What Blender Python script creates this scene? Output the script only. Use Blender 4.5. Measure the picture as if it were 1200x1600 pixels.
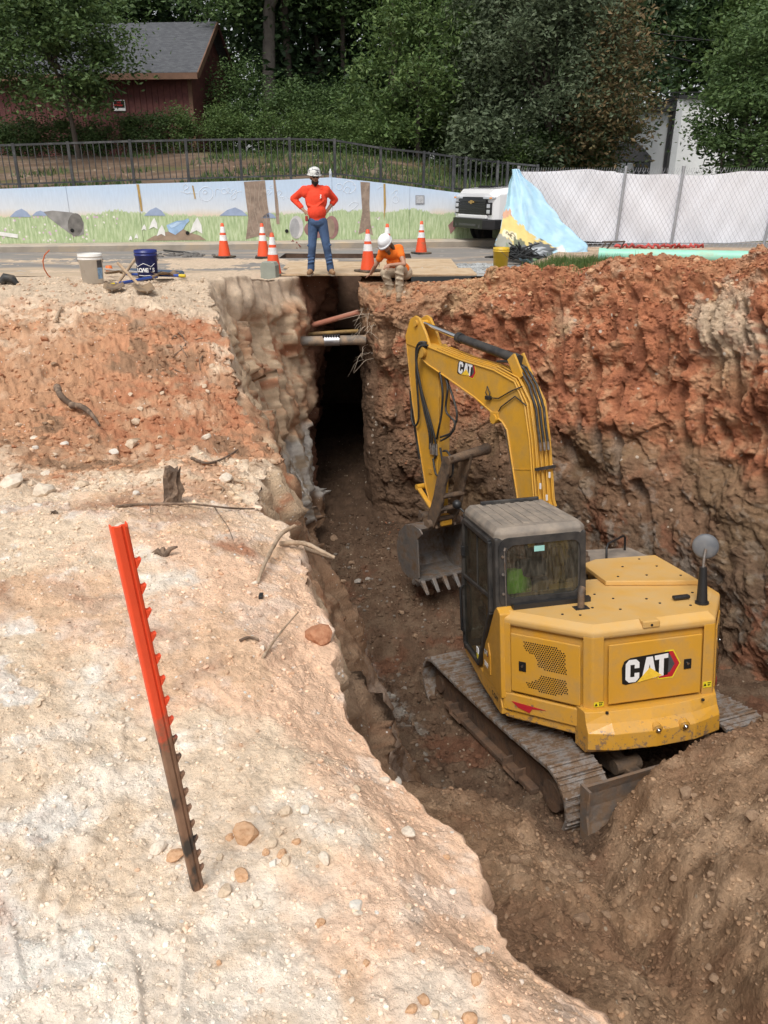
import bpy, bmesh, math, random
import numpy as np
from mathutils import Vector, Matrix, Euler

for o in list(bpy.data.objects):
    bpy.data.objects.remove(o, do_unlink=True)
S = bpy.context.scene
COL = S.collection
R = math.radians

# ------------------------------------------------------------------ camera, sky, sun, exposure
CAM_H, CAM_T, FPX = 1.6, R(23.0), 1200.0
cam_d = bpy.data.cameras.new('camera')
cam_d.sensor_fit = 'VERTICAL'
cam_d.sensor_height = 32.0
cam_d.lens = 32.0 * FPX / 1600.0
cam_d.clip_start = 0.05
cam_d.clip_end = 1500
cam = bpy.data.objects.new('camera', cam_d)
COL.objects.link(cam)
cam.location = (0, 0, CAM_H)
cam.rotation_euler = (R(90) - CAM_T, 0, 0)
S.camera = cam

world = bpy.data.worlds.new('World')
S.world = world
world.use_nodes = True
wn = world.node_tree
wn.nodes.clear()
w_out = wn.nodes.new('ShaderNodeOutputWorld')
w_bg = wn.nodes.new('ShaderNodeBackground')
w_hs = wn.nodes.new('ShaderNodeHueSaturation')
w_sky = wn.nodes.new('ShaderNodeTexSky')
w_sky.sky_type = 'NISHITA'
w_sky.sun_disc = False
SUN_EL, SUN_AZ = R(58), R(200)     # azimuth measured clockwise from +Y
w_sky.sun_elevation = SUN_EL
w_sky.sun_rotation = SUN_AZ
w_sky.air_density = 1.0
w_sky.dust_density = 3.0
w_sky.ozone_density = 1.0
w_hs.inputs['Saturation'].default_value = 0.16
wn.links.new(w_sky.outputs[0], w_hs.inputs['Color'])
wn.links.new(w_hs.outputs[0], w_bg.inputs['Color'])
w_bg.inputs['Strength'].default_value = 0.115
wn.links.new(w_bg.outputs[0], w_out.inputs['Surface'])

sun_d = bpy.data.lights.new('sun', 'SUN')
sun_d.energy = 1.5
sun_d.angle = R(24)
sun_d.color = (1.0, 0.95, 0.88)
sun = bpy.data.objects.new('sun', sun_d)
COL.objects.link(sun)
sdir = Vector((math.sin(SUN_AZ) * math.cos(SUN_EL), math.cos(SUN_AZ) * math.cos(SUN_EL), math.sin(SUN_EL)))
sun.rotation_euler = sdir.to_track_quat('Z', 'Y').to_euler()

S.view_settings.view_transform = 'Standard'
S.view_settings.look = 'None'
S.view_settings.gamma = 1.0
S.view_settings.exposure = 0.55
S.view_settings.use_curve_mapping = False
S.render.engine = 'CYCLES'

rng = np.random.default_rng(7)
random.seed(7)

# ------------------------------------------------------------------ projection helpers (used to lay the place out)
CT, ST = math.cos(CAM_T), math.sin(CAM_T)
def _dir(px, py):
    dx, dy = (px - 600) / FPX, (py - 800) / FPX
    return Vector((dx, CT - dy * ST, -ST - dy * CT))
def atY(px, py, Y):
    d = _dir(px, py)
    return Vector((0, 0, CAM_H)) + d * (Y / d.y)
def atZ(px, py, Z):
    d = _dir(px, py)
    return Vector((0, 0, CAM_H)) + d * ((Z - CAM_H) / d.z)

# ------------------------------------------------------------------ noise (numpy)
_perm = rng.permutation(256).astype(np.int32)
_perm = np.concatenate([_perm, _perm])
_g = rng.normal(size=(256, 3)).astype(np.float32)
_g /= np.linalg.norm(_g, axis=1, keepdims=True)
def pnoise(x, y, z):
    xi, yi, zi = np.floor(x).astype(np.int32), np.floor(y).astype(np.int32), np.floor(z).astype(np.int32)
    xf, yf, zf = (x - xi).astype(np.float32), (y - yi).astype(np.float32), (z - zi).astype(np.float32)
    u, v, w = (t * t * t * (t * (t * 6 - 15) + 10) for t in (xf, yf, zf))
    xi &= 255; yi &= 255; zi &= 255
    def gr(i, j, k):
        h = _perm[_perm[_perm[(xi + i) & 255] + ((yi + j) & 255)] + ((zi + k) & 255)]
        q = _g[h]
        return q[..., 0] * (xf - i) + q[..., 1] * (yf - j) + q[..., 2] * (zf - k)
    a = gr(0, 0, 0) * (1 - u) + gr(1, 0, 0) * u
    b = gr(0, 1, 0) * (1 - u) + gr(1, 1, 0) * u
    c = gr(0, 0, 1) * (1 - u) + gr(1, 0, 1) * u
    d = gr(0, 1, 1) * (1 - u) + gr(1, 1, 1) * u
    return ((a * (1 - v) + b * v) * (1 - w) + (c * (1 - v) + d * v) * w) * 1.6
def fbm(P, s, octv=4, gain=0.5, billow=False, off=0.0):
    out = 0; a = 1.0; f = s
    for i in range(octv):
        n = pnoise(P[..., 0] * f + 17.3 * i + off, P[..., 1] * f + 5.1 * i - off, P[..., 2] * f + 9.7 * i + off * .5)
        out = out + a * (n * .62 + (np.abs(n) - .28) * .45 if billow else n)
        a *= gain; f *= 2.03
    return out
def cellnoise(P, s, seed=0):
    """broken-block relief: every voronoi cell gets its own height and tilt"""
    Q = (P * s).astype(np.float32); base = np.floor(Q).astype(np.int32)
    best = np.full(Q.shape[:-1], 9e9, np.float32); val = np.zeros(Q.shape[:-1], np.float32)
    for i in (-1, 0, 1):
        for j in (-1, 0, 1):
            for k in (-1, 0, 1):
                c = base + np.array([i, j, k], np.int32)
                h = _perm[(_perm[(_perm[(c[..., 0] + seed) & 255] + c[..., 1]) & 255] + c[..., 2]) & 255]
                fp = c + .5 + _g[h] * .45
                d = Q - fp; d2 = (d * d).sum(-1); m = d2 < best
                h2 = _perm[(h + 91) & 255]
                v = (h2 / 255.0 - .5) + (d * _g[h2]).sum(-1) * .75
                best = np.where(m, d2, best); val = np.where(m, v, val)
    return val
def sstep(a, b, x):
    t = np.clip((x - a) / (b - a), 0, 1)
    return t * t * (3 - 2 * t)
def mix(a, b, t):
    t = np.asarray(t)[..., None]
    return a * (1 - t) + np.asarray(b) * t

# ------------------------------------------------------------------ object helpers
def tag(o, label=None, cat=None, group=None, kind=None):
    if label: o['label'] = label
    if cat: o['category'] = cat
    if group: o['group'] = group
    if kind: o['kind'] = kind
    return o
def link(o, parent=None):
    COL.objects.link(o)
    if parent is not None:
        o.parent = parent
    return o
def empty(name, loc=(0, 0, 0), rot=(0, 0, 0), scale=1.0, label=None, cat=None, group=None, parent=None):
    o = bpy.data.objects.new(name, None)
    link(o, parent)
    o.location = loc
    o.rotation_euler = rot
    o.scale = (scale,) * 3
    o.empty_display_size = .1
    return tag(o, label, cat, group)
def copy_tree(o, parent=None):
    c = o.copy()
    link(c, parent)
    for ch in list(o.children):
        copy_tree(ch, c)
    return c

class MB:
    """collects shapes; build() links them as one mesh object"""
    def __init__(s):
        s.v = []; s.f = []; s.m = []; s.mi = 0; s.sm = []; s.smooth = False
    def add(s, vs, fs):
        n = len(s.v)
        s.v += [tuple(p) for p in vs]
        for f in fs:
            s.f.append([i + n for i in f]); s.m.append(s.mi); s.sm.append(s.smooth)
        return s
    def box(s, c, d, rot=None, taper=(1, 1)):
        x, y, z = d[0] / 2, d[1] / 2, d[2] / 2
        P = [Vector((sx * x * (taper[0] if sz > 0 else 1), sy * y * (taper[1] if sz > 0 else 1), sz * z)) for sz in (-1, 1) for sy in (-1, 1) for sx in (-1, 1)]
        if rot is not None:
            m = Euler(rot).to_matrix()
            P = [m @ p for p in P]
        P = [p + Vector(c) for p in P]
        return s.add(P, [(0, 2, 3, 1), (4, 5, 7, 6), (0, 1, 5, 4), (2, 6, 7, 3), (0, 4, 6, 2), (1, 3, 7, 5)])
    def b2(s, lo, hi):
        return s.box([(a + b) / 2 for a, b in zip(lo, hi)], [abs(b - a) for a, b in zip(lo, hi)])
    def tube(s, pts, r, n=8, caps=True, closed=False):
        pts = [Vector(p) for p in pts]
        rs = r if isinstance(r, (list, tuple)) else [r] * len(pts)
        up = None; rings = []
        for i, p in enumerate(pts):
            a = pts[i - 1] if i > 0 else (pts[-1] if closed else p)
            b = pts[i + 1] if i < len(pts) - 1 else (pts[0] if closed else p)
            t = (b - a).normalized()
            if up is None:
                up = Vector((0, 0, 1)) if abs(t.z) < .9 else Vector((1, 0, 0))
            x = t.cross(up)
            if x.length < 1e-5:
                x = t.orthogonal()
            x.normalize(); y = x.cross(t).normalized(); up = y
            rings.append([p + (x * math.cos(2 * math.pi * k / n) + y * math.sin(2 * math.pi * k / n)) * rs[i] for k in range(n)])
        V = [v for ring in rings for v in ring]; F = []
        m = len(pts)
        for i in range(m if closed else m - 1):
            j = (i + 1) % m
            for k in range(n):
                F.append((i * n + k, i * n + (k + 1) % n, j * n + (k + 1) % n, j * n + k))
        sm = s.smooth
        s.smooth = True
        s.add(V, F)
        s.smooth = sm
        if caps and not closed:
            s.add(rings[0], [tuple(range(n - 1, -1, -1))]); s.add(rings[-1], [tuple(range(n))])
        return s
    def cyl(s, a, b, r, r2=None, n=16):
        return s.tube([a, b], [r, r if r2 is None else r2], n)
    def prism(s, poly, axis, a, b, M=None):
        """poly of 2-D points extruded along an axis: 'x' -> (y,z), 'y' -> (x,z), 'z' -> (x,y)"""
        def p3(p, t):
            return {'x': (t, p[0], p[1]), 'y': (p[0], t, p[1]), 'z': (p[0], p[1], t)}[axis]
        n = len(poly)
        V = [Vector(p3(p, a)) for p in poly] + [Vector(p3(p, b)) for p in poly]
        if M is not None:
            V = [M @ v for v in V]
        F = [tuple(range(n - 1, -1, -1)), tuple(range(n, 2 * n))]
        F += [(i, (i + 1) % n, n + (i + 1) % n, n + i) for i in range(n)]
        return s.add(V, F)
    def loft(s, rings, cap=True, close=True):
        n = len(rings[0]); V = [p for r in rings for p in r]; F = []
        for i in range(len(rings) - 1):
            for k in range(n if close else n - 1):
                F.append((i * n + k, i * n + (k + 1) % n, (i + 1) * n + (k + 1) % n, (i + 1) * n + k))
        s.add(V, F)
        if cap:
            s.add(rings[0], [tuple(range(n - 1, -1, -1))]); s.add(rings[-1], [tuple(range(n))])
        return s
    def lathe(s, prof, n=24, c=(0, 0, 0)):
        rings = [[Vector((c[0] + r * math.cos(2 * math.pi * k / n), c[1] + r * math.sin(2 * math.pi * k / n), c[2] + z)) for k in range(n)] for r, z in prof]
        sm = s.smooth; s.smooth = True
        s.loft(rings, cap=False)
        s.smooth = sm
        if prof[0][0] > 1e-4: s.add(rings[0], [tuple(range(n - 1, -1, -1))])
        if prof[-1][0] > 1e-4: s.add(rings[-1], [tuple(range(n))])
        return s
    def sphere(s, c, r, n=12, m=8, sc=(1, 1, 1), M=None):
        rings = []
        for i in range(m + 1):
            t = math.pi * i / m
            ring = []
            for k in range(n):
                p = Vector((r * sc[0] * math.sin(t) * math.cos(2 * math.pi * k / n), r * sc[1] * math.sin(t) * math.sin(2 * math.pi * k / n), -r * sc[2] * math.cos(t)))
                if M is not None: p = M @ p
                ring.append(p + Vector(c))
            rings.append(ring)
        sm = s.smooth; s.smooth = True
        s.loft(rings, cap=False)
        s.smooth = sm
        return s
    def xf(s, M, start=0):
        s.v[start:] = [tuple(M @ Vector(p)) for p in s.v[start:]]
        return s
    def mesh(s, name, mats):
        me = bpy.data.meshes.new(name)
        me.from_pydata(s.v, [], s.f)
        if not isinstance(mats, (list, tuple)): mats = [mats]
        for m in mats: me.materials.append(m)
        if len(mats) > 1: me.polygons.foreach_set('material_index', s.m)
        me.polygons.foreach_set('use_smooth', s.sm)
        me.update()
        return me
    def build(s, name, mats, parent=None, bevel=0, seg=2, label=None, cat=None, group=None, kind=None):
        o = bpy.data.objects.new(name, s.mesh(name, mats))
        link(o, parent)
        if bevel:
            b = o.modifiers.new('bevel', 'BEVEL'); b.width = bevel; b.segments = seg; b.limit_method = 'ANGLE'; b.angle_limit = R(35)
            b.harden_normals = False
        return tag(o, label, cat, group, kind)

def np_mesh(name, V, F, mats, cols=None, smooth=True, parent=None, mi=None):
    me = bpy.data.meshes.new(name)
    V = np.ascontiguousarray(V, dtype=np.float32).reshape(-1, 3); F = np.ascontiguousarray(F, dtype=np.int32)
    k = F.shape[1]
    me.vertices.add(len(V)); me.vertices.foreach_set('co', V.ravel())
    me.loops.add(F.size); me.loops.foreach_set('vertex_index', F.ravel())
    me.polygons.add(len(F)); me.polygons.foreach_set('loop_start', np.arange(0, F.size, k, dtype=np.int32))
    me.polygons.foreach_set('use_smooth', np.full(len(F), smooth))
    if not isinstance(mats, (list, tuple)): mats = [mats]
    for m in mats: me.materials.append(m)
    if mi is not None: me.polygons.foreach_set('material_index', np.ascontiguousarray(mi, dtype=np.int32))
    me.update(calc_edges=True)
    if cols is not None:
        ca = me.color_attributes.new('Col', 'FLOAT_COLOR', 'POINT')
        c4 = np.ones((len(V), 4), dtype=np.float32); c4[:, :3] = cols.reshape(-1, 3)
        ca.data.foreach_set('color', c4.ravel())
    o = bpy.data.objects.new(name, me)
    return link(o, parent)
def grid_faces(nr, nc, flip=False):
    i = np.arange(nr * nc).reshape(nr, nc)
    a, b, c, d = i[:-1, :-1].ravel(), i[:-1, 1:].ravel(), i[1:, 1:].ravel(), i[1:, :-1].ravel()
    return np.stack([a, d, c, b] if flip else [a, b, c, d], 1)
def grid_normals(P):
    du = np.gradient(P, axis=0); dv = np.gradient(P, axis=1)
    n = np.cross(dv, du)
    return n / (np.linalg.norm(n, axis=2, keepdims=True) + 1e-9)

# ------------------------------------------------------------------ materials
MATS = {}
def _nt(name):
    m = bpy.data.materials.new(name); m.use_nodes = True
    t = m.node_tree; b = t.nodes['Principled BSDF']
    return m, t, b
def mat(name, col, rough=.6, metal=0, var=0.15, vs=6.0, bump=0.0, bs=40.0, dirt=None, damt=.5, ds=3.0, spec=.5, coat=0, trans=0, emit=0, alpha=1, sharp=.18):
    """plain surface with procedural colour variation, optional dirt blotches and fine relief"""
    if name in MATS: return MATS[name]
    m, t, b = _nt(name)
    N, L = t.nodes.new, t.links.new
    tc_ = N('ShaderNodeTexCoord'); oi = N('ShaderNodeObjectInfo')
    tc = N('ShaderNodeVectorMath'); tc.operation = 'MULTIPLY_ADD'; tc.inputs[1].default_value = (13.7, 29.3, 41.1)
    L(oi.outputs['Random'], tc.inputs[0]); L(tc_.outputs['Object'], tc.inputs[2])
    n1 = N('ShaderNodeTexNoise'); n1.inputs['Scale'].default_value = vs; n1.inputs['Detail'].default_value = 6
    L(tc.outputs[0], n1.inputs['Vector'])
    mr = N('ShaderNodeMapRange'); mr.inputs[1].default_value = .25; mr.inputs[2].default_value = .75
    mr.inputs[3].default_value = 1 - var; mr.inputs[4].default_value = 1 + var
    L(n1.outputs[0], mr.inputs[0])
    mx = N('ShaderNodeMix'); mx.data_type = 'RGBA'; mx.blend_type = 'MULTIPLY'; mx.inputs[0].default_value = 1
    mx.inputs[6].default_value = (*col, 1)
    L(mr.outputs[0], mx.inputs[7])
    out = mx.outputs[2]
    if dirt is not None:
        n2 = N('ShaderNodeTexNoise'); n2.inputs['Scale'].default_value = ds; n2.inputs['Detail'].default_value = 9; n2.inputs['Roughness'].default_value = .68
        L(tc.outputs[0], n2.inputs['Vector'])
        r2 = N('ShaderNodeMapRange'); r2.inputs[1].default_value = 1 - damt - sharp + .1; r2.inputs[2].default_value = 1 - damt + sharp + .1
        r2.inputs[3].default_value = 0; r2.inputs[4].default_value = 1
        # centred round .5
        r2.inputs[1].default_value = .5 + (.5 - damt) * .6 - sharp * .5
        r2.inputs[2].default_value = .5 + (.5 - damt) * .6 + sharp * .5
        L(n2.outputs[0], r2.inputs[0])
        m2 = N('ShaderNodeMix'); m2.data_type = 'RGBA'
        L(r2.outputs[0], m2.inputs[0]); L(out, m2.inputs[6]); m2.inputs[7].default_value = (*dirt, 1)
        out = m2.outputs[2]
        rr = N('ShaderNodeMapRange'); rr.inputs[3].default_value = rough; rr.inputs[4].default_value = min(1, max(rough, .85))
        L(r2.outputs[0], rr.inputs[0]); L(rr.outputs[0], b.inputs['Roughness'])
    else:
        b.inputs['Roughness'].default_value = rough
    L(out, b.inputs['Base Color'])
    b.inputs['Metallic'].default_value = metal
    b.inputs['Specular IOR Level'].default_value = spec
    b.inputs['Coat Weight'].default_value = coat
    b.inputs['Transmission Weight'].default_value = trans
    b.inputs['Alpha'].default_value = alpha
    if emit:
        b.inputs['Emission Color'].default_value = (*col, 1); b.inputs['Emission Strength'].default_value = emit
    if bump:
        n3 = N('ShaderNodeTexNoise'); n3.inputs['Scale'].default_value = bs; n3.inputs['Detail'].default_value = 5
        L(tc.outputs[0], n3.inputs['Vector'])
        bp = N('ShaderNodeBump'); bp.inputs['Strength'].default_value = bump; bp.inputs['Distance'].default_value = .02
        L(n3.outputs[0], bp.inputs['Height']); L(bp.outputs[0], b.inputs['Normal'])
    MATS[name] = m
    return m
def soil_mat(name, fine=60.0, bump=.6, dist=.02, fleck=0.0, fleck_col=(.7, .66, .6), var=.35):
    """soil: colour zones from the 'Col' attribute, grain and flecks from noise"""
    m, t, b = _nt(name)
    N, L = t.nodes.new, t.links.new
    at = N('ShaderNodeAttribute'); at.attribute_name = 'Col'
    ge = N('ShaderNodeNewGeometry')
    n1 = N('ShaderNodeTexNoise'); n1.inputs['Scale'].default_value = fine; n1.inputs['Detail'].default_value = 8; n1.inputs['Roughness'].default_value = .7
    L(ge.outputs['Position'], n1.inputs['Vector'])
    n0 = N('ShaderNodeTexNoise'); n0.inputs['Scale'].default_value = fine * .12; n0.inputs['Detail'].default_value = 6; n0.inputs['Roughness'].default_value = .65
    L(ge.outputs['Position'], n0.inputs['Vector'])
    ad = N('ShaderNodeMath'); ad.operation = 'ADD'
    L(n1.outputs[0], ad.inputs[0]); L(n0.outputs[0], ad.inputs[1])
    mr = N('ShaderNodeMapRange'); mr.inputs[1].default_value = .6; mr.inputs[2].default_value = 1.4; mr.inputs[3].default_value = 1 - var; mr.inputs[4].default_value = 1 + var
    L(ad.outputs[0], mr.inputs[0])
    mx = N('ShaderNodeMix'); mx.data_type = 'RGBA'; mx.blend_type = 'MULTIPLY'; mx.inputs[0].default_value = 1
    L(at.outputs['Color'], mx.inputs[6]); L(mr.outputs[0], mx.inputs[7])
    out = mx.outputs[2]
    vo = N('ShaderNodeTexVoronoi'); vo.inputs['Scale'].default_value = fine * .55
    L(ge.outputs['Position'], vo.inputs['Vector'])
    if fleck:
        # pale quartz grains: some voronoi cells
        sx = N('ShaderNodeSeparateColor'); L(vo.outputs['Color'], sx.inputs[0])
        gt = N('ShaderNodeMapRange'); gt.inputs[1].default_value = 1 - fleck; gt.inputs[2].default_value = 1 - fleck * .6
        L(sx.outputs[0], gt.inputs[0])
        lt = N('ShaderNodeMapRange'); lt.inputs[1].default_value = .42; lt.inputs[2].default_value = .3; 
        L(vo.outputs['Distance'], lt.inputs[0])
        mu = N('ShaderNodeMath'); mu.operation = 'MULTIPLY'; L(gt.outputs[0], mu.inputs[0]); L(lt.outputs[0], mu.inputs[1])
        m2 = N('ShaderNodeMix'); m2.data_type = 'RGBA'
        L(mu.outputs[0], m2.inputs[0]); L(out, m2.inputs[6]); m2.inputs[7].default_value = (*fleck_col, 1)
        out = m2.outputs[2]
    L(out, b.inputs['Base Color'])
    b.inputs['Roughness'].default_value = .95
    b.inputs['Specular IOR Level'].default_value = .15
    sb = N('ShaderNodeMath'); sb.operation = 'MULTIPLY_ADD'; sb.inputs[1].default_value = -.55
    L(vo.outputs['Distance'], sb.inputs[0]); L(ad.outputs[0], sb.inputs[2])
    bp = N('ShaderNodeBump'); bp.inputs['Strength'].default_value = bump; bp.inputs['Distance'].default_value = dist
    L(sb.outputs[0], bp.inputs['Height']); L(bp.outputs[0], b.inputs['Normal'])
    MATS[name] = m
    return m
# ------------------------------------------------------------------ terrain: left bank, right bank, pit floor
ZR = 0.15                                   # road level
TAN = np.array([.70, .55, .405]); PALE = np.array([.80, .70, .59]); PINK = np.array([.74, .50, .345]); ORANGE = np.array([.51, .285, .165])
RED = np.array([.39, .155, .08]); DRED = np.array([.27, .105, .058]); BROWN = np.array([.25, .155, .095]); DBROWN = np.array([.16, .10, .065])
GREY = np.array([.46, .43, .38]); WHITE = np.array([.83, .785, .715]); UMBER = np.array([.20, .135, .09]); OCHRE = np.array([.50, .34, .19])
SOIL_L = soil_mat('pale_bank_soil', fine=110, bump=.8, dist=.010, fleck=.018, fleck_col=(.74, .70, .64), var=.27)
SOIL_R = soil_mat('red_clay', fine=26, bump=.9, dist=.035, fleck=.03, fleck_col=(.5, .42, .34), var=.42)
SOIL_F = soil_mat('brown_spoil', fine=45, bump=.9, dist=.025, fleck=.035, fleck_col=(.38, .30, .22), var=.40)

E_T = np.array([[-4, 2.3], [.3, 1.15], [.8, .86], [1.05, .6], [1.155, .48], [1.22, .40], [1.3, .31], [1.38, .285], [1.48, .255], [1.6, .236], [1.73, .17],
                [1.87, .08], [1.96, -.03], [2.22, -.12], [2.55, -.19], [2.87, -.25], [3.1, -.33], [3.39, -.36], [3.9, -.58], [4.4, -.74], [4.9, -.86], [5.65, -.80], [6.65, -1.24],
                [8.2, -1.68], [9.5, -2.08], [10.8, -2.4], [12.1, -2.2], [13.2, -1.76], [13.9, -1.48], [14.6, -1.46], [14.75, -1.0], [18, -.95]])
B_T = np.array([[-4, 3.2], [.3, 2.0], [1, 1.45], [2, .95], [3, .75], [4, .72], [5.8, .62], [6.8, .25], [8.2, -.42], [10, -.72], [11.8, -.92], [12.6, -1.02], [13.9, -1.2], [14.6, -1.5], [14.75, -2.0], [18, -2.0]])
def eL(y): return np.interp(y, E_T[:, 0], E_T[:, 1])
def bL(y): return np.interp(y, B_T[:, 0], B_T[:, 1])
def zt0(x, y):
    """smooth top of the left bank"""
    z = .42 * sstep(5.6, 9.9, y) - .27 * sstep(10.6, 13.6, y)
    z = z - .26 * np.exp(-(((x + 1.6) / 1.7) ** 2 + ((y - 5.9) / 1.5) ** 2))
    z = z + .06 * np.exp(-(((x + 2.0) / .9) ** 2 + ((y - 12.0) / .9) ** 2))
    z = z - .14 * np.exp(-(((x - eL(y)) / (.12 + .05 * y)) ** 2)) * sstep(12.5, 9, y)
    z = z + .10 * sstep(-.4, -1.6, x) * sstep(4.5, 2.5, y)
    return z

ys = [np.linspace(-4, .75, 14, endpoint=False)]
yy = [.75]
while yy[-1] < 17.5:
    yy.append(yy[-1] + max(.0052 * yy[-1], .006))
ys = np.concatenate([ys[0], np.array(yy)])
NT, NF = 300, 130
tt = np.linspace(0, 1, NT)
rows = []
for y in ys:
    e, b = float(eL(y)), float(bL(y))
    w = .62 * max(y, .8) + .9 + e
    xt = e - w * (1 - tt) ** 1.25
    far = np.array([-26., -18., -13., -10.])
    far = np.minimum(far, xt[0] - np.array([4, 3, 2, 1.]))
    xs = np.concatenate([far, xt])
    z = zt0(xs, y)
    g = np.linspace(0, 1, NF + 1)[1:]
    zb = -4.6
    fr = .80 * g + .20 * g ** 2.2
    xf = e + (b - e) * fr
    zf = z[-1] + (zb - z[-1]) * g
    rows.append(np.stack([np.concatenate([xs, xf]), np.full(len(xs) + NF, y), np.concatenate([z, zf])], 1))
P = np.array(rows)
if True:
    N0 = grid_normals(P)
    top = np.zeros(P.shape[:2]); top[:, :4 + NT] = 1
    face = 1 - top
    ytrench = sstep(13.6, 14.0, P[..., 1])
    near = sstep(6, 2, P[..., 1])
    red = np.exp(-((((P[..., 0] + 2.6) / 2.9) ** 2 + ((P[..., 1] - 7.0) / 2.3) ** 2)) ** 1.5) * top
    n1 = fbm(P, .75, 3)
    n2 = fbm(P, 2.6, 4, .55, True)
    n3 = fbm(P, 11., 4, .6, True, 3.)
    n4 = fbm(P, 38., 3, .6, True, 5.)
    q1 = cellnoise(P, 4.2, 3); q2 = cellnoise(P, 12., 9); q3 = cellnoise(P, 34., 17)
    lip = np.exp(-((P[..., 0] - eL(P[..., 1])) / (.10 + .02 * P[..., 1])) ** 2) * top
    dtop = n1 * (.035 + .05 * red) + n2 * (.018 + .020 * sstep(2, 6, P[..., 1]) + .03 * red) + n3 * (.011 + .007 * red + .004 * sstep(3, 6, P[..., 1])) + n4 * (.0055 + .003 * red) + (q1 * .035 + q2 * .020) * red + q2 * .010 * sstep(2.5, 5, P[..., 1]) + q3 * .004 * sstep(-.1, .35, n1)
    dep = np.clip(-(P[..., 2]) / 4.6, 0, 1)
    q0 = cellnoise(P * np.array([1, 1, .55]), 1.5, 31)
    dfac = n1 * .16 + n2 * .06 + q0 * (.10 + .12 * sstep(8, 10, P[..., 1])) + q1 * .045 + q2 * .022 + n3 * .02 + n4 * .008
    # the cut beside the lip: bites and lumps along it
    fade = sstep(0, .10, dep)
    bite = fbm(P * np.array([1, 1, .4]), 3.4, 3, .5, False, 11.)
    d = top * dtop + face * (dfac * fade + dtop * (1 - fade))
    d = d * (1 - .75 * ytrench * top)
    # bucket teeth drag marks down the tan face
    tm = sstep(-.1, .15, fbm(P, .9, 2, .5, False, 40.)) * face * sstep(.05, .15, dep) * sstep(.9, .6, dep)
    gr = sstep(.25, .6, np.sin(P[..., 1] * 2 * math.pi / .42 + P[..., 2] * .8 + n1))
    d = d * (1 - .75 * tm * gr) - .05 * tm * gr
    N0[..., 2] = np.where(top > 0, np.abs(N0[..., 2]), N0[..., 2])
    Nn = N0 * np.sign(np.where(top > 0, N0[..., 2], N0[..., 0]))[..., None]
    P2 = P + Nn * d[..., None]
    P2[..., 0] += bite * (.030 + .010 * np.clip(P[..., 1], 0, 8)) * np.maximum(lip, face * sstep(.35, 0, dep)) * (1 - ytrench)
    # rows of boot prints pressed into the soft pale ground beside the stake
    def boot(cx, cy, ang, L=.26, W=.085):
        c, s_ = math.cos(ang), math.sin(ang)
        u = (P[..., 0] - cx) * c + (P[..., 1] - cy) * s_; v = -(P[..., 0] - cx) * s_ + (P[..., 1] - cy) * c
        wd = W * (.52 - .10 * np.cos(v / L * 4.2 + .6))
        ins = sstep(1.12, .88, np.abs(u) / wd) * sstep(1.08, .92, np.abs(v) / (L / 2)) * top
        lug = (np.abs(np.sin(v * 62 + np.abs(u) * 46)) > .55) * .008
        rim = np.exp(-((np.hypot(u / wd, v / (L / 2)) - 1.2) / .14) ** 2) * .009 * top
        return -ins * (.014 - lug * .7) + rim * .6, ins
    flat = np.zeros(top.shape); zz = np.zeros(top.shape)
    for (px, py, an) in ((215, 1150, .2), (120, 1270, -.35), (95, 1400, -.1), (60, 1480, .5), (330, 1090, .9), (150, 1075, -1.1), (250, 1555, .3), (450, 1010, -.5)):
        q = atZ(px, py, 0)
        a, b_ = boot(q.x, q.y, an)
        zz += a; flat = np.maximum(flat, b_)
    P2[..., 2] += zz - flat * .6 * dtop
    # colour zones
    x, y, z = P2[..., 0], P2[..., 1], P2[..., 2]
    c1 = fbm(P, 1.3, 5, .6, False, 21.); c2 = fbm(P, 5., 4, .6, False, 33.); c3 = fbm(P, .55, 3, .5, False, 51.)
    C = np.broadcast_to(TAN, P.shape).copy()
    dx = x - eL(y)
    pk = sstep(-.05, .35, dx / (.40 + .27 * y) + 1.0 + .7 * c1 - .10) * sstep(4.6, 3.0, y)
    C = mix(C, PINK, pk)
    C = mix(C, PALE, sstep(-.05, .5, c3 + .5 * c2 + .30 * sstep(-.2, -1.0, dx) - .1) * sstep(5.0, 3.4, y) * .9 * (1 - .75 * pk))
    C = mix(C, WHITE, sstep(.32, .62, c2 + .7 * c1) * sstep(5.2, 3.2, y) * .8 * (1 - .7 * pk))
    C = mix(C, OCHRE, sstep(.25, .6, c1 - .4 * c2) * .28)
    c4 = fbm(P, .42, 2, .5, False, 91.)
    rz = sstep(.04, .74, np.exp(-(((x + 2.5) / 3.4) ** 2 + ((y - 6.8 + .35 * (x + 2.5) * 0 + 1.9 * c4) / 1.85) ** 2) ** 1.3) + .34 * c1 + .20 * c2 - .04)
    C = mix(C, ORANGE * .9, rz * top)
    C = mix(C, RED, rz * top * .9 * sstep(-.2, .7, c2 * .6 + .5 * c1 - .25 + .75 * sstep(-3.2, -1.9, x) * sstep(9.8, 8.6, y) * sstep(5.2, 6.0, y)))
    C = mix(C, ORANGE * 1.1, top * sstep(.0, .5, c1 + .6 * c2) * sstep(3.4, 4.6, y) * sstep(9.5, 8.0, y) * .55)
    C = mix(C, BROWN, rz * top * sstep(.3, .65, c1 * .8 - c2 * .6) * .8)
    C = mix(C, BROWN, top * sstep(.28, .6, fbm(P, 1.7, 4, .6, False, 71.)) * sstep(3.8, 4.6, y) * sstep(7, 5, y) * .6)
    C = mix(C, TAN * .78, top * sstep(8.5, 9.4, y + .5 * c1) * .9)
    # face strata
    fz = z + .35 * c1 + .12 * c2
    F = np.broadcast_to(np.array([.60, .445, .30]), P.shape).copy()
    F = mix(F, ORANGE, sstep(.1, .5, c1 + .5 * np.sin(y * 9 + c2)) * .75)
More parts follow.
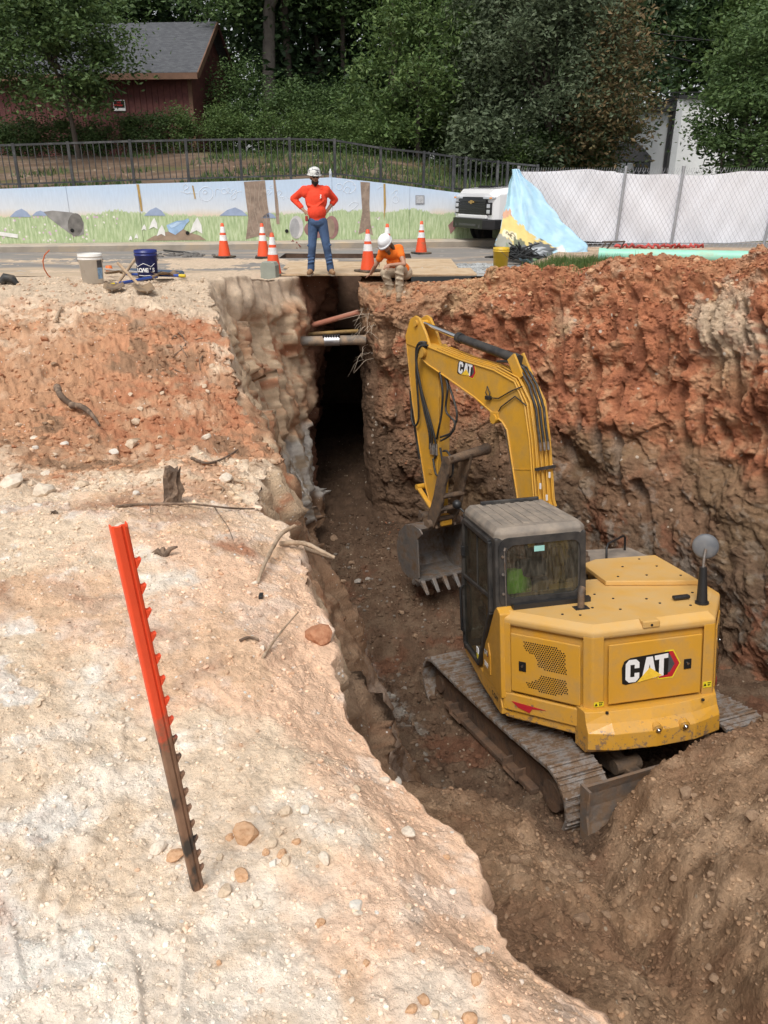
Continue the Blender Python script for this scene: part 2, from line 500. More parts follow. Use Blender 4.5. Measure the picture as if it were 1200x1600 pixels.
    F = mix(F, RED * 1.05, sstep(.25, .5, c2 + .4 * c1) * sstep(-.1, -.6, z) * sstep(-2.2, -1.4, z) * .8)
    F = mix(F, GREY, sstep(-2.25, -2.55, fz)); F = mix(F, WHITE * .9, sstep(-2.2, -2.5, fz) * sstep(.0, .4, c2 + .3 * c1) * .8)
    F = mix(F, OCHRE * .7, sstep(-2.2, -2.5, fz) * sstep(.1, .5, -c2 + .3 * c1) * .7)
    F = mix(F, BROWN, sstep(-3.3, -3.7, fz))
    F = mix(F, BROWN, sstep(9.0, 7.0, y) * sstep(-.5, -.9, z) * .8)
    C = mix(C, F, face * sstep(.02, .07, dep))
    C = mix(C, np.array([.24, .12, .075]), ytrench * face)  # brown trench wall, with the shade under the deck put into its colour
    C *= (1 + .16 * fbm(P, 20., 3, .6, False, 61.))[..., None]
    C = np.clip(C, .02, .85)
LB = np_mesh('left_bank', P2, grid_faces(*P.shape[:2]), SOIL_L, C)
tag(LB, 'pale sandy bank with red clay behind, left of the pit', None, kind='structure')
TERR = [(P2.reshape(-1, 3), grid_faces(*P.shape[:2]))]; TCOLS = [C.reshape(-1, 3)]

# ---- right bank
crest_px = [(560, 440, 13.95), (598, 467, 13.35), (645, 466, 13.25), (700, 435, 13.5), (750, 425, 13.3), (800, 414, 13.1), (860, 423, 12.9), (905, 424, 12.7), (950, 408, 12.4), (1020, 403, 12.1), (1090, 411, 11.6), (1150, 404, 11.2), (1200, 391, 10.8)]
Cr = [(-.40, 18.0, ZR - .12), (-.42, 14.2, ZR - .12)] + [tuple(atY(*c)) for c in crest_px] + [(6.4, 9.2, .9), (7.2, 6.5, .9), (7.6, 2, .9), (7.6, -3, .9)]
Bt = [(-.30, 18.0, -4.2), (-.30, 13.9, -4.2), (-.18, 13.3, -4.3), (.1, 13.0, -4.4), (.5, 12.8, -4.5), (1.1, 12.4, -4.6), (1.7, 11.9, -4.7), (2.3, 11.4, -4.7), (2.9, 11.0, -4.7), (3.3, 10.7, -4.7), (3.8, 10.1, -4.7), (4.2, 9.4, -4.7), (4.5, 8.6, -4.6), (4.75, 7.7, -4.5), (5.2, 6.4, -4.3), (5.6, 5.0, -4.2), (5.9, 3.4, -4.), (6.0, 1, -4.), (6.0, -3, -4.)]
Bk = []
for (cx, cy, cz) in Cr:
    if cx < 1.4: Bk.append((cx + .4, cy + .7, ZR - .10))
    elif cx < 2.2: Bk.append((cx + .3, cy + 1.6, ZR - .02))
    elif cx < 5.5: Bk.append((cx + 1.2, 17.8, .36))
    else: Bk.append((cx + 9, cy + 5, .5))
Cr, Bt, Bk = np.array(Cr), np.array(Bt), np.array(Bk)
n = len(Cr)
seg = np.linalg.norm(np.diff((Cr[:, :2] + Bt[:, :2]) / 2, axis=0), axis=1); sarc = np.concatenate([[0], np.cumsum(seg)])
dens = np.interp(np.linspace(0, 1, 2000), np.linspace(0, 1, 2000), np.ones(2000))
s1 = np.linspace(sarc[0], sarc[2], 60, endpoint=False); s2 = np.linspace(sarc[2], sarc[15], 420, endpoint=False); s3 = np.linspace(sarc[15], sarc[-1], 60)
ss = np.concatenate([s1, s2, s3])
ip = lambda A: np.stack([np.interp(ss, sarc, A[:, k]) for k in range(3)], 1)
cr, bt, bk = ip(Cr), ip(Bt), ip(Bk)
hb = np.linspace(0, 1, 70); hf = np.linspace(0, 1, 330)[1:]
qf = np.interp(hf, [0, .03, .10, .22, .45, .62, .8, 1], [0, .10, .22, .32, .44, .56, .74, 1])
Pt = []
for h in hb:
    t = h
    zz_ = bk[:, 2] + (cr[:, 2] - bk[:, 2]) * sstep(.55, 1.0, t)
    q = bk + (cr - bk) * t ** .7; q[:, 2] = zz_
    Pt.append(q)
for h, qq in zip(hf, qf):
    q = cr + (bt - cr) * qq; q[:, 2] = cr[:, 2] + (bt[:, 2] - cr[:, 2]) * h
    Pt.append(q)
P = np.array(Pt)            # rows h, cols s
Hh = np.concatenate([np.zeros(len(hb)), hf])[:, None] * np.ones(len(ss))[None]
Bh = np.concatenate([hb, np.ones(len(hf))])[:, None] * np.ones(len(ss))[None]
SS = np.broadcast_to(ss[None], Hh.shape)
N0 = grid_normals(P)
up = np.sign(np.where(Hh > .02, -N0[..., 1] - N0[..., 0] * .3, N0[..., 2])); Nn = N0 * up[..., None]
n0 = fbm(P, .45, 3, .5, False, 2.); n1 = fbm(P, 1.1, 3, .5, False, 4.); n2 = fbm(P, 3.1, 4, .58, True, 6.); n3 = fbm(P, 10., 4, .6, True, 8.); n4 = fbm(P, 30., 3, .6, True, 9.)
warp = n1 * .25
q1 = cellnoise(P, 2.4, 5); q2 = cellnoise(P, 7., 11); q3 = cellnoise(P, 20., 19)
spx = lambda px: float(np.interp(px, [c_[0] for c_ in crest_px], sarc[2:15]))
def zone(a, b, z0, z1):
    return sstep(spx(a) - .1, spx(a) + .1, SS) * sstep(spx(b) + .1, spx(b) - .1, SS) * sstep(z0 + .12, z0 - .12, P[..., 2] + .25 * n1) * sstep(z1 - .15, z1 + .15, P[..., 2] + .25 * n1)
m1 = sstep(-.02, .16, fbm(np.stack([SS, np.zeros_like(SS), P[..., 2] * .8], -1), .62, 2, .5, False, 14.) + .22) * sstep(.06, .12, Hh) * sstep(.85, .6, Hh)
m1 = np.maximum(m1 * .8, np.maximum(np.maximum(zone(815, 1000, .05, -1.5), zone(880, 1040, -1.75, -2.7)), np.maximum(zone(1085, 1170, -.2, -1.6), zone(600, 700, -.5, -2.2))))
ph = SS + warp * .35 + .10 * P[..., 2]
gr = sstep(-.05, .35, np.sin(ph * 2 * math.pi / .33))
grid_cut = sstep(.1, .3, np.sin(P[..., 2] * 2.6 + n0 * 3 + np.floor(ph / .34) * 1.7) + .55)
gv = m1 * gr * grid_cut
on_top = sstep(.05, 0, Hh)
calm = .55 + .45 * sstep(.05, .2, Hh)
spoil = sstep(.35, .9, Bh) * sstep(.14, .05, Hh)
damp = np.where(Hh < .02, sstep(.1, .9, Bh) * .55 + .08, 1.0)
low = sstep(.45, .75, Hh)
bulge = n0 * .30 * sstep(.05, .3, Hh)
# overhanging ledges: horizontal strata that jut out
ledge = np.abs(pnoise(SS * .55, P[..., 2] * 1.15, SS * 0 + 3.3)) * .24 - .06
d = bulge + (n1 * .12 + n2 * .035 * calm + (q1 * .085 * calm + q2 * .042 + q3 * .018) * (1 - .3 * low) + n3 * .018 * calm + n4 * .008) * (1 - .95 * gv) * damp + ledge * sstep(.06, .2, Hh) * (1 - .85 * gv) - .15 * gv + spoil * n2 * .10
trench = sstep(sarc[3], sarc[2], SS)
d = d * (1 - .55 * trench)
flat_road = sstep(2.0, 1.2, P[..., 0]) * on_top
d = d * (1 - .85 * flat_road)
P2 = P + Nn * d[..., None]
P2[..., 2] = np.where((flat_road > .3) & (P[..., 1] > 13.2), np.minimum(P2[..., 2], ZR - .03 + .0 * P[..., 2]), P2[..., 2])
x, y, z = P2[..., 0], P2[..., 1], P2[..., 2]
c1 = fbm(P, .9, 5, .6, False, 21.); c2 = fbm(P, 3.6, 4, .6, False, 33.); c3 = fbm(P, 9., 3, .6, False, 55.)
zz = z + .45 * c1 + .2 * c2
C = np.broadcast_to(RED, P.shape).copy()
C = mix(C, ORANGE * .92, sstep(.0, .55, c2 + .4 * c1) * .8)
C = mix(C, DRED, sstep(.05, .5, -c2 + .3 * c3) * .8)
C = mix(C, OCHRE, sstep(.2, .55, c1 + .3 * c3) * sstep(-1.4, -.4, z) * .75)
C = mix(C, TAN * .75, sstep(.0, .35, c1 + .35 * c2) * sstep(-.9, -.2, z) * sstep(2.6, 3.2, x) * .75)
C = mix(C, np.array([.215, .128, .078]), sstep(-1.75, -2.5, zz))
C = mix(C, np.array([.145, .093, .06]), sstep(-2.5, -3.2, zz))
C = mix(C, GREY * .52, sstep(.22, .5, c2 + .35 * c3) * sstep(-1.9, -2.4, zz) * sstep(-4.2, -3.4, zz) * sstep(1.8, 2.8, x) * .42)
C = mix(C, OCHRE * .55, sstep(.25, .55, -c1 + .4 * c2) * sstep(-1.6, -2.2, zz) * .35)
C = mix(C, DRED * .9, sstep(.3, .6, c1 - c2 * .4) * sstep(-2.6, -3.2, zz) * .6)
lft = sstep(1.7, .5, x)
C = mix(C, np.array([.34, .22, .135]), lft * sstep(-.4, .3, c2 + .35) * sstep(-2.6, -1.2, z) * .85)
C = mix(C, np.array([.42, .31, .20]), lft * sstep(-.3, .0, z) * .7)
C = mix(C, np.array([.40, .19, .10]), sstep(.12, .0, Hh) * sstep(-.3, .5, c2 + .2) * .8)
C = mix(C, TAN * .7, sstep(.85, .2, Bh) * sstep(2.2, 2.8, x) * .85)
C = mix(C, C * .66 + np.array([.02, .012, .008]), gv * .8)
C = mix(C, np.array([.33, .25, .19]), zone(880, 1040, -1.75, -2.7) * gv * .6)
C = mix(C, DBROWN * .8, sstep(1.1, .1, x) * sstep(-1.2, -2.6, z) * .85)  # wall beside the trench darkens downwards: painted shade
C = mix(C, DBROWN * .7, sstep(sarc[3], sarc[2], SS) * sstep(-.4, -1.2, z))  # trench gloom painted into the soil colour, stronger with depth
C *= (1 + .22 * c3)[..., None]
C = np.clip(C, .02, .8)
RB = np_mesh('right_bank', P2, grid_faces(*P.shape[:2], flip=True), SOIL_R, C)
tag(RB, 'tall red clay cut face with a crumbled crest, behind the excavator', None, kind='structure')
TERR.append((P2.reshape(-1, 3), grid_faces(*P.shape[:2]))); TCOLS.append(C.reshape(-1, 3))

# ---- pit floor with the spoil ramp towards the viewer
EXC_T = Vector((2.247, 7.137, -4.013)); EXC_H, EXC_P, EXC_R = R(9.62), R(-10.29), R(-1.4)
def zf0(x, y):
    fw = (y - 7.137) * .986 - (x - 2.247) * .167
    pl = -4.13 - .1815 * np.clip(fw, -2.2, 2.3)
    pl = pl + .14 * np.clip(fw - 2.6, 0, 4)
    yb = 5.04 + np.where(x > 1.78, .36 * (x - 1.78), .30 * (1.78 - x))
    zc = np.interp(x, [.3, 1.2, 1.72, 1.95, 2.2, 2.6, 3.2, 3.9, 5.5], [-3.40, -3.52, -3.70, -3.48, -3.12, -2.95, -2.85, -2.75, -2.6])
    ramp = zc + .42 * np.clip(yb - y, 0, 9) - 1.9 * np.clip(y - yb - .02, 0, 9)
    ramp = np.minimum(ramp, -1.2 + .1 * x)
    k = .22
    h = np.clip(.5 + .5 * (ramp - pl) / k, 0, 1)
    z = pl * (1 - h) + ramp * h + k * h * (1 - h)
    return z
yy = [.6]
while yy[-1] < 17.8: yy.append(yy[-1] + max(.0062 * yy[-1], .012))
yy = np.array(yy); xx = np.linspace(-2.4, 7.2, 430)
X, Y = np.meshgrid(xx, yy)
P = np.stack([X, Y, zf0(X, Y)], -1)
n1 = fbm(P, .9, 3, .5, False, 3.); n2 = fbm(P, 2.4, 4, .55, True, 13.); n3 = fbm(P, 9., 4, .6, True, 23.); n4 = fbm(P, 32., 3, .6, True, 9.)
ramp = sstep(-.15, .25, P[..., 2] + 3.85 + .18 * np.clip((Y - 7.1), -2, 0)) * sstep(6.2, 5.0, Y)
fwd = (Y - 7.137) * .94 - (X - 2.247) * -.34
q1 = cellnoise(P, 5., 5); q2 = cellnoise(P, 15., 11); q3 = cellnoise(P, 42., 19)
d = n1 * (.06 + .09 * ramp) + n2 * (.05 + .05 * ramp) + n3 * .018 + n4 * .008 + q1 * .045 + q2 * .022 + q3 * .009
# boot and bucket hollows in the ramp
for (px, py, r_, dp) in ((1010, 1440, .22, .14), (905, 1430, .14, .08), (870, 1330, .18, .07), (960, 1510, .16, .06), (1120, 1380, .2, .07)):
    q = atZ(px, py, -2.9)
    d = d - dp * np.exp(-(((X - q.x) / r_) ** 2 + ((Y - q.y) / (r_ * .8)) ** 2) ** 2)
P[..., 2] += d
# ledge trodden by the track beside the left wall
def seg_d(ax, ay, bx, by):
    t = np.clip(((X - ax) * (bx - ax) + (Y - ay) * (by - ay)) / ((bx - ax) ** 2 + (by - ay) ** 2), 0, 1)
    return np.hypot(X - ax - t * (bx - ax), Y - ay - t * (by - ay)), t
dd, t_ = seg_d(.05, 9.3, 1.15, 5.6)
P[..., 2] -= .10 * sstep(.30, .22, dd)
P[..., 2] += .035 * sstep(.28, .2, dd) * (np.sin(t_ * 2 * math.pi * 22) > .1)
c1 = fbm(P, .8, 5, .6, False, 21.); c2 = fbm(P, 4., 4, .6, False, 33.)
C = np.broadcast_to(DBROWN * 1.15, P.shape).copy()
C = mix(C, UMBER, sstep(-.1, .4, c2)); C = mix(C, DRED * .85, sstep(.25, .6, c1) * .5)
C = mix(C, DBROWN * .75, sstep(11.6, 12.8, Y + .6 * c1))  # floor running into the trench: shade put into the colour
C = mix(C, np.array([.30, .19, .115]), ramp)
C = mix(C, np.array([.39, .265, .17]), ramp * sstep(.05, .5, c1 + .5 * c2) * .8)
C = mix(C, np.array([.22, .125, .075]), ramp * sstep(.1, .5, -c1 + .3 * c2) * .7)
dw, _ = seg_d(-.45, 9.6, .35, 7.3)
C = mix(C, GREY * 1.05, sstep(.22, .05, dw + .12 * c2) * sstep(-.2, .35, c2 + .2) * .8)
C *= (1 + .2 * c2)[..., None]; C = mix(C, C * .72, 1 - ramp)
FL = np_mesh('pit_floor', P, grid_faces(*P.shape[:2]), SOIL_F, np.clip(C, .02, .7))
tag(FL, 'dark churned soil on the pit bottom with a brown spoil ramp', None, kind='structure')
TERR.append((P.reshape(-1, 3), grid_faces(*P.shape[:2]))); TCOLS.append(np.clip(C, .02, .7).reshape(-1, 3))

from mathutils.bvhtree import BVHTree
_tv = []; _tf = []; _o = 0
for v, f in TERR:
    _tv.append(v); _tf.append(f + _o); _o += len(v)
TCOL = np.concatenate(TCOLS); TFACE = np.concatenate(_tf)
BVH = BVHTree.FromPolygons(np.concatenate(_tv).tolist(), np.concatenate(_tf).tolist())
def hit(px, py):
    d = _dir(px, py).normalized()
    p, n_, i, dist = BVH.ray_cast(Vector((0, 0, CAM_H)), d)
    return p
def drop(x, y, z=3.0):
    p, n_, i, dist = BVH.ray_cast(Vector((x, y, z)), Vector((0, 0, -1)))
    return p.z if p else 0.0
def dropn(x, y, z=3.0):
    p, n_, i, dist = BVH.ray_cast(Vector((x, y, z)), Vector((0, 0, -1)))
    return (p, n_ if n_.z > 0 else -n_) if p else (Vector((x, y, 0)), Vector((0, 0, 1)))
# ------------------------------------------------------------------ excavator
def glass_mat(name, tint=(.55, .6, .58), gloss=.12, rough=.05, dust=(.4, .38, .34), damt=.25):
    if name in MATS: return MATS[name]
    m = bpy.data.materials.new(name); m.use_nodes = True
    t = m.node_tree; t.nodes.clear(); N, L = t.nodes.new, t.links.new
    o = N('ShaderNodeOutputMaterial'); tr = N('ShaderNodeBsdfTransparent'); tr.inputs[0].default_value = (*tint, 1)
    gl = N('ShaderNodeBsdfGlossy'); gl.inputs['Roughness'].default_value = rough; gl.inputs[0].default_value = (.9, .95, 1, 1)
    lw = N('ShaderNodeLayerWeight'); lw.inputs[0].default_value = .35
    ma = N('ShaderNodeMath'); ma.operation = 'MULTIPLY_ADD'; ma.inputs[1].default_value = .5; ma.inputs[2].default_value = gloss
    L(lw.outputs['Fresnel'], ma.inputs[0])
    mx = N('ShaderNodeMixShader'); L(ma.outputs[0], mx.inputs[0]); L(tr.outputs[0], mx.inputs[1]); L(gl.outputs[0], mx.inputs[2])
    df = N('ShaderNodeBsdfDiffuse'); df.inputs[0].default_value = (*dust, 1)
    tc = N('ShaderNodeTexCoord'); mp = N('ShaderNodeMapping'); mp.inputs['Scale'].default_value = (9, 9, 2.2); L(tc.outputs['Object'], mp.inputs[0])
    n = N('ShaderNodeTexNoise'); n.inputs['Scale'].default_value = 3; n.inputs['Detail'].default_value = 8; n.inputs['Roughness'].default_value = .75; L(mp.outputs[0], n.inputs[0])
    r = N('ShaderNodeMapRange'); r.inputs[1].default_value = .42; r.inputs[2].default_value = .8; r.inputs[3].default_value = .03; r.inputs[4].default_value = damt * 2; L(n.outputs[0], r.inputs[0])
    m2 = N('ShaderNodeMixShader'); L(r.outputs[0], m2.inputs[0]); L(mx.outputs[0], m2.inputs[1]); L(df.outputs[0], m2.inputs[2])
    L(m2.outputs[0], o.inputs[0])
    MATS[name] = m
    return m
DUST = (.34, .26, .18)
M_YEL = mat('machine_yellow', (.62, .315, .035), .38, 0, .06, 3, dirt=(.40, .25, .095), damt=.33, ds=3.0, sharp=.35, coat=.1)
def _mud(m, z0=.55, z1=1.0):
    t = m.node_tree; b = t.nodes['Principled BSDF']; N, L = t.nodes.new, t.links.new
    src = b.inputs['Base Color'].links[0].from_socket
    tc = N('ShaderNodeTexCoord'); sp = N('ShaderNodeSeparateXYZ'); L(tc.outputs['Object'], sp.inputs[0])
    n = N('ShaderNodeTexNoise'); n.inputs['Scale'].default_value = 16; n.inputs['Detail'].default_value = 10; n.inputs['Roughness'].default_value = .75; L(tc.outputs['Object'], n.inputs[0])
    r = N('ShaderNodeMapRange'); r.inputs[1].default_value = z0; r.inputs[2].default_value = z1; r.inputs[3].default_value = .50; r.inputs[4].default_value = .655; L(sp.outputs[2], r.inputs[0])
    s = N('ShaderNodeMath'); s.operation = 'SUBTRACT'; L(n.outputs[0], s.inputs[0]); L(r.outputs[0], s.inputs[1])
    k = N('ShaderNodeMapRange'); k.inputs[1].default_value = 0; k.inputs[2].default_value = .06; L(s.outputs[0], k.inputs[0])
    mx = N('ShaderNodeMix'); mx.data_type = 'RGBA'; L(k.outputs[0], mx.inputs[0]); L(src, mx.inputs[6]); mx.inputs[7].default_value = (.23, .145, .085, 1)
    L(mx.outputs[2], b.inputs['Base Color'])
_mud(M_YEL)
M_YELT = mat('machine_yellow_dusty_top', (.63, .33, .045), .45, 0, .06, 3, dirt=(.55, .38, .18), damt=.55, ds=3.2, sharp=.6)
M_YELB = mat('boom_yellow', (.60, .31, .03), .4, 0, .08, 3, dirt=(.38, .24, .08), damt=.30, ds=3.5, sharp=.4)
M_BLK = mat('cab_black', (.022, .022, .023), .45, 0, .2, 5, dirt=(.10, .085, .07), damt=.28, ds=5, sharp=.5)
M_ROOF = mat('dusty_cab_roof', (.10, .095, .09), .7, 0, .2, 5, dirt=(.34, .28, .22), damt=.60, ds=4, sharp=.5)
M_RUB = mat('black_hose_rubber', (.02, .02, .02), .55, 0, .2, 8, dirt=(.12, .10, .08), damt=.3, ds=9)
M_CHR = mat('chrome_rod', (.75, .75, .76), .16, 1, .05, 5)
M_STL = mat('worn_steel', (.30, .29, .28), .45, .7, .25, 6, dirt=(.20, .13, .08), damt=.48, ds=6, sharp=.25, bump=.3, bs=30)
M_BLADE = mat('muddy_blade', (.20, .195, .19), .5, .4, .3, 5, dirt=(.25, .165, .105), damt=.58, ds=5, sharp=.25, bump=.4, bs=25)
M_DSTL = mat('muddy_dark_steel', (.075, .06, .05), .6, .2, .3, 6, dirt=(.20, .13, .08), damt=.52, ds=7, sharp=.3, bump=.5, bs=35)
M_SHOE = mat('muddy_track_steel', (.34, .335, .33), .5, .25, .3, 9, dirt=(.19, .125, .08), damt=.58, ds=9, sharp=.22, bump=.6, bs=40)
M_TFR = mat('track_frame_mud', (.06, .045, .035), .8, 0, .3, 6, dirt=(.15, .085, .05), damt=.58, ds=6, sharp=.3, bump=.8, bs=25)
M_GLS = glass_mat('dusty_cab_glass', (.50, .56, .52), .05, .05, (.34, .31, .25), .16)
M_GLS2 = glass_mat('cab_door_glass', (.40, .44, .42), .04, .05, (.27, .24, .18), .22)
M_DRK = mat('black_plastic', (.018, .018, .019), .45)
M_SEAT = mat('charcoal_seat', (.05, .052, .055), .8, bump=.2, bs=90)
M_DEC_W = mat('decal_white', (.78, .78, .78), .4, var=.06)
M_DEC_B = mat('decal_black', (.012, .012, .012), .4)
M_DEC_R = mat('decal_red', (.46, .02, .03), .4, var=.08)
M_DEC_Y = mat('decal_yellow', (.75, .62, .03), .4)
M_DEC_G = mat('decal_grey', (.07, .075, .08), .4)
M_AMB = mat('logo_gold', (.85, .55, .05), .4)

def text_obj(name, body, size, m, parent, M, bold=.0, ext=.0008, align='CENTER', sx=1.0):
    cu = bpy.data.curves.new(name, 'FONT'); cu.body = body; cu.size = size; cu.extrude = ext; cu.offset = bold
    cu.align_x = align; cu.align_y = 'CENTER'; cu.resolution_u = 3
    t = bpy.data.objects.new(name, cu)
    me = bpy.data.meshes.new_from_object(t)
    bpy.data.objects.remove(t)
    me.transform(Matrix.Diagonal((sx, 1, 1, 1)))
    me.materials.clear(); me.materials.append(m)
    o = bpy.data.objects.new(name, me); link(o, parent); o.matrix_local = M
    return o
def facet(a, b, z=0):
    """frame of a vertical facet seen from outside: x along it left to right, y inwards, z up; origin mid-facet"""
    a, b = Vector((*a, 0)), Vector((*b, 0)); t = (b - a).normalized(); inn = Vector((0, 0, 1)).cross(t)
    return Matrix(((t.x, inn.x, 0, (a.x + b.x) / 2), (t.y, inn.y, 0, (a.y + b.y) / 2), (0, 0, 1, z), (0, 0, 0, 1)))
def bar(mb, p, q, w, d, ref=(0, 0, 1)):
    """rectangular bar from p to q, w across ref-normal, d along ref"""
    p, q = Vector(p), Vector(q); t = (q - p).normalized(); r = Vector(ref)
    x = t.cross(r)
    if x.length < 1e-4: x = t.orthogonal()
    x.normalize(); y = x.cross(t).normalized()
    V = []
    for c in (p, q):
        for sx, sy in ((-1, -1), (1, -1), (1, 1), (-1, 1)):
            V.append(c + x * sx * w / 2 + y * sy * d / 2)
    return mb.add(V, [(3, 2, 1, 0), (4, 5, 6, 7), (0, 1, 5, 4), (1, 2, 6, 5), (2, 3, 7, 6), (3, 0, 4, 7)])
def inset(poly, d):
    """shrink a convex counter-clockwise polygon by d"""
    n = len(poly); out = []
    for i in range(n):
        p0, p1, p2 = Vector(poly[i - 1]), Vector(poly[i]), Vector(poly[(i + 1) % n])
        e1, e2 = (p1 - p0).normalized(), (p2 - p1).normalized()
        n1, n2 = Vector((-e1.y, e1.x)), Vector((-e2.y, e2.x))
        m_ = (n1 + n2); m_ = m_ / max(.2, m_.length_squared / 2)
        out.append(tuple(p1 + m_ * d))
    return out

# ------------------------------------------------------------------ road, kerb, mural wall, railing, hillside
def wallY(x): return 20.8 + .18 * (x + 3.3)
ASPH = soil_mat('dusty_asphalt', fine=14, bump=.25, dist=.01, fleck=.05, fleck_col=(.42, .39, .35), var=.16)
xs = sorted(set(list(np.round(np.linspace(-30, 34, 240), 3)) + [-2.3, .6, -1.47, -.42]))
ys = sorted(set(list(np.round(np.linspace(13.92, 26.5, 90), 3)) + [17.6, 18.8, 16.9]))
xs, ys = np.array(xs), np.array(ys)
X, Y = np.meshgrid(xs, ys)
P = np.stack([X, Y, np.full(X.shape, ZR)], -1)
P[..., 2] += .012 * fbm(P, .4, 2)
c1 = fbm(P, .5, 4, .6, False, 3.); c2 = fbm(P * np.array([.35, 1, 1]), 1.6, 4, .6, False, 9.)
C = np.broadcast_to(np.array([.235, .22, .205]), P.shape).copy()
C = mix(C, [.50, .385, .27], np.clip(sstep(15.2, 14.2, Y + c1 * .8) + sstep(.05, .45, c2 + .3 * c1) * .85 * sstep(2.5, -3, X) * sstep(19.5, 16.5, Y), 0, 1))
C = mix(C, [.42, .33, .25], sstep(.25, .6, c2) * .6)
C = mix(C, [.36, .36, .35], sstep(.8, 1.4, X + c1) * sstep(3.6, 3.0, X) * sstep(16.4, 15.6, Y))
F = grid_faces(*X.shape)
ctr = P.reshape(-1, 3)[F].mean(1)
hole = ((ctr[:, 0] > -2.3) & (ctr[:, 0] < .6) & (ctr[:, 1] > 17.6) & (ctr[:, 1] < 18.8)) | ((ctr[:, 0] > -1.47) & (ctr[:, 0] < -.42) & (ctr[:, 1] < 16.9))
o = np_mesh('road', P, F[~hole], ASPH, np.clip(C, .02, .8)); tag(o, 'dusty grey road behind the pit', None, kind='structure')
# excavated slot across the road
mb = MB(); mb.v = []; x0, x1, y0, y1, zt_, zb_ = -2.3, .6, 17.6, 18.8, ZR, -1.2
mb.add([(x0, y0, zt_), (x1, y0, zt_), (x1, y1, zt_), (x0, y1, zt_), (x0, y0, zb_), (x1, y0, zb_), (x1, y1, zb_), (x0, y1, zb_)], [(0, 4, 5, 1), (1, 5, 6, 2), (2, 6, 7, 3), (3, 7, 4, 0), (4, 7, 6, 5)])
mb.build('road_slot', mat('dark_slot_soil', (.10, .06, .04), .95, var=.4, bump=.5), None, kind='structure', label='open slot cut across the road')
mb = MB(); x0, x1, y0, y1, zt_, zb_ = -2.4, .3, 16.95, 24.0, -1.24, -4.8      # the trench runs on under the road
mb.add([(x0, y0, zt_), (x1, y0, zt_), (x1, y1, zt_), (x0, y1, zt_), (x0, y0, zb_), (x1, y0, zb_), (x1, y1, zb_), (x0, y1, zb_)], [(0, 1, 2, 3), (1, 5, 6, 2), (2, 6, 7, 3), (3, 7, 4, 0), (4, 7, 6, 5)])
mb.b2((-2.4, 16.9, -1.24), (.3, 17.3, ZR - .02))
mb.build('trench_end', mat('trench_soil', (.12, .07, .045), .95, var=.35, vs=4, bump=.8, bs=9), None, kind='structure', label='dark end of the trench running on under the road')
# ply deck over the trench
M_PLY = mat('sandy_plywood', (.47, .33, .20), .8, 0, .2, 4, dirt=(.55, .42, .28), damt=.5, ds=5)
deck = empty('plywood_deck', (0, 0, 0), label='sandy plywood sheets bridging the trench under the standing man', cat='deck')
for (x0, x1, y0, y1, z0) in ((-1.78, .42, 13.88, 15.1, ZR + .012), (.44, 1.62, 13.94, 15.0, ZR + .010), (-1.9, -.1, 15.14, 16.3, ZR + .012), (-.08, 1.4, 15.12, 16.95, ZR + .011)):
    mb = MB(); mb.box(((x0 + x1) / 2, (y0 + y1) / 2, z0 + .016), (x1 - x0, y1 - y0, .03), rot=(0, 0, random.uniform(-.012, .012))); mb.build('plywood_sheet', M_PLY, deck, bevel=.004)
# pavement and kerb along the wall
M_CON = mat('kerb_concrete', (.40, .35, .29), .9, 0, .2, 3, dirt=(.47, .37, .26), damt=.4, ds=1.5, bump=.2)
def along(x, off, z): return (x + .177 * off, wallY(x) - off, z)
mb = MB(); xw0, xw1 = -17.0, 4.3
mb.loft([[along(x, .02, .02), along(x, .70, .02), along(x, .74, ZR + .13), along(x, .70, ZR + .155), along(x, .02, ZR + .16)] for x in np.linspace(xw0, xw1, 24)])
mb.build('kerb', M_CON, None, kind='structure', label='pale concrete kerb along the mural wall')
for k in range(5):   # joint lines
    pass

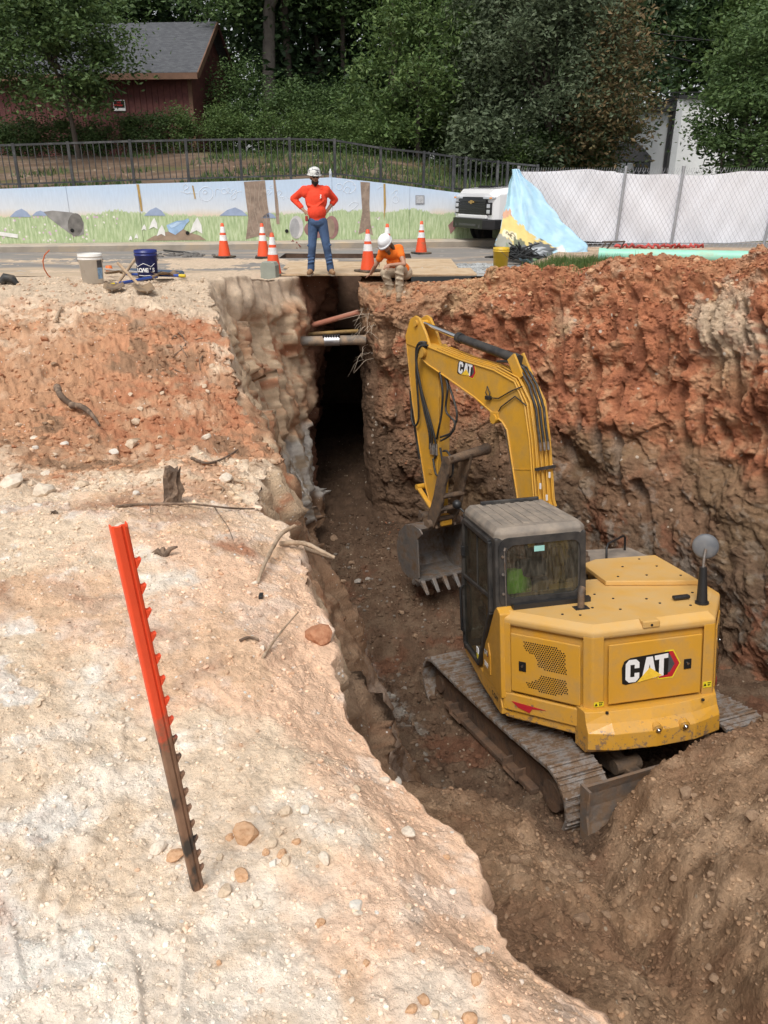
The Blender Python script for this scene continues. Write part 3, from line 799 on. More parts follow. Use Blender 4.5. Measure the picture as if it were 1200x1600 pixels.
# ---- mural wall
def mural_mat():
    m, t, b = _nt('mural_paint'); N, L = t.nodes.new, t.links.new
    tc = N('ShaderNodeTexCoord'); sp = N('ShaderNodeSeparateXYZ'); L(tc.outputs['Object'], sp.inputs[0])
    nz = N('ShaderNodeTexNoise'); nz.inputs['Scale'].default_value = .8; nz.inputs['Detail'].default_value = 5; L(tc.outputs['Object'], nz.inputs[0])
    mp = N('ShaderNodeMapping'); mp.inputs['Scale'].default_value = (9, 1, 1.6); L(tc.outputs['Object'], mp.inputs[0])
    ng = N('ShaderNodeTexNoise'); ng.inputs['Scale'].default_value = 2.2; ng.inputs['Detail'].default_value = 6; ng.inputs['Roughness'].default_value = .7; L(mp.outputs[0], ng.inputs[0])
    # height with wavy offset
    def M(op, a, b_=None, c=None):
        n = N('ShaderNodeMath'); n.operation = op
        for i, v in enumerate((a, b_, c)):
            if v is None: continue
            if isinstance(v, (int, float)): n.inputs[i].default_value = v
            else: L(v, n.inputs[i])
        return n.outputs[0]
    z = sp.outputs[2]
    zs = M('ADD', z, M('MULTIPLY', M('SUBTRACT', nz.outputs[0], .5), .35))
    sky = N('ShaderNodeValToRGB'); sky.color_ramp.elements[0].position = .36; sky.color_ramp.elements[0].color = (.70, .60, .47, 1)
    e = sky.color_ramp.elements.new(.46); e.color = (.66, .69, .73, 1)
    sky.color_ramp.elements[-1].position = .75; sky.color_ramp.elements[-1].color = (.52, .64, .80, 1)
    L(M('MULTIPLY', zs, .62), sky.inputs[0])
    gr = N('ShaderNodeValToRGB'); gr.color_ramp.elements[0].position = .32; gr.color_ramp.elements[0].color = (.24, .34, .17, 1)
    e = gr.color_ramp.elements.new(.5); e.color = (.42, .52, .29, 1)
    gr.color_ramp.elements[-1].position = .68; gr.color_ramp.elements[-1].color = (.60, .66, .46, 1)
    L(ng.outputs[0], gr.inputs[0])
    # ragged grass top
    ht = M('ADD', .66, M('ADD', M('MULTIPLY', M('SUBTRACT', ng.outputs[0], .5), .30), M('MULTIPLY', M('SUBTRACT', nz.outputs[0], .5), .45)))
    msk = N('ShaderNodeMapRange'); msk.inputs[1].default_value = -.012; msk.inputs[2].default_value = .012; L(M('SUBTRACT', ht, z), msk.inputs[0])
    mx = N('ShaderNodeMix'); mx.data_type = 'RGBA'; L(msk.outputs[0], mx.inputs[0]); L(sky.outputs[0], mx.inputs[6]); L(gr.outputs[0], mx.inputs[7])
    # flower dabs
    vo = N('ShaderNodeTexVoronoi'); vo.inputs['Scale'].default_value = 13; L(tc.outputs['Object'], vo.inputs[0])
    sc = N('ShaderNodeSeparateColor'); L(vo.outputs['Color'], sc.inputs[0])
    nf = N('ShaderNodeTexNoise'); nf.inputs['Scale'].default_value = .55; L(tc.outputs['Object'], nf.inputs[0])
    fm = M('MULTIPLY', M('MULTIPLY', M('LESS_THAN', vo.outputs['Distance'], .34), M('GREATER_THAN', sc.outputs[0], .55)), M('MULTIPLY', msk.outputs[0], M('GREATER_THAN', M('ADD', nf.outputs[0], M('MULTIPLY', sp.outputs[0], -.022)), .60)))
    fc = N('ShaderNodeMix'); fc.data_type = 'RGBA'; fc.inputs[6].default_value = (.60, .40, .55, 1); fc.inputs[7].default_value = (.75, .75, .66, 1); L(sc.outputs[1], fc.inputs[0])
    m2 = N('ShaderNodeMix'); m2.data_type = 'RGBA'; L(fm, m2.inputs[0]); L(mx.outputs[2], m2.inputs[6]); L(fc.outputs[2], m2.inputs[7])
    # weathering
    nw = N('ShaderNodeTexNoise'); nw.inputs['Scale'].default_value = 3; nw.inputs['Detail'].default_value = 8; L(mp.outputs[0], nw.inputs[0])
    mr = N('ShaderNodeMapRange'); mr.inputs[3].default_value = .86; mr.inputs[4].default_value = 1.1; L(nw.outputs[0], mr.inputs[0])
    m3 = N('ShaderNodeMix'); m3.data_type = 'RGBA'; m3.blend_type = 'MULTIPLY'; m3.inputs[0].default_value = 1; L(m2.outputs[2], m3.inputs[6]); L(mr.outputs[0], m3.inputs[7])
    L(m3.outputs[2], b.inputs['Base Color']); b.inputs['Roughness'].default_value = .8
    return m
M_MUR = mural_mat()
WA = math.atan(.18)
wall = empty('mural_wall', (-3.3, 20.8, ZR + .155), (0, 0, WA), label='long low concrete wall painted with a meadow and blue sky mural', cat='wall')
def wl(px, py):
    """pixel -> wall coordinates (along, up)"""
    d = _dir(px, py); n_ = Vector((-math.sin(WA), math.cos(WA), 0)); o_ = Vector((-3.3, 20.8, 0))
    t = (o_ - Vector((0, 0, CAM_H))).dot(n_) / d.dot(n_)
    p = Vector((0, 0, CAM_H)) + d * t - o_
    return (p.dot(Vector((math.cos(WA), math.sin(WA), 0))), p.z - ZR - .155)
top_px = [(-300, 300), (0, 295), (220, 287), (440, 281), (520, 277), (600, 286), (715, 301), (800, 309)]
tw = [wl(*p) for p in top_px]
tw = [(-14.0, tw[0][1])] + tw[1:] + [(7.7, tw[-1][1])]
joints = [wl(110, 340)[0], wl(220, 340)[0], wl(520, 340)[0], wl(640, 340)[0]]
def wtop(a): return float(np.interp(a, [p[0] for p in tw], [p[1] for p in tw]))
edges = sorted([-14.0] + joints + [7.7])
for a, b in zip(edges, edges[1:]):
    mb = MB(); st = [a + .004] + [p[0] for p in tw if a + .1 < p[0] < b - .1] + [b - .004]
    mb.loft([[(s_, 0, 0), (s_, .25, 0), (s_, .25, wtop(s_)), (s_, 0, wtop(s_))] for s_ in st])
    mb.build('wall_panel', M_MUR, wall)
P_SC = 19.4 / 1200
def dec(name, pts, m, y=-.004, z_off=0):
    mb_ = MB(); q = [wl(*p) for p in pts]
    mb_.prism(q, 'y', y, y - .003); return mb_.build(name, m, wall)
M_PB = mat('painted_bark', (.27, .20, .155), .8, 0, .35, 5, dirt=(.36, .28, .22), damt=.4, ds=7, sharp=.15)
M_PBL = mat('painted_blue', (.32, .47, .68), .7, var=.3, vs=5); M_PH = mat('painted_hills', (.30, .37, .52), .7); M_PW = mat('painted_white', (.74, .74, .72), .7)
M_PG = mat('painted_grey', (.27, .26, .25), .7, var=.4, vs=4); M_PM = mat('painted_mud', (.30, .22, .16), .8, var=.25); M_PR = mat('painted_maroon', (.28, .15, .14), .8, var=.3); M_HOLE = mat('weep_hole_black', (.008, .008, .008), .9)
M_PLB = mat('painted_pale_blue', (.45, .60, .78), .7, var=.2)
for c_, w_, h_ in ((32, 17, 10), (242, 17, 10), (365, 22, 10), (62, 12, 5), (420, 12, 6), (720, 10, 12)):
    base = {32: 336, 242: 334, 365: 334, 62: 334, 420: 338, 720: 332}[c_]
    dec('painted_hill', [(c_ - w_, base + 3), (c_ + w_, base + 3), (c_ + w_ * .6, base - h_ * .5), (c_ + w_ * .1, base - h_), (c_ - w_ * .45, base - h_ * .6)], M_PH)
dec('painted_tree', [(381, 284), (414, 282), (418, 320), (424, 356), (430, 374), (412, 368), (398, 370), (384, 374), (388, 340), (384, 310)], M_PB)
dec('painted_tree', [(427, 281), (430, 281), (435, 320), (437, 350), (432, 350)], M_PB)
dec('painted_tree', [(563, 284), (578, 285), (577, 320), (579, 350), (583, 368), (570, 362), (560, 366), (566, 330)], M_PB)
for k, (sx_, sy_) in enumerate(((388, 290), (396, 288), (404, 286), (410, 292))):
    mb = MB(); q = [wl(sx_ + 2.2 * math.sin(j * .9 + k) + j * .8, sy_ + j * 9) for j in range(9)]
    mb.tube([(a, -.006, b) for a, b in q], .008, 4); mb.build('bark_line', mat('bark_line_paint', (.40, .32, .26), .8), wall)
dec('painted_barrel', [(68, 331), (82, 329), (112, 332), (124, 336), (131, 348), (131, 366), (122, 369), (108, 364), (92, 352), (76, 340)], M_PG)
q = [(118 + 12 * math.cos(a), 351 + 18 * math.sin(a)) for a in np.linspace(0, 2 * math.pi, 20, endpoint=False)]
dec('painted_barrel_end', q[::-1], mat('painted_dark_grey', (.15, .14, .13), .7, var=.4, vs=9), -.008)
dec('painted_mound', [(228, 376), (322, 375), (312, 368), (298, 364), (286, 358), (272, 360), (252, 364), (238, 370)], M_PM)
dec('painted_bottle', [(260, 352), (276, 345), (288, 344), (294, 341), (296, 345), (291, 350), (286, 358), (274, 367), (264, 362)], M_PBL, -.009)
dec('painted_bottle_shine', [(264, 352), (277, 347), (284, 347), (276, 353), (268, 356)], M_PLB, -.013)
for (lx, ly, s_) in ((240, 349, 9), (252, 360, 9), (307, 352, 13), (225, 355, 5), (204, 372, 4), (213, 369, 4)):
    dec('painted_lily', [(lx - s_ * .8, ly + s_), (lx, ly + s_ * .6), (lx + s_ * .7, ly + s_), (lx + s_ * .6, ly), (lx + s_ * .1, ly - s_), (lx - s_ * .4, ly - s_ * .2)], M_PW, -.009)
def oval(cx_, cy_, rx, ry, n=20): return [(cx_ + rx * math.cos(a), cy_ + ry * math.sin(a)) for a in np.linspace(0, 2 * math.pi, n, endpoint=False)][::-1]
dec('painted_drum', oval(495, 358, 20, 14), M_PR, -.004); 
for cx_ in (463, 518):
    dec('painted_reel', oval(cx_, 355, 11, 18), mat('painted_pale_grey', (.52, .50, .50), .8, var=.25) if cx_ < 500 else M_PR, -.009)
    dec('painted_reel_face', oval(cx_ - 2.5, 356, 7.5, 15), mat('painted_mid_grey', (.36, .36, .37), .8, var=.3) if cx_ < 500 else M_PM, -.013)
dec('painted_pebble', [(0, 362), (28, 366), (28, 372), (0, 368)], M_PW, -.009)
dec('painted_weed', [(700, 352), (708, 344), (712, 356), (704, 366)], M_PR)
for hx_, hy_ in ((113, 360), (293, 364), (448, 361)):
    mb = MB(); a, b = wl(hx_, hy_); mb.cyl((a, -.004, b), (a, -.02, b), .045, n=14); mb.build('weep_hole', M_HOLE, wall)
dec('rust_stain', [(213, 288), (217, 288), (221, 312), (223, 330), (220, 330), (217, 310)], mat('rust_streak', (.42, .28, .10), .9, var=.3), -.009)
dec('rust_stain', [(300, 290), (302, 290), (306, 310), (304, 311)], MATS['rust_streak'], -.009)
dec('rust_stain', [(599, 287), (602, 287), (603, 320), (600, 345)], MATS['rust_streak'], -.009)
# chalk-white script and swirls
def swirl(pts, w=.007):
    q = [Vector((a, -.001, b)) for a, b in (wl(*p) for p in pts)]; fine = []
    for i in range(len(q) - 1):
        a, b, c, d = q[max(0, i - 1)], q[i], q[i + 1], q[min(len(q) - 1, i + 2)]
        for k in range(5):
            t = k / 5; fine.append(.5 * ((2 * b) + (c - a) * t + (2 * a - 5 * b + 4 * c - d) * t * t + (3 * b - a - 3 * c + d) * t ** 3))
    fine.append(q[-1]); mb_ = MB(); mb_.tube(fine, w, 4); mb_.build('painted_script', mat('faint_script_paint', (.66, .71, .78), .8), wall)
def circ(cx_, cy_, r, a0=0, a1=6.6, n=12, k=1.0): return [(cx_ + r * (k ** i) * math.cos(a0 + (a1 - a0) * i / n), cy_ + r * (k ** i) * math.sin(a0 + (a1 - a0) * i / n)) for i in range(n + 1)]
swirl(circ(290, 292, 4) + [(287, 299), (293, 303), (298, 299)]); swirl([(282, 299), (292, 302), (308, 302)]); swirl(circ(322, 303, 11)); swirl(circ(320, 300, 4, 0, 9, 14, .95))
swirl([(336, 306), (337, 297), (341, 295), (344, 298)]); swirl(circ(350, 299, 4)); swirl([(354, 303), (359, 296), (355, 294), (356, 301), (361, 302)]); swirl([(366, 296), (362, 298), (365, 303), (369, 297), (369, 308), (363, 312), (361, 307), (372, 300), (378, 299)])
swirl([(417, 303), (421, 299), (419, 296), (416, 300), (420, 304), (425, 299)]); swirl(circ(424, 292, 2.5)); swirl([(432, 301), (436, 297), (440, 301), (436, 306), (443, 309)]); swirl(circ(442, 309, 2)); swirl([(449, 308), (453, 311)])
swirl(circ(530, 292, 5)); swirl([(536, 300), (541, 292), (547, 295), (545, 302), (552, 299), (556, 291), (551, 288)]); swirl(circ(546, 293, 10, 2, 7)); swirl([(545, 322), (552, 316), (560, 318), (554, 325), (546, 330)]); swirl(circ(618, 312, 5) + [(616, 300), (622, 298), (618, 306)]); swirl([(590, 296), (596, 291), (600, 296)]); swirl([(612, 303), (620, 296)])
for k in range(9):
    swirl([(345 / 3.4 + k * 3 - 2, 385.5 + (k % 2) * .8), (345 / 3.4 + k * 3, 383.8 + (k % 3) * .7), (345 / 3.4 + k * 3 + 1, 386)], .006) if False else None
# plaque
dec('plaque_frame', [(649, 305), (663, 305), (663, 319), (649, 319)][::-1], mat('plaque_grey', (.30, .31, .34), .5), -.012)
dec('plaque_plate', [(650.5, 306.5), (661.5, 306.5), (661.5, 317.5), (650.5, 317.5)][::-1], mat('plaque_print', (.45, .46, .48), .5, var=.35, vs=60), -.018)
# bottle left on the wall
mb = MB(); q = wl(517, 278); mb.lathe([(.0, 0), (.035, 0), (.035, .13), (.018, .17), (.016, .20), (0, .2)], 12, (q[0], .08, wtop(q[0]))); M_ = Matrix.Translation((-3.3, 20.8, ZR + .155)) @ Matrix.Rotation(WA, 4, 'Z'); mb.xf(M_)
mb.build('water_bottle', mat('clear_plastic_bottle', (.65, .68, .72), .2, alpha=.75), None, label='small clear plastic bottle standing on top of the mural wall', cat='bottle')

# ---- iron railing on the wall
M_IRON = mat('railing_iron', (.045, .047, .05), .5, .3, .2, 6, dirt=(.12, .12, .12), damt=.35)
rail = empty('iron_railing', (-3.3, 20.8, ZR + .155), (0, 0, WA), label='black iron railing along the top of the mural wall', cat='railing')
ft = [(-300, 238), (0, 226), (220, 219), (440, 215.5), (520, 217.5), (600, 231), (660, 237), (720, 245), (800, 255)]
fq = [wl(*p) for p in ft]; fq[0] = (-14.0, fq[0][1]); fq.append((7.5, fq[-1][1] - .05))
def ftop(a): return float(np.interp(a, [p[0] for p in fq], [p[1] for p in fq]))
yr = .12
posts = [wl(p, 250)[0] for p in (-250, -160, -70, 22, 108, 205, 292, 376, 454, 524, 596, 664, 730, 796)] + [5.2, 6.4, 7.5]
for a in posts:
    mb = MB(); mb.b2((a - .032, yr - .032, wtop(a)), (a + .032, yr + .032, ftop(a) + .03)); mb.build('railing_post', M_IRON, rail)
for a, b in zip(posts, posts[1:]):
    mb = MB(); bar(mb, (a, yr, ftop(a) - .01), (b, yr, ftop(b) - .01), .04, .045); mb.build('top_rail', M_IRON, rail)
    mb = MB(); bar(mb, (a, yr, wtop(a) + .09), (b, yr, wtop(b) + .09), .03, .035); mb.build('bottom_rail', M_IRON, rail)
    n_ = max(1, round((b - a) / .145))
    for k in range(1, n_):
        s_ = a + (b - a) * k / n_
        mb = MB(); mb.b2((s_ - .010, yr - .010, wtop(s_) + .08), (s_ + .010, yr + .010, ftop(s_) - .02)); mb.build('picket', M_IRON, rail)

# ---- hillside behind the wall and far ground
xs = np.linspace(-70, 70, 180); ys = np.concatenate([np.linspace(0, 12, 70), np.geomspace(12.5, 180, 40)])
X, V_ = np.meshgrid(xs, ys)
Y = wallY(np.clip(X, -20, 5)) + .2 + V_
wt = np.array([wtop((x + 3.3) / math.cos(WA)) for x in xs]) + ZR + .155 - .03
wt = np.where(xs > 4.2, ZR - .03 + 0 * wt, wt)
Z = wt[None] + (.95 * sstep(0, 6.5, V_) + .03 * np.clip(V_ - 6, 0, 200) ** 1.0)
P = np.stack([X, Y, Z], -1); P[..., 2] += .05 * fbm(P, .8, 3) * sstep(0, .6, V_)
c1 = fbm(P, .5, 4, .6, False, 3.); c2 = fbm(P, 3., 3, .6, False, 9.)
C = np.broadcast_to(np.array([.15, .10, .07]), P.shape).copy()
C = mix(C, [.21, .155, .115], sstep(0, .4, c2)); C = mix(C, [.085, .10, .035], sstep(-.1, .4, c1 + .09 * (X + 4.5)) * .85); C = mix(C, [.05, .06, .03], sstep(6.5, 9, V_))
o = np_mesh('hillside', P, grid_faces(*X.shape), soil_mat('mulch_and_grass', fine=12, bump=.9, dist=.05, fleck=.06, fleck_col=(.34, .27, .2), var=.5), np.clip(C, .02, .6)); tag(o, 'mulched bank with thin grass behind the railing', None, kind='structure')

# ---- dark red shed
M_SID = mat('red_siding', (.10, .030, .028), .75, 0, .18, 4, dirt=(.16, .055, .045), damt=.4, ds=5)
M_TRIM = mat('weathered_trim', (.15, .08, .05), .8, 0, .25, 5)
M_DRED = mat('dark_red_trim', (.075, .022, .02), .8)
def shingle_mat():
    m, t, b = _nt('grey_shingles'); N, L = t.nodes.new, t.links.new
    tc = N('ShaderNodeTexCoord'); br = N('ShaderNodeTexBrick'); br.inputs['Scale'].default_value = 4.2; br.inputs['Mortar Size'].default_value = .012
    br.inputs['Color1'].default_value = (.062, .066, .076, 1); br.inputs['Color2'].default_value = (.10, .105, .115, 1); br.inputs['Mortar'].default_value = (.05, .05, .055, 1)
    br.inputs['Brick Width'].default_value = .55; br.inputs['Row Height'].default_value = .28
    L(tc.outputs['Generated'], br.inputs[0]); mp = N('ShaderNodeMapping'); mp.inputs['Scale'].default_value = (3.2, 1.5, 1); L(tc.outputs['UV'], mp.inputs[0])
    ob = N('ShaderNodeMapping'); ob.inputs['Rotation'].default_value = (R(-33), 0, 0); L(tc.outputs['Object'], ob.inputs[0]); L(ob.outputs[0], br.inputs[0])
    L(br.outputs[0], b.inputs['Base Color']); b.inputs['Roughness'].default_value = .9
    bp = N('ShaderNodeBump'); bp.inputs['Strength'].default_value = .5; bp.inputs['Distance'].default_value = .02; L(br.outputs[1], bp.inputs['Height']); bp.invert = True; L(bp.outputs[0], b.inputs['Normal'])
    return m
hc = atY(303, 190, 28.5)      # front right corner
shed = empty('red_shed', (hc.x, hc.y, 2.3), (0, 0, R(-5)), label='dark red board-sided shed with grey shingle roof on the hill', cat='shed')
HE = atY(303, 104, 28.5).z - 2.3   # wall top
DEP, WID = 4.6, 9.5
mb = MB(); mb.b2((-WID, .02, 0), (-.02, DEP, HE)); mb.build('wall', M_SID, shed)
bw = .205; k = 0
mb = MB(); mb.b2((-bw + .008, 0, 0), (-.008, .022, HE - .16)); bme = mb.mesh('board', M_SID)
for k in range(int(WID / bw)):
    o = bpy.data.objects.new('board', bme); link(o, shed); o.location = (-k * bw - .10, -.012 - random.uniform(0, .004), 0)
mb = MB(); mb.b2((-WID, -.03, HE - .16), (0, .02, HE + .02)); mb.build('frieze_board', M_DRED, shed)
mb = MB(); mb.b2((-.10, -.03, 0), (.03, .02, HE)); mb.build('corner_trim', M_TRIM, shed)
mb = MB()   # gable wall
mb.prism([(0.02, 0), (DEP, 0), (DEP, HE), (DEP / 2, HE + 1.55), (.02, HE)], 'x', -.02, .022); mb.build('gable_wall', M_SID, shed)
OV = .42; rs = 1.55 / (DEP / 2)
M_SHI = shingle_mat()
for sgn in (0, 1):
    mb = MB()
    if sgn == 0: pr_ = [(-OV, HE - OV * rs), (DEP / 2, HE + 1.55), (DEP / 2, HE + 1.63), (-OV, HE - OV * rs + .08)]
    else: pr_ = [(DEP + OV, HE - OV * rs), (DEP + OV, HE - OV * rs + .08), (DEP / 2, HE + 1.63), (DEP / 2, HE + 1.55)]
    mb.prism(pr_, 'x', -WID - .4, .38); mb.build('roof', M_SHI, shed)
mb = MB(); mb.b2((-WID - .4, -OV - .03, HE - OV * rs - .12), (.38, -OV + .02, HE - OV * rs + .06)); mb.build('fascia', M_TRIM, shed)
for sgn in (0, 1):
    mb = MB(); ys_ = (-OV, DEP / 2) if sgn == 0 else (DEP + OV, DEP / 2)
    bar(mb, (.40, ys_[0], HE - OV * rs - .02), (.40, ys_[1], HE + 1.52), .04, .18); mb.build('rake_board', M_DRED if sgn else M_TRIM, shed)
mb = MB(); mb.b2((.03, .5, HE + .1), (.05, .9, HE + .25)); mb.build('gable_vent', M_TRIM, shed)
# sign
sg = atY(180.5, 163, 28.3) - Vector((hc.x, hc.y, 2.3)); sx_ = sg.x
mb = MB(); mb.box((sx_, -.045, sg.z), (.40, .012, .32)); sgn_ = mb.build('wall_sign', M_DEC_W, shed)
mb = MB(); mb.box((sx_, -.053, sg.z + .035), (.36, .006, .21)); mb.build('sign_panel', M_DEC_B, sgn_)
for body, zz_, sz in (('NO', .085, .085), ('TRESPASSING', .0, .062)):
    text_obj('sign_text', body, sz, mat('sign_red', (.62, .03, .03), .5), sgn_, Matrix(((1, 0, 0, sx_), (0, 0, -1, -.057), (0, 1, 0, sg.z + zz_), (0, 0, 0, 1))), .002)
# ---- white modern building at the right
M_WHT = mat('white_render', (.80, .80, .80), .8, var=.04); M_WHG = mat('pale_siding', (.62, .63, .64), .8, var=.05); M_BLD = mat('black_metal', (.02, .02, .022), .5)
b0 = atY(985, 262, 38); bz = 1.2
bld = empty('white_building', (b0.x, 38, bz), (0, 0, R(-4)), label='white modern building with dark roof railing, half hidden by trees', cat='building')
sc_ = 34.5 / 1200
def bx_(x0, x1, y0, y1, yy0, yy1):   # pixel rectangle -> local box
    return ((x0 - 985) * sc_, yy0, 1.6 - bz + (287 - y1) * sc_ * 1.06), ((x1 - 985) * sc_, yy1, 1.6 - bz + (287 - y0) * sc_ * 1.06)
def bpx(name, m, r_, y0, y1, par=bld): 
    mb_ = MB(); mb_.b2(*bx_(*r_, y0, y1)); return mb_.build(name, m, par)
bpx('wall', M_WHG, (940, 1042, 188, 310), .3, 6); bpx('wall', M_WHT, (1046, 1130, 172, 310), 0, 6); bpx('corner_band', M_WHG, (1043, 1052, 172, 310), -.12, .0)
bpx('downpipe', M_BLD, (1037, 1041, 185, 300), .15, .27); bpx('fascia', M_BLD, (930, 1044, 183, 188), 0, 6.2); bpx('fascia', M_BLD, (1043, 1130, 168, 172), -.2, 6.2)
w_ = bpx('window', M_BLD, (993, 1017, 250, 272), .2, .3); bpx('pane', mat('dark_window_glass', (.03, .035, .04), .1), (995, 1015, 252, 270), .17, .2, w_)
for k in range(6): bpx('rail_post', M_BLD, (1020 + k * 18, 1021.5 + k * 18, 162, 183), .4, .46)
for y_ in (162, 167, 172, 177): bpx('railing_bar', M_BLD, (1010, 1118, y_, y_ + 1.3), .4, .45)
mb = MB(); q = atY(978, 264, 34); mb.lathe([(1.05, .55), (.95, .75), (.5, 1.15), (.05, 1.3), (0, 1.3)], 10, (q.x, 34, q.z - .3)); mb.cyl((q.x, 34, .8), (q.x, 34, q.z + .95), .03)
mb.build('patio_umbrella', mat('black_canvas', (.012, .012, .014), .8), None, label='black patio umbrella beside the white building', cat='umbrella')
# ------------------------------------------------------------------ vegetation
def leaf_mat(name, cols, rough=.55, tr=.25):
    m, t, b = _nt(name); N, L = t.nodes.new, t.links.new
    ge = N('ShaderNodeNewGeometry'); rp = N('ShaderNodeValToRGB'); rp.color_ramp.interpolation = 'LINEAR'
    n = len(cols)
    rp.color_ramp.elements[0].color = (*cols[0], 1); rp.color_ramp.elements[-1].color = (*cols[-1], 1)
    for i in range(1, n - 1):
        e = rp.color_ramp.elements.new(i / (n - 1)); e.color = (*cols[i], 1)
    L(ge.outputs['Random Per Island'], rp.inputs[0]); L(rp.outputs[0], b.inputs['Base Color']); b.inputs['Roughness'].default_value = rough
    b.inputs['Specular IOR Level'].default_value = .35
    td = N('ShaderNodeBsdfTranslucent'); L(rp.outputs[0], td.inputs[0]); mx = N('ShaderNodeMixShader'); mx.inputs[0].default_value = tr
    out = t.nodes['Material Output']; L(b.outputs[0], mx.inputs[1]); L(td.outputs[0], mx.inputs[2]); L(mx.outputs[0], out.inputs[0])
    return m
LG_MID = leaf_mat('leaf_mid_green', [(0.0455, 0.0845, 0.0286), (0.0780, 0.1365, 0.0416), (0.1170, 0.1820, 0.0585), (0.0650, 0.1105, 0.0390)])
LG_DRK = leaf_mat('leaf_dark_green', [(0.0243, 0.0486, 0.0216), (0.0405, 0.0783, 0.0297), (0.0607, 0.1013, 0.0405)])
LG_LIT = leaf_mat('leaf_light_green', [(0.0600, 0.1080, 0.0300), (0.0960, 0.1620, 0.0456), (0.1500, 0.2160, 0.0660), (0.0540, 0.0960, 0.0300)])
LG_GRY = leaf_mat('leaf_grey_green', [(0.0660, 0.0936, 0.0504), (0.1020, 0.1380, 0.0744), (0.1440, 0.1800, 0.1020), (0.0600, 0.0840, 0.0420)])
LG_DRY = leaf_mat('leaf_dry_brown', [(.22, .15, .075), (.16, .115, .05), (.10, .11, .045), (.28, .19, .10)])
M_BARK = mat('bark', (.085, .068, .055), .9, 0, .35, 5, bump=.8, bs=14); M_BARK2 = mat('grey_bark', (.15, .13, .115), .9, 0, .35, 5, bump=.8, bs=14)
def leaves(ctr, size, rg, droop=.0, aspect=.45, flat=.5):
    """rhombic leaves at the given centres -> verts, faces"""
    n = len(ctr)
    d = rg.normal(size=(n, 3)); d[:, 2] = d[:, 2] * (1 - flat) - droop; d /= np.linalg.norm(d, axis=1, keepdims=True) + 1e-9
    r = rg.normal(size=(n, 3)); r[:, 2] += .6; s = np.cross(d, r); s /= np.linalg.norm(s, axis=1, keepdims=True) + 1e-9
    L_ = (size * rg.uniform(.6, 1.3, n))[:, None]
    nrm_ = np.cross(d, s)
    V = np.stack([ctr - d * L_ * .5, ctr + s * L_ * aspect * .5 + nrm_ * L_ * .06, ctr + d * L_ * .5, ctr - s * L_ * aspect * .5 + nrm_ * L_ * .06], 1).reshape(-1, 3)
    F = np.arange(4 * n).reshape(n, 4)
    return V, F
def crown_pts(rg, c, rad, n_cl, per, cl_r, low=-.75, shell=.55, droop=0.):
    """clumps spread through an uneven ellipsoid; returns leaf centres and clump centres"""
    out = []; cc = []
    lob = rg.normal(size=(7, 3)); lob /= np.linalg.norm(lob, axis=1, keepdims=True)
    while len(cc) < n_cl:
        u = rg.normal(size=3); u /= np.linalg.norm(u)
        if u[2] < low: continue
        k = 1 + .28 * np.max(lob @ u) - .18
        r_ = (shell + (1 - shell) * rg.random()) if rg.random() < .8 else rg.random() ** .5
        p = np.array(c) + u * np.array(rad) * r_ * k
        cc.append(p)
    cc = np.array(cc)
    for p in cc:
        m_ = int(per * rg.uniform(.5, 1.5)); s_ = cl_r * rg.uniform(.6, 1.35)
        q = rg.normal(size=(m_, 3)) * np.array([1, 1, .6]) * s_ * .5
        q[:, 2] -= droop * (np.abs(q[:, 0]) + np.abs(q[:, 1]))
        out.append(p + q)
    return np.concatenate(out), cc
def tree(name, label, base, c, rad, n_cl, per, cl_r, size, m, trunk_r=.15, seed=1, low=-.75, droop=.0, dry=None, bark=None, nlimb=9, lean=(0, 0), group=None, cat='tree', shell=.55, aspect=.45, fork=.35, dense_trunk=True):
    rg = np.random.default_rng(seed)
    base, c = Vector(base), Vector(c)
    t = empty(name, base, label=label, cat=cat, group=group)
    rel = c - base
    pts, cc = crown_pts(rg, rel, rad, n_cl, per, cl_r, low, shell, droop)
    V, F = leaves(pts, size, rg, droop, aspect)
    mi = None; mats = [m]
    if dry is not None:
        mats.append(dry); f_ = sstep(dry_rng[0], dry_rng[1], (pts[:, 0] - rel.x) / rad[0] - .35 * (pts[:, 2] - rel.z) / rad[2])
        mi = (rg.random(len(pts)) < f_ * .75).astype(int)
    o = np_mesh('crown', V, F, mats, None, False, t, mi)
    mb_ = MB(); forkp = Vector((rel.x * fork * .6 + lean[0], rel.y * fork * .6, max(.4, (rel.z - rad[2] * .55))))
    mid = forkp * .5 + Vector((rg.normal() * .06, rg.normal() * .06, 0)) * forkp.z * .3
    mb_.tube([(0, 0, -.3), (0, 0, .15), mid, forkp, forkp.lerp(rel, .6)], [trunk_r * 1.35, trunk_r * 1.1, trunk_r * .92, trunk_r * .8, trunk_r * .35], 10)
    idx = rg.choice(len(cc), min(nlimb, len(cc)), replace=False)
    for i in idx:
        e = Vector(cc[i]); s_ = forkp.lerp(rel, rg.uniform(0, .55)); w = s_.lerp(e, .5) + Vector((0, 0, -.12 * (e - s_).length * rg.random()))
        mb_.tube([s_, w, e], [trunk_r * .42, trunk_r * .26, trunk_r * .08], 6)
    mb_.build('trunk', bark or M_BARK, t)
    return t
dry_rng = (.1, .7)
hz = lambda x, y: drop_h(x, y)
def drop_h(x, y):
    v = y - wallY(min(max(x, -20), 5)) - .2
    wt_ = wtop((x + 3.3) / math.cos(WA)) + ZR + .125 if x <= 4.2 else ZR - .03
    t_ = min(max(v / 6.5, 0), 1)
    return wt_ + .95 * t_ * t_ * (3 - 2 * t_) + .03 * max(v - 6, 0)
def T(px, py, Y): return atY(px, py, Y)
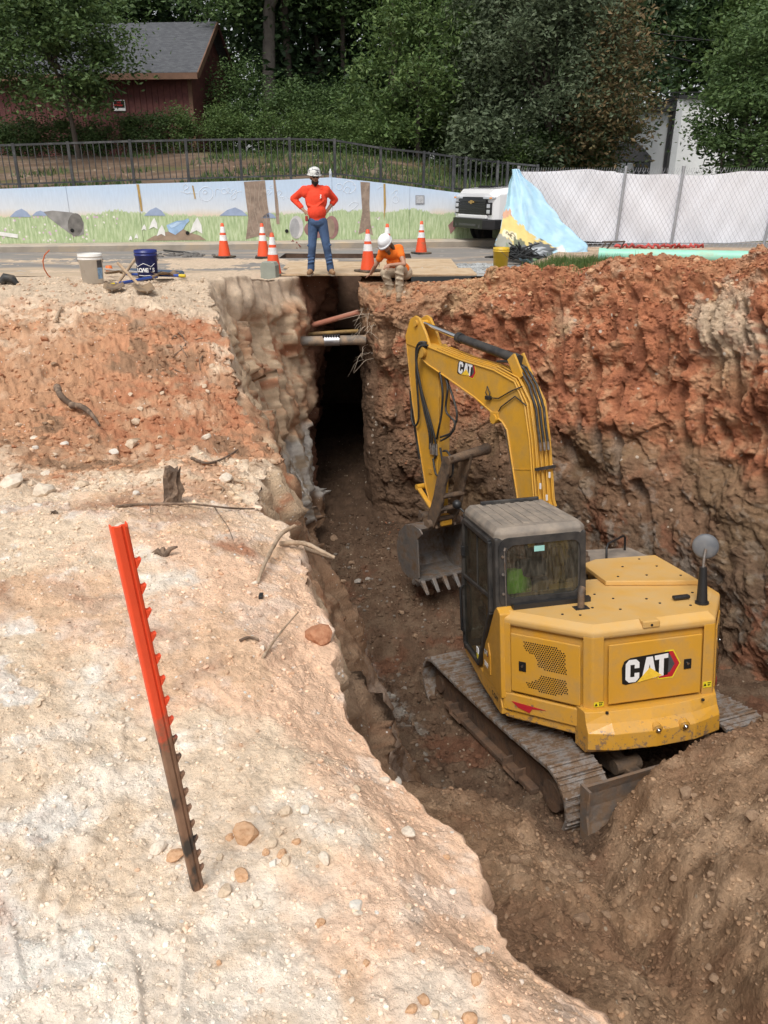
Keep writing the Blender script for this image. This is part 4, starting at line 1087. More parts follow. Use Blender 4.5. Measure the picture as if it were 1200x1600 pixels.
def plant(name, label, cpx, cpy, Y, rx, rz, bpx=None, **kw):
    c = T(cpx, cpy, Y); bx = T(bpx if bpx is not None else cpx, cpy, Y).x
    kw.setdefault('ry', rx * .8); ry = kw.pop('ry')
    return tree(name, label, (bx, Y, drop_h(bx, Y)), c, (rx, ry, rz), **kw)
# near trees
plant('crape_myrtle', 'dark leafy tree overhanging the shed roof at the left', 62, 60, 25.0, 2.4, 2.2, bpx=96, n_cl=150, per=170, cl_r=.65, size=.145, m=LG_MID, trunk_r=.07, seed=3, low=-.8, droop=.15, nlimb=14)
plant('street_tree', 'bushy grey-green tree with dry brown leaves on its right side', 858, 80, 27.0, 3.05, 4.1, bpx=868, n_cl=300, per=190, cl_r=.75, size=.155, m=LG_GRY, dry=LG_DRY, trunk_r=.13, seed=5, low=-.95, droop=.35, nlimb=18, fork=.2)
plant('street_tree', 'green tree in front of the white building at the right edge', 1203, 165, 24.0, 1.75, 2.7, bpx=1180, n_cl=150, per=170, cl_r=.6, size=.14, m=LG_MID, trunk_r=.09, seed=6, low=-.95, nlimb=14)
plant('street_tree', 'light green feathery young tree left of the big grey-green tree', 655, 110, 27.5, 2.0, 2.1, bpx=655, n_cl=100, per=130, cl_r=.7, size=.16, m=LG_LIT, trunk_r=.08, seed=8, low=-.8, droop=.45, nlimb=12)
plant('tall_hardwood', 'tall tree with a thick bare grey trunk right of the shed', 430, -95, 32.5, 3.6, 3.9, bpx=411, n_cl=150, per=170, cl_r=1.1, size=.2, m=LG_MID, trunk_r=.27, seed=9, low=-.6, bark=M_BARK2, droop=.25)
plant('spire_tree', 'pale green spire-topped tree behind the right-hand tree', 1165, 60, 27.0, .85, 2.4, n_cl=60, per=90, cl_r=.45, size=.2, m=LG_LIT, trunk_r=.07, seed=12, low=-1)
# wood behind: tall trees one behind another
far = [(-40, 40, 35, 4.2, 6.0, 1), (150, -60, 39, 4.6, 6, 0), (300, -30, 40, 4.4, 6.5, 1), (500, 30, 35, 3.6, 6.4, 1), (570, -30, 37, 4.0, 7, 0), (700, 20, 36, 3.8, 6.5, 1), (790, -20, 33, 3.4, 6.5, 0), (930, -30, 36, 3.6, 6.0, 1), (1075, -10, 47, 3.6, 5.2, 0), (1200, -20, 46, 4.4, 5.5, 1)]
lab = ['tall dark wood tree at the far left edge', 'tall dark tree rising behind the shed roof', 'dark wood tree just right of the shed gable', 'dark wood tree behind the standing man', 'tall dark tree left of the feathery light tree', 'dark wood tree right behind the feathery light tree', 'tall dark-trunked tree crossed by the overhead cable', 'dark tree behind the big grey-green tree', 'dark tree behind the overhead wires', 'dark tree behind the spire-topped tree']
for i, (px, py, Y, rx, rz, k) in enumerate(far):
    plant('wood_tree', lab[i], px, py, Y, rx, rz, n_cl=140, per=110, cl_r=1.2, size=.30, m=LG_DRK if k else LG_MID, trunk_r=.22, seed=30 + i, low=-1, group='wood trees behind the wall', nlimb=7, aspect=.5)
for i, (px, Y) in enumerate(((450, 33), (535, 34), (612, 33), (727, 32), (770, 34), (820, 33))):
    b = T(px, 150, Y); mb = MB(); z0 = drop_h(b.x, Y); r_ = (.14, .10, .16, .17, .11, .13)[i]
    t = empty('slender_tree', (b.x, Y, z0), label=['slim dark trunk left of the standing man', 'slim dark trunk above the standing man', 'dark trunk over the orange-shirted worker', 'thick dark trunk above the small wall plaque', 'slim dark trunk above the white pickup', 'dark trunk at the left of the big grey-green tree'][i], cat='tree', group='bare trunks in the wood')
    mb.tube([(0, 0, -.3), (.05, 0, 3), (-.05 + .1 * (i % 2), 0, 7), (.1, 0, 12)], [r_ * 1.3, r_, r_ * .9, r_ * .6], 9); mb.build('trunk', M_BARK, t)
    rg = np.random.default_rng(80 + i); pts, cc = crown_pts(rg, (0, 0, 11), (1.6, 1.6, 2.2), 24, 60, .9); V, F = leaves(pts, .35, rg); np_mesh('crown', V, F, LG_DRK, None, False, t)
# understorey shrubs beyond the railing (right half)
und = [(455, 165, 29, .8, .8, 0), (375, 150, 30, .8, 1.1, 0), (600, 215, 27.5, .9, .55, 1), (575, 190, 29, .9, .8, 1), (650, 205, 29, 1.2, .9, 0), (710, 200, 28, .8, 1.0, 1), (745, 225, 25.5, .75, .7, 2), (790, 245, 26, .6, .6, 1), (835, 230, 27, .9, .9, 0), (500, 180, 30, 1.0, .8, 0), (540, 175, 31, 1.0, 1.0, 0), (900, 215, 29, 1.2, 1.1, 0), (930, 240, 28, .7, .7, 1), (352, 190, 30, .6, .7, 1)]
ul = ['rounded dark shrub left of the man in the hard hat, under the trees', 'dark upright shrub between the shed and the thick trunk', 'low green shrub above the crouching worker', 'green shrub behind the low one above the crouching worker', 'wide dark shrub under the feathery light tree', 'tall green shrub right of the feathery light tree', 'large-leaved sprawling plant behind the railing near its right end', 'small green bush above the pickup bonnet', 'dark bush under the left of the big grey-green tree', 'dark shrub above the standing man', 'dark tall shrub behind the railing right of the standing man', 'dark shrub under the middle of the big grey-green tree', 'green bush beside the patio umbrella', 'green shrub close to the shed gable end']
for i, (px, py, Y, rx, rz, k) in enumerate(und):
    plant('shrub', ul[i], px, py, Y, rx, rz, n_cl=38, per=110, cl_r=.5, size=(.11, .11, .20)[k], m=(LG_MID, LG_LIT, LG_GRY)[k], trunk_r=.03, seed=120 + i, cat='shrub', group='understorey shrubs', nlimb=5, low=-.95)
# clipped row of shrubs above the railing
row = [(12, 213), (52, 206), (106, 208), (150, 210), (204, 200), (246, 203), (292, 198), (345, 196), (382, 202), (422, 203), (468, 203), (497, 205), (536, 209), (575, 214)]
nm = ['leftmost', 'second', 'third', 'fourth', 'fifth', 'sixth', 'seventh', 'eighth', 'ninth', 'tenth', 'eleventh', 'twelfth', 'thirteenth', 'rightmost']
for i, (px, py) in enumerate(row):
    plant('row_shrub', nm[i] + ' shrub, counted from the left, in the row behind the railing', px, py + 8, 26.4, .50, .62, n_cl=42, per=100, cl_r=.32, size=.085, m=LG_MID if i < 6 else LG_LIT, trunk_r=.02, seed=160 + i, cat='shrub', group='shrub row behind the railing', nlimb=5, low=-.95, shell=.3)
# deep wood as one mass
rg = np.random.default_rng(5)
n_ = 70000
p = np.stack([rg.uniform(-40, 40, n_), rg.uniform(46, 52, n_), 2 + 24 * rg.random(n_) ** .9], 1)
den = fbm(p, .35, 3, .55) ; p = p[den > -.25]
V, F = leaves(p, .62, rg, .1, .55); o = np_mesh('deep_wood', V, F, LG_DRK, None, False); tag(o, 'dense dark foliage filling the background of the wood', 'foliage', kind='stuff')
# grass on the bank and beside the green pipe
rg = np.random.default_rng(6)
n_ = 9000; gx = rg.uniform(-11, 5, n_); gv = rg.uniform(.3, 5.5, n_); keep = (pnoise(gx * .6, gv * .6, gx * 0) + .09 * (gx + 4.5) > -.02); gx, gv = gx[keep], gv[keep]
gy = np.array([wallY(min(x, 5)) for x in gx]) + .2 + gv; gz = np.array([drop_h(x, y) for x, y in zip(gx, gy)])
def blades(x, y, z, h, rg, w=.012):
    n = len(x); a = rg.uniform(0, 2 * math.pi, n); l = h * rg.uniform(.5, 1.3, n); lean = rg.normal(size=(n, 2)) * .35
    b0 = np.stack([x - w * np.cos(a), y - w * np.sin(a), z - .02], 1); b1 = np.stack([x + w * np.cos(a), y + w * np.sin(a), z - .02], 1)
    tp = np.stack([x + lean[:, 0] * l, y + lean[:, 1] * l, z + l], 1)
    return np.stack([b0, b1, tp], 1).reshape(-1, 3), np.arange(3 * n).reshape(n, 3)
V, F = blades(gx, gy, gz, .16, rg, .02); o = np_mesh('bank_grass', V, F, LG_MID, None, False); tag(o, 'thin grass growing on the bank behind the railing', 'grass', kind='stuff')
n_ = 2600; c = atY(893, 418, 13.6); gx = rg.normal(c.x + .1, .42, n_); gy = rg.normal(13.75, .38, n_); gz = np.array([drop(a, b) for a, b in zip(gx, gy)])
V, F = blades(gx, gy, gz, .13, rg, .008); o = np_mesh('grass_patch', V, F, LG_LIT, None, False); tag(o, 'patch of green grass beside the torn banner', 'grass', kind='stuff')
# overhead wires
for i, (a, b, sag) in enumerate((((1000, 42, 30), (1260, 72, 26), .15), ((1030, 60, 30), (1260, 50, 26), .1), ((1050, 80, 30), (1260, 118, 24), .2), ((700, -6, 31), (860, 30, 29), .1))):
    p0, p1 = atY(*a), atY(*b); p0 = p0 + (p0 - p1) * .6 if i < 3 else p0; p1 = p1 + (p1 - p0) * .3
    mb = MB(); mb.tube([p0.lerp(p1, t) - Vector((0, 0, sag * 4 * t * (1 - t))) for t in np.linspace(0, 1, 16)], .016 if i != 2 else .024, 5)
    mb.build('overhead_wire', M_DRK, None, label=['upper thin overhead wire at the right', 'thin overhead wire crossing the upper one at the right', 'thick overhead cable at the right, lowest of three', 'dark overhead cable crossing trunks at the top centre'][i], cat='wire', group='overhead wires')
# ------------------------------------------------------------------ cones, buckets, tools, pipes
M_CON_O = mat('cone_orange', (.78, .085, .02), .5, 0, .12, 4, dirt=(.45, .12, .06), damt=.3, ds=6); M_CON_W = mat('cone_reflective_white', (.74, .74, .74), .35, 0, .1, 5, dirt=(.5, .46, .42), damt=.3, ds=8); M_RUBB = mat('cone_base_rubber', (.03, .028, .026), .8, dirt=(.2, .15, .1), damt=.4)
def cone(loc, label, rz=0, h=.71):
    t = empty('traffic_cone', loc, (0, 0, rz), label=label, cat='traffic cone', group='orange traffic cones on the road')
    s_ = h / .71
    mb_ = MB(); mb_.box((0, 0, .018), (.36 * s_, .36 * s_, .036)); mb_.build('base', M_RUBB, t, bevel=.01)
    def rad(z): return (.135 - (.135 - .028) * (z / .71)) * s_
    mb_ = MB(); mb_.lathe([(rad(z), .036 + z * s_ * .95) for z in (0, .2, .4, .6, .70)] + [(rad(.7) * .6, .036 + .705 * s_ * .95), (0, .036 + .705 * s_ * .95)], 20); mb_.build('cone_body', M_CON_O, t)
    for z0, z1 in ((.33, .45), (.50, .63)):
        mb_ = MB(); mb_.lathe([(rad(z0) + .002, .036 + z0 * s_ * .95), (rad(z1) + .002, .036 + z1 * s_ * .95)], 20); mb_.build('white_band', M_CON_W, t)
    return t
for (px, py, lab_, z) in ((351, 402, 'traffic cone standing alone at the left of the others', ZR), (412, 402.5, 'traffic cone on the road just behind the one by the utility post', ZR), (428, 430, 'traffic cone partly hidden behind the grey utility post', ZR), (575, 424, 'large traffic cone on the deck beside the crouching worker', ZR + .04), (605, 404, 'traffic cone half hidden behind the crouching worker', ZR), (658, 396, 'rightmost traffic cone, standing alone on the grey road', ZR)):
    p = atZ(px, py, z + .01); cone((p.x, p.y, z + .008), lab_, random.uniform(0, 1))
# utility post
p = atZ(432.5, 432, ZR - .05); mb = MB(); mb.prism([(-.135, 0), (.135, 0), (.135, .34), (.10, .40), (-.10, .40), (-.135, .34)], 'y', -.1, .1); mb.xf(Matrix.Translation((p.x, 13.55, ZR - .12)) @ Matrix.Rotation(R(-12), 4, 'Z'))
mb.build('utility_post', mat('grey_green_concrete', (.27, .29, .25), .85, 0, .15, 5, dirt=(.36, .33, .27), damt=.35, bump=.2), None, bevel=.012, label='short grey-green utility marker post at the trench edge', cat='utility post')
# small helpers: put a thing on the bank where a camera ray meets it
def spot(px, py, dz=0):
    p = hit(px, py)
    return Vector((p.x, p.y, p.z + dz))
def pail(name, p, m, label, r0=.13, r1=.15, h=.37, tilt=0):
    t = empty(name, p, (tilt, 0, random.uniform(0, 6)), label=label, cat='bucket')
    mb_ = MB(); mb_.lathe([(0, .004), (r0, .004), (r1 * .985, h * .80), (r1 * 1.04, h * .805), (r1 * 1.05, h * .84), (r1 * 1.0, h * .845), (r1, h * .90), (r1 * 1.04, h * .905), (r1 * 1.04, h * .93), (r1, h * .935), (r1 * 1.02, h), (r1 * .97, h), (r0 * .97, .02), (0, .02)], 32); mb_.build('bucket_body', m, t)
    mb_ = MB(); mb_.tube([(r1 * 1.05 * math.cos(a), r1 * 1.05 * math.sin(a), h * .82 - h * .35 * math.sin(a)) for a in np.linspace(0, math.pi, 14)], .004, 5); mb_.build('wire_handle', M_STL, t)
    return t
M_PAILW = mat('stained_white_plastic', (.68, .66, .62), .5, 0, .1, 5, dirt=(.40, .31, .22), damt=.22, ds=9, sharp=.12)
wb = pail('white_bucket', spot(146, 441, -.01), M_PAILW, 'mud-splashed white plastic bucket on the dirt mound'); wb.rotation_euler = (0, 0, R(18))
def curved(par, nm_, m_, a0, a1, z0, z1, r0, r1, h, off=.003):
    mb_ = MB(); n = 8
    rad = lambda z: r0 + (r1 * .985 - r0) * min(1, z / (h * .8)) + off
    V = [((rad(z)) * math.cos(a0 + (a1 - a0) * k / n), rad(z) * math.sin(a0 + (a1 - a0) * k / n), z) for z in (z0, z1) for k in range(n + 1)]
    mb_.add(V, [(k, k + 1, n + 2 + k, n + 1 + k) for k in range(n)]); return mb_.build(nm_, m_, par)
curved(wb, 'printed_label', mat('bucket_label_dark', (.07, .065, .065), .5, var=.4, vs=30), R(-58), R(-22), .20, .29, .13, .15, .37)
curved(wb, 'printed_label', mat('bucket_label_blue', (.20, .33, .50), .5, var=.6, vs=25), R(-58), R(-22), .06, .20, .13, .15, .37)
M_PAILB = mat('blue_plastic', (.012, .022, .16), .35, 0, .1, 5, dirt=(.05, .06, .14), damt=.3)
bp_ = spot(232, 437); bb = pail('blue_bucket', (bp_.x, bp_.y, bp_.z + .02), M_PAILB, 'dark blue plastic bucket with white lettering behind the shovels'); bb.rotation_euler = (0, 0, 0)
def on_pail(par, body, size, zc, ang0, r):
    """letters set round the front of a bucket"""
    n = len(body); w = size * .62
    for i, ch in enumerate(body):
        a = ang0 + (i - (n - 1) / 2) * w / r
        c_, s_ = math.cos(a), math.sin(a)
        text_obj('letter', ch, size, M_DEC_W, par, Matrix(((-s_, 0, c_, r * c_), (c_, 0, s_, r * s_), (0, 1, 0, zc), (0, 0, 0, 1))), .003)
on_pail(bb, "LOWE'S", .072, .115, R(-84), .146)
mb = MB(); mb.tube([(.148 * math.cos(R(a)), .148 * math.sin(R(a)), z) for a, z in ((-150, .20), (-128, .16), (-108, .185), (-90, .205), (-72, .185), (-52, .16), (-30, .20))], .004, 5); mb.build('logo_outline', M_DEC_W, bb)
mb = MB(); mb.tube([(.148 * math.cos(R(a)), .148 * math.sin(R(a)), z) for a, z in ((-122, .05), (-90, .045), (-60, .05))], .004, 5); mb.build('logo_outline', M_DEC_W, bb)
yb_ = pail('yellow_bucket', (0, 0, 0), mat('yellow_plastic', (.62, .40, .02), .4, dirt=(.45, .33, .1), damt=.3), 'yellow plastic bucket at the foot of the torn banner'); q = atY(782, 412, 15.2); yb_.location = (q.x, 15.2, ZR + .02)
M_WOOD = mat('weathered_handle', (.46, .33, .21), .75, 0, .2, 8, dirt=(.33, .23, .15), damt=.35); M_BLUE = mat('blue_handle', (.02, .07, .35), .4, dirt=(.1, .11, .25), damt=.25); M_YH = mat('yellow_grip', (.70, .52, .03), .5); M_SHV = mat('muddy_shovel_steel', (.16, .12, .09), .6, .3, .3, 8, dirt=(.30, .21, .13), damt=.55, ds=8)
def shovel(label, p_grip, p_blade, hm, rounded=True, rz=0):
    a, b = Vector(p_grip), Vector(p_blade); L_ = (b - a).length; d = (b - a).normalized()
    t = empty('shovel', a, label=label, cat='shovel', group='shovels lying on the mound'); t.rotation_euler = d.to_track_quat('Y', 'Z').to_euler()
    bl_ = .27; lh = L_ - bl_
    mb_ = MB(); mb_.tube([(0, 0, 0), (0, lh * .5, 0), (0, lh, 0)], [.019, .020, .017], 10); hd = mb_.build('handle', hm, t)
    if hm is M_BLUE:
        mb_ = MB(); mb_.cyl((0, -.02, 0), (0, .07, 0), .022, n=10); mb_.build('grip', M_YH, t)
    mb_ = MB(); n = 7; rows_ = []
    for j in range(9):
        u = j / 8; w = .115 * (1 if u < .55 else (math.sqrt(max(0, 1 - ((u - .55) / .45) ** 2)) * .9 + .1 if rounded else 1)) * (.8 + .2 * min(1, u * 6))
        rows_.append([Vector((w * (2 * k / (n - 1) - 1), lh + .02 + bl_ * u, .03 * (2 * k / (n - 1) - 1) ** 2 + .035 * (1 - u) ** 2)) for k in range(n)])
    mb_.smooth = True; V = [v for r_ in rows_ for v in r_]; mb_.add(V, [(j * n + k, j * n + k + 1, (j + 1) * n + k + 1, (j + 1) * n + k) for j in range(8) for k in range(n - 1)])
    bo = mb_.build('blade', M_SHV, t); so_ = bo.modifiers.new('thick', 'SOLIDIFY'); so_.thickness = .004
    mb_ = MB(); mb_.tube([(0, lh - .12, 0), (0, lh + .06, .022)], [.022, .014], 10); mb_.build('socket', M_SHV, t)
    return t
g = lambda px, py, dz=0.0: spot(px, py, dz)
shovel('wooden-handled shovel of the crossed pair, its blade to the left', g(216, 437, .30), g(176, 459, .03), M_WOOD)
shovel('wooden-handled shovel of the crossed pair, its rusty blade to the right', g(188, 440, .24), g(230, 462, .03), M_WOOD)
shovel('shovel with grey handle lying behind the crossed pair', g(166, 432, .12), g(272, 437, .05), mat('grey_handle', (.35, .32, .29), .7))
shovel('blue-handled shovel lying across the mound, yellow grip to the left', g(174, 452, .05), g(262, 436, .06), M_BLUE)
shovel('long blue-handled shovel with yellow grip pointing right', g(288, 438, .06), g(168, 437, .08), M_BLUE)
p0, p1 = g(206, 432, .10), g(286, 436, .08); mb = MB(); n = 70
mb.tube([p0.lerp(p1, k / n) for k in range(n + 1)], [.030 + .008 * (k % 2) for k in range(n + 1)], 10); mb.build('corrugated_tube', mat('slate_blue_plastic', (.06, .09, .15), .5), None, label='slate blue corrugated tube lying beside the blue bucket', cat='tube')
p = g(172, 432, .06); mb = MB(); mb.lathe([(.0, 0), (.055, 0), (.06, .07), (.05, .12), (0, .12)], 12); mb.xf(Matrix.Translation(p)); mb.build('orange_beaker', mat('orange_plastic', (.70, .16, .03), .5), None, label='small orange plastic beaker beside the white bucket', cat='beaker')
mb = MB(); a = [(68, 428), (74, 432), (71, 422), (68, 410), (70, 400), (76, 392)]
mb.tube([atY(x, y, 12.9 - .1 * i) for i, (x, y) in enumerate([(82, 436), (75, 430), (69, 420), (67, 408), (70, 398), (77, 391)])], .010, 6); mb.build('orange_cable', mat('orange_cable_sheath', (.62, .16, .06), .6), None, label='thin orange cable end curling up out of the ground at left', cat='cable')
p = g(10, 444, .02); mb = MB(); mb.tube([p + Vector((-.06, 0, .0)), p + Vector((0, 0, .06)), p + Vector((.09, .01, .04)), p + Vector((.14, 0, -.02))], [.05, .06, .055, .03], 8); mb.build('black_scrap', M_RUB, None, label='curled scrap of black plastic at the left edge', cat='scrap')
# debris on the road
mb = MB(); rg = np.random.default_rng(3); ctr = [atZ(x, y, ZR + .03) for x, y in ((446, 386), (452, 385), (458, 386), (464, 387), (470, 386), (474, 383))]
for c_ in ctr: mb.tube([c_ + Vector((-.1, 0, 0)), c_ + Vector((0, 0, rg.uniform(.03, .2))), c_ + Vector((.09, 0, .02))], .022, 6)
mb.tube(ctr, .03, 6)
mb.build('rusty_chain', mat('rusty_iron', (.20, .07, .05), .8, var=.4), None, label='rusty red chain lying on the road behind the cones', cat='chain')
mb = MB(); c_ = atZ(285, 399, ZR)
for k in range(46):
    s_ = rg.uniform(.02, .07); mb.sphere((c_.x + rg.normal() * .35, c_.y + rg.normal() * .22, ZR + .01), s_, 6, 4, (1.2, 1, .6))
o = mb.build('asphalt_crumbs', mat('asphalt_lump', (.14, .13, .12), .9, bump=.4), None, kind='stuff', label='small heap of broken asphalt on the road behind the blue bucket', cat='rubble')
mb = MB(); mb.tube([atZ(256, 391, ZR + .03), atZ(272, 393, ZR + .06), atZ(288, 394, ZR + .04), atZ(306, 398, ZR + .02)], .022, 6); mb.build('black_hose', M_RUB, None, label='short black hose lying by the asphalt heap', cat='hose')
# loose gravel strip right of the deck
rg = np.random.default_rng(4); mbv = []; mbf = []
ico = [(0, 0, 1), (.9, 0, .45), (.28, .85, .45), (-.72, .53, .45), (-.72, -.53, .45), (.28, -.85, .45), (.72, .53, -.45), (-.28, .85, -.45), (-.9, 0, -.45), (-.28, -.85, -.45), (.72, -.53, -.45), (0, 0, -1)]
icf = [(0, 1, 2), (0, 2, 3), (0, 3, 4), (0, 4, 5), (0, 5, 1), (1, 6, 2), (2, 7, 3), (3, 8, 4), (4, 9, 5), (5, 10, 1), (2, 6, 7), (3, 7, 8), (4, 8, 9), (5, 9, 10), (1, 10, 6), (6, 11, 7), (7, 11, 8), (8, 11, 9), (9, 11, 10), (10, 11, 6)]
ICO = np.array(ico); ICF = np.array(icf)
def pebbles(name, pts, size, m, rg, flat=.65, cols=None, parent=None):
    n = len(pts); sz = np.broadcast_to(size, n)
    sc = sz[:, None] * rg.uniform(.65, 1.3, (n, 3)) * np.array([1, 1, flat])
    jit = 1 + rg.normal(size=(n, 12, 1)) * .16
    a = rg.uniform(0, 6.28, n); c_, s_ = np.cos(a), np.sin(a)
    V = ICO[None] * jit * sc[:, None]
    V = np.stack([V[..., 0] * c_[:, None] - V[..., 1] * s_[:, None], V[..., 0] * s_[:, None] + V[..., 1] * c_[:, None], V[..., 2]], -1) + pts[:, None]
    F = (ICF[None] + 12 * np.arange(n)[:, None, None]).reshape(-1, 3)
    C_ = None
    if cols is not None: C_ = np.repeat(cols, 12, axis=0)
    return np_mesh(name, V.reshape(-1, 3), F, m, C_, False, parent)
n = 2600; gx = rg.uniform(.7, 3.0, n); gy = rg.uniform(14.3, 16.2, n); k = (np.abs(gx - 1.9) / 1.2 + np.abs(gy - 15.2) / 1.0 + rg.normal(size=n) * .15) < 1.15
pt = np.stack([gx[k], gy[k], np.full(k.sum(), ZR + .012)], 1)
o = pebbles('gravel', pt, rg.uniform(.012, .035, len(pt)), mat('grey_gravel', (.34, .35, .35), .9, var=.4, vs=2), rg); tag(o, 'strip of loose grey gravel on the road right of the deck', 'gravel', kind='stuff')

# ---- pipes crossing the trench
def soilpipe(name, a, b, r, m, label, parts=None):
    t = empty(name, a, label=label, cat='pipe'); d = Vector(b) - Vector(a); mb_ = MB(); mb_.tube([Vector((0, 0, 0)), d * .33, d * .66, d], r, 16); mb_.build('pipe_barrel', m, t); return t, d
a, b = atY(440, 534, 13.55), atY(572, 531, 13.6)
t, d = soilpipe('sewer_pipe', a, b, .085, mat('earthy_grey_pipe', (.16, .14, .12), .7, 0, .2, 5, dirt=(.36, .25, .16), damt=.45, ds=4), 'thick grey pipe with a steel repair coupling across the trench')
mb = MB(); mb.cyl(d * .505, d * .685, .093, n=24); mb.build('steel_coupling', mat('bright_steel', (.62, .62, .64), .3, .9, dirt=(.35, .3, .26), damt=.25), t)
for k in range(7):
    c_ = d * (.50 + .03 * k); mb = MB(); mb.box((c_.x, c_.y - .05, c_.z + .095), (.028, .08, .045)); mb.build('clamp_bolt', M_DRK, t, bevel=.006)
soilpipe('clay_pipe', atY(489, 508, 14.1), atY(560, 488, 13.75), .048, mat('terracotta', (.42, .17, .11), .7, dirt=(.30, .14, .09), damt=.35), 'slim terracotta pipe slanting across the trench')
soilpipe('gas_pipe', atY(440, 525, 14.0), atY(560, 517, 13.9), .035, mat('dirty_yellow_pipe', (.34, .21, .06), .6, dirt=(.15, .09, .04), damt=.45), 'narrow dirty yellow pipe behind the thick grey pipe')
# ---- long green pipe behind the crest
a, b = atY(938, 398.5, 13.9), atY(1178, 402.5, 13.2); a.z = max(a.z, .42); d = (b - a)
t = empty('green_pipe', a, label='long pale green plastic pipe lying behind the red crest', cat='pipe'); M_GRN = mat('pale_green_pvc', (.28, .62, .48), .45, 0, .08, 3, dirt=(.40, .50, .38), damt=.3)
mb = MB(); mb.tube([Vector((0, 0, 0)), d], .105, 24, caps=False); mb.tube([Vector((0, 0, 0)), d], .095, 24, caps=False); mb.build('pipe_barrel', M_GRN, t)
mb = MB(); mb.cyl(d * -.012, d * .035, .118, n=24); mb.build('pipe_socket', M_GRN, t)
mb = MB(); mb.cyl(d * -.014, d * -.0125, .095, n=24); mb.build('pipe_mouth', M_HOLE, t)
# ------------------------------------------------------------------ chain-link fence, banner, pickup
FY = 18.2; FZ0, FZ1 = .30, 1.93
fx = lambda px, y=320: atY(px, y, FY).x
fen = empty('chain_link_fence', (fx(800), FY, FZ0), label='chain-link fence backed with white screen cloth', cat='fence')
M_GALV = mat('galvanised_steel', (.42, .43, .45), .45, .7, .15, 6)
X0f = fx(800); XE = 15.0
for px, lean in ((803, .0), (961, .05), (1048, .05), (1192, .12), (1330, 0), (1500, 0)):
    x = fx(px, 380) - X0f; mb = MB(); mb.tube([(x, -.03, -.05), (x + lean, -.03, FZ1 - FZ0 + .04)], .032, 10); mb.cyl((x + lean, -.03, FZ1 - FZ0 + .03), (x + lean, -.03, FZ1 - FZ0 + .07), .037, n=10); mb.build('fence_post', M_GALV, fen)
# woven wire
V = []; F = []; sp_ = .105; Hf = FZ1 - FZ0 - .02; wd = .0032; tot = XE - X0f
def strip(p, q, y):
    n_ = len(V); d = np.array([q[0] - p[0], q[1] - p[1]]); d /= np.linalg.norm(d); o_ = np.array([-d[1], d[0]]) * wd
    V.extend([(p[0] + o_[0], y, p[1] + o_[1]), (p[0] - o_[0], y, p[1] - o_[1]), (q[0] - o_[0], y, q[1] - o_[1]), (q[0] + o_[0], y, q[1] + o_[1]), (p[0], y - wd, p[1]), (q[0], y - wd, q[1])])
    F.extend([(n_, n_ + 1, n_ + 2, n_ + 3), (n_ + 1, n_ + 4, n_ + 5, n_ + 2), (n_ + 4, n_, n_ + 3, n_ + 5)])
k = -Hf * .62
while k < tot:
    for s_ in (1, -1):
        a, b = (k, 0.04), (k + Hf * .62, Hf)
        if k < 0: a = (0, .04 + (Hf - .04) * (-k / (Hf * .62)))
        if s_ < 0:
            a, b = (k + Hf * .62, .04), (k, Hf)
            if k < 0: b = (0, .04 + (Hf - .04) * (1 + k / (Hf * .62)))
        strip(a, b, -.012 - .004 * s_)
    k += sp_
o = np_mesh('woven_wire', np.array(V), np.array(F), mat('fence_wire', (.40, .40, .43), .5, .5), None, False, fen); o['kind'] = 'stuff'
V = []; F = []; k = 0
while k < tot:
    strip((k, Hf - .02), (k + .012, Hf + .055), -.01); k += sp_ / 2
o = np_mesh('wire_tips', np.array(V), np.array(F), MATS['fence_wire'], None, False, fen); o['kind'] = 'stuff'
# screen cloth, wrinkled, sagging between ties
nx, nz_ = 260, 40; U, W = np.meshgrid(np.linspace(0, tot, nx), np.linspace(0, 1, nz_))
P = np.stack([U, np.zeros_like(U), W], -1)
top_ = Hf - .02 - .035 * np.abs(np.sin(U * 1.9)) - .02 * pnoise(U * .9, U * 0, U * 0 + 3)
Z = .12 + .05 * np.sin(U * 1.3) + (top_ - .12) * W
fold = .05 * pnoise(U * 1.2 + W * 1.5, W * .7, U * 0 + 1) + .016 * pnoise(U * 3 - W * 2.2, W * 1.2, U * 0 + 7) + .02 * np.sin((U * 1.1 + W) * 3) * (1 - W)
P = np.stack([U, .055 + fold, Z], -1)
o = np_mesh('screen_cloth', P, grid_faces(nz_, nx), mat('white_screen_fabric', (.84, .85, .90), .75, 0, .06, 1.2, dirt=(.72, .71, .73), damt=.3, ds=1.2, sharp=.5), None, True, fen)
mb = MB(); mb.tube([(0, .02, .10), (tot * .3, .02, .12), (tot, .02, .1)], .012, 6); mb.build('bottom_wire', M_GALV, fen)

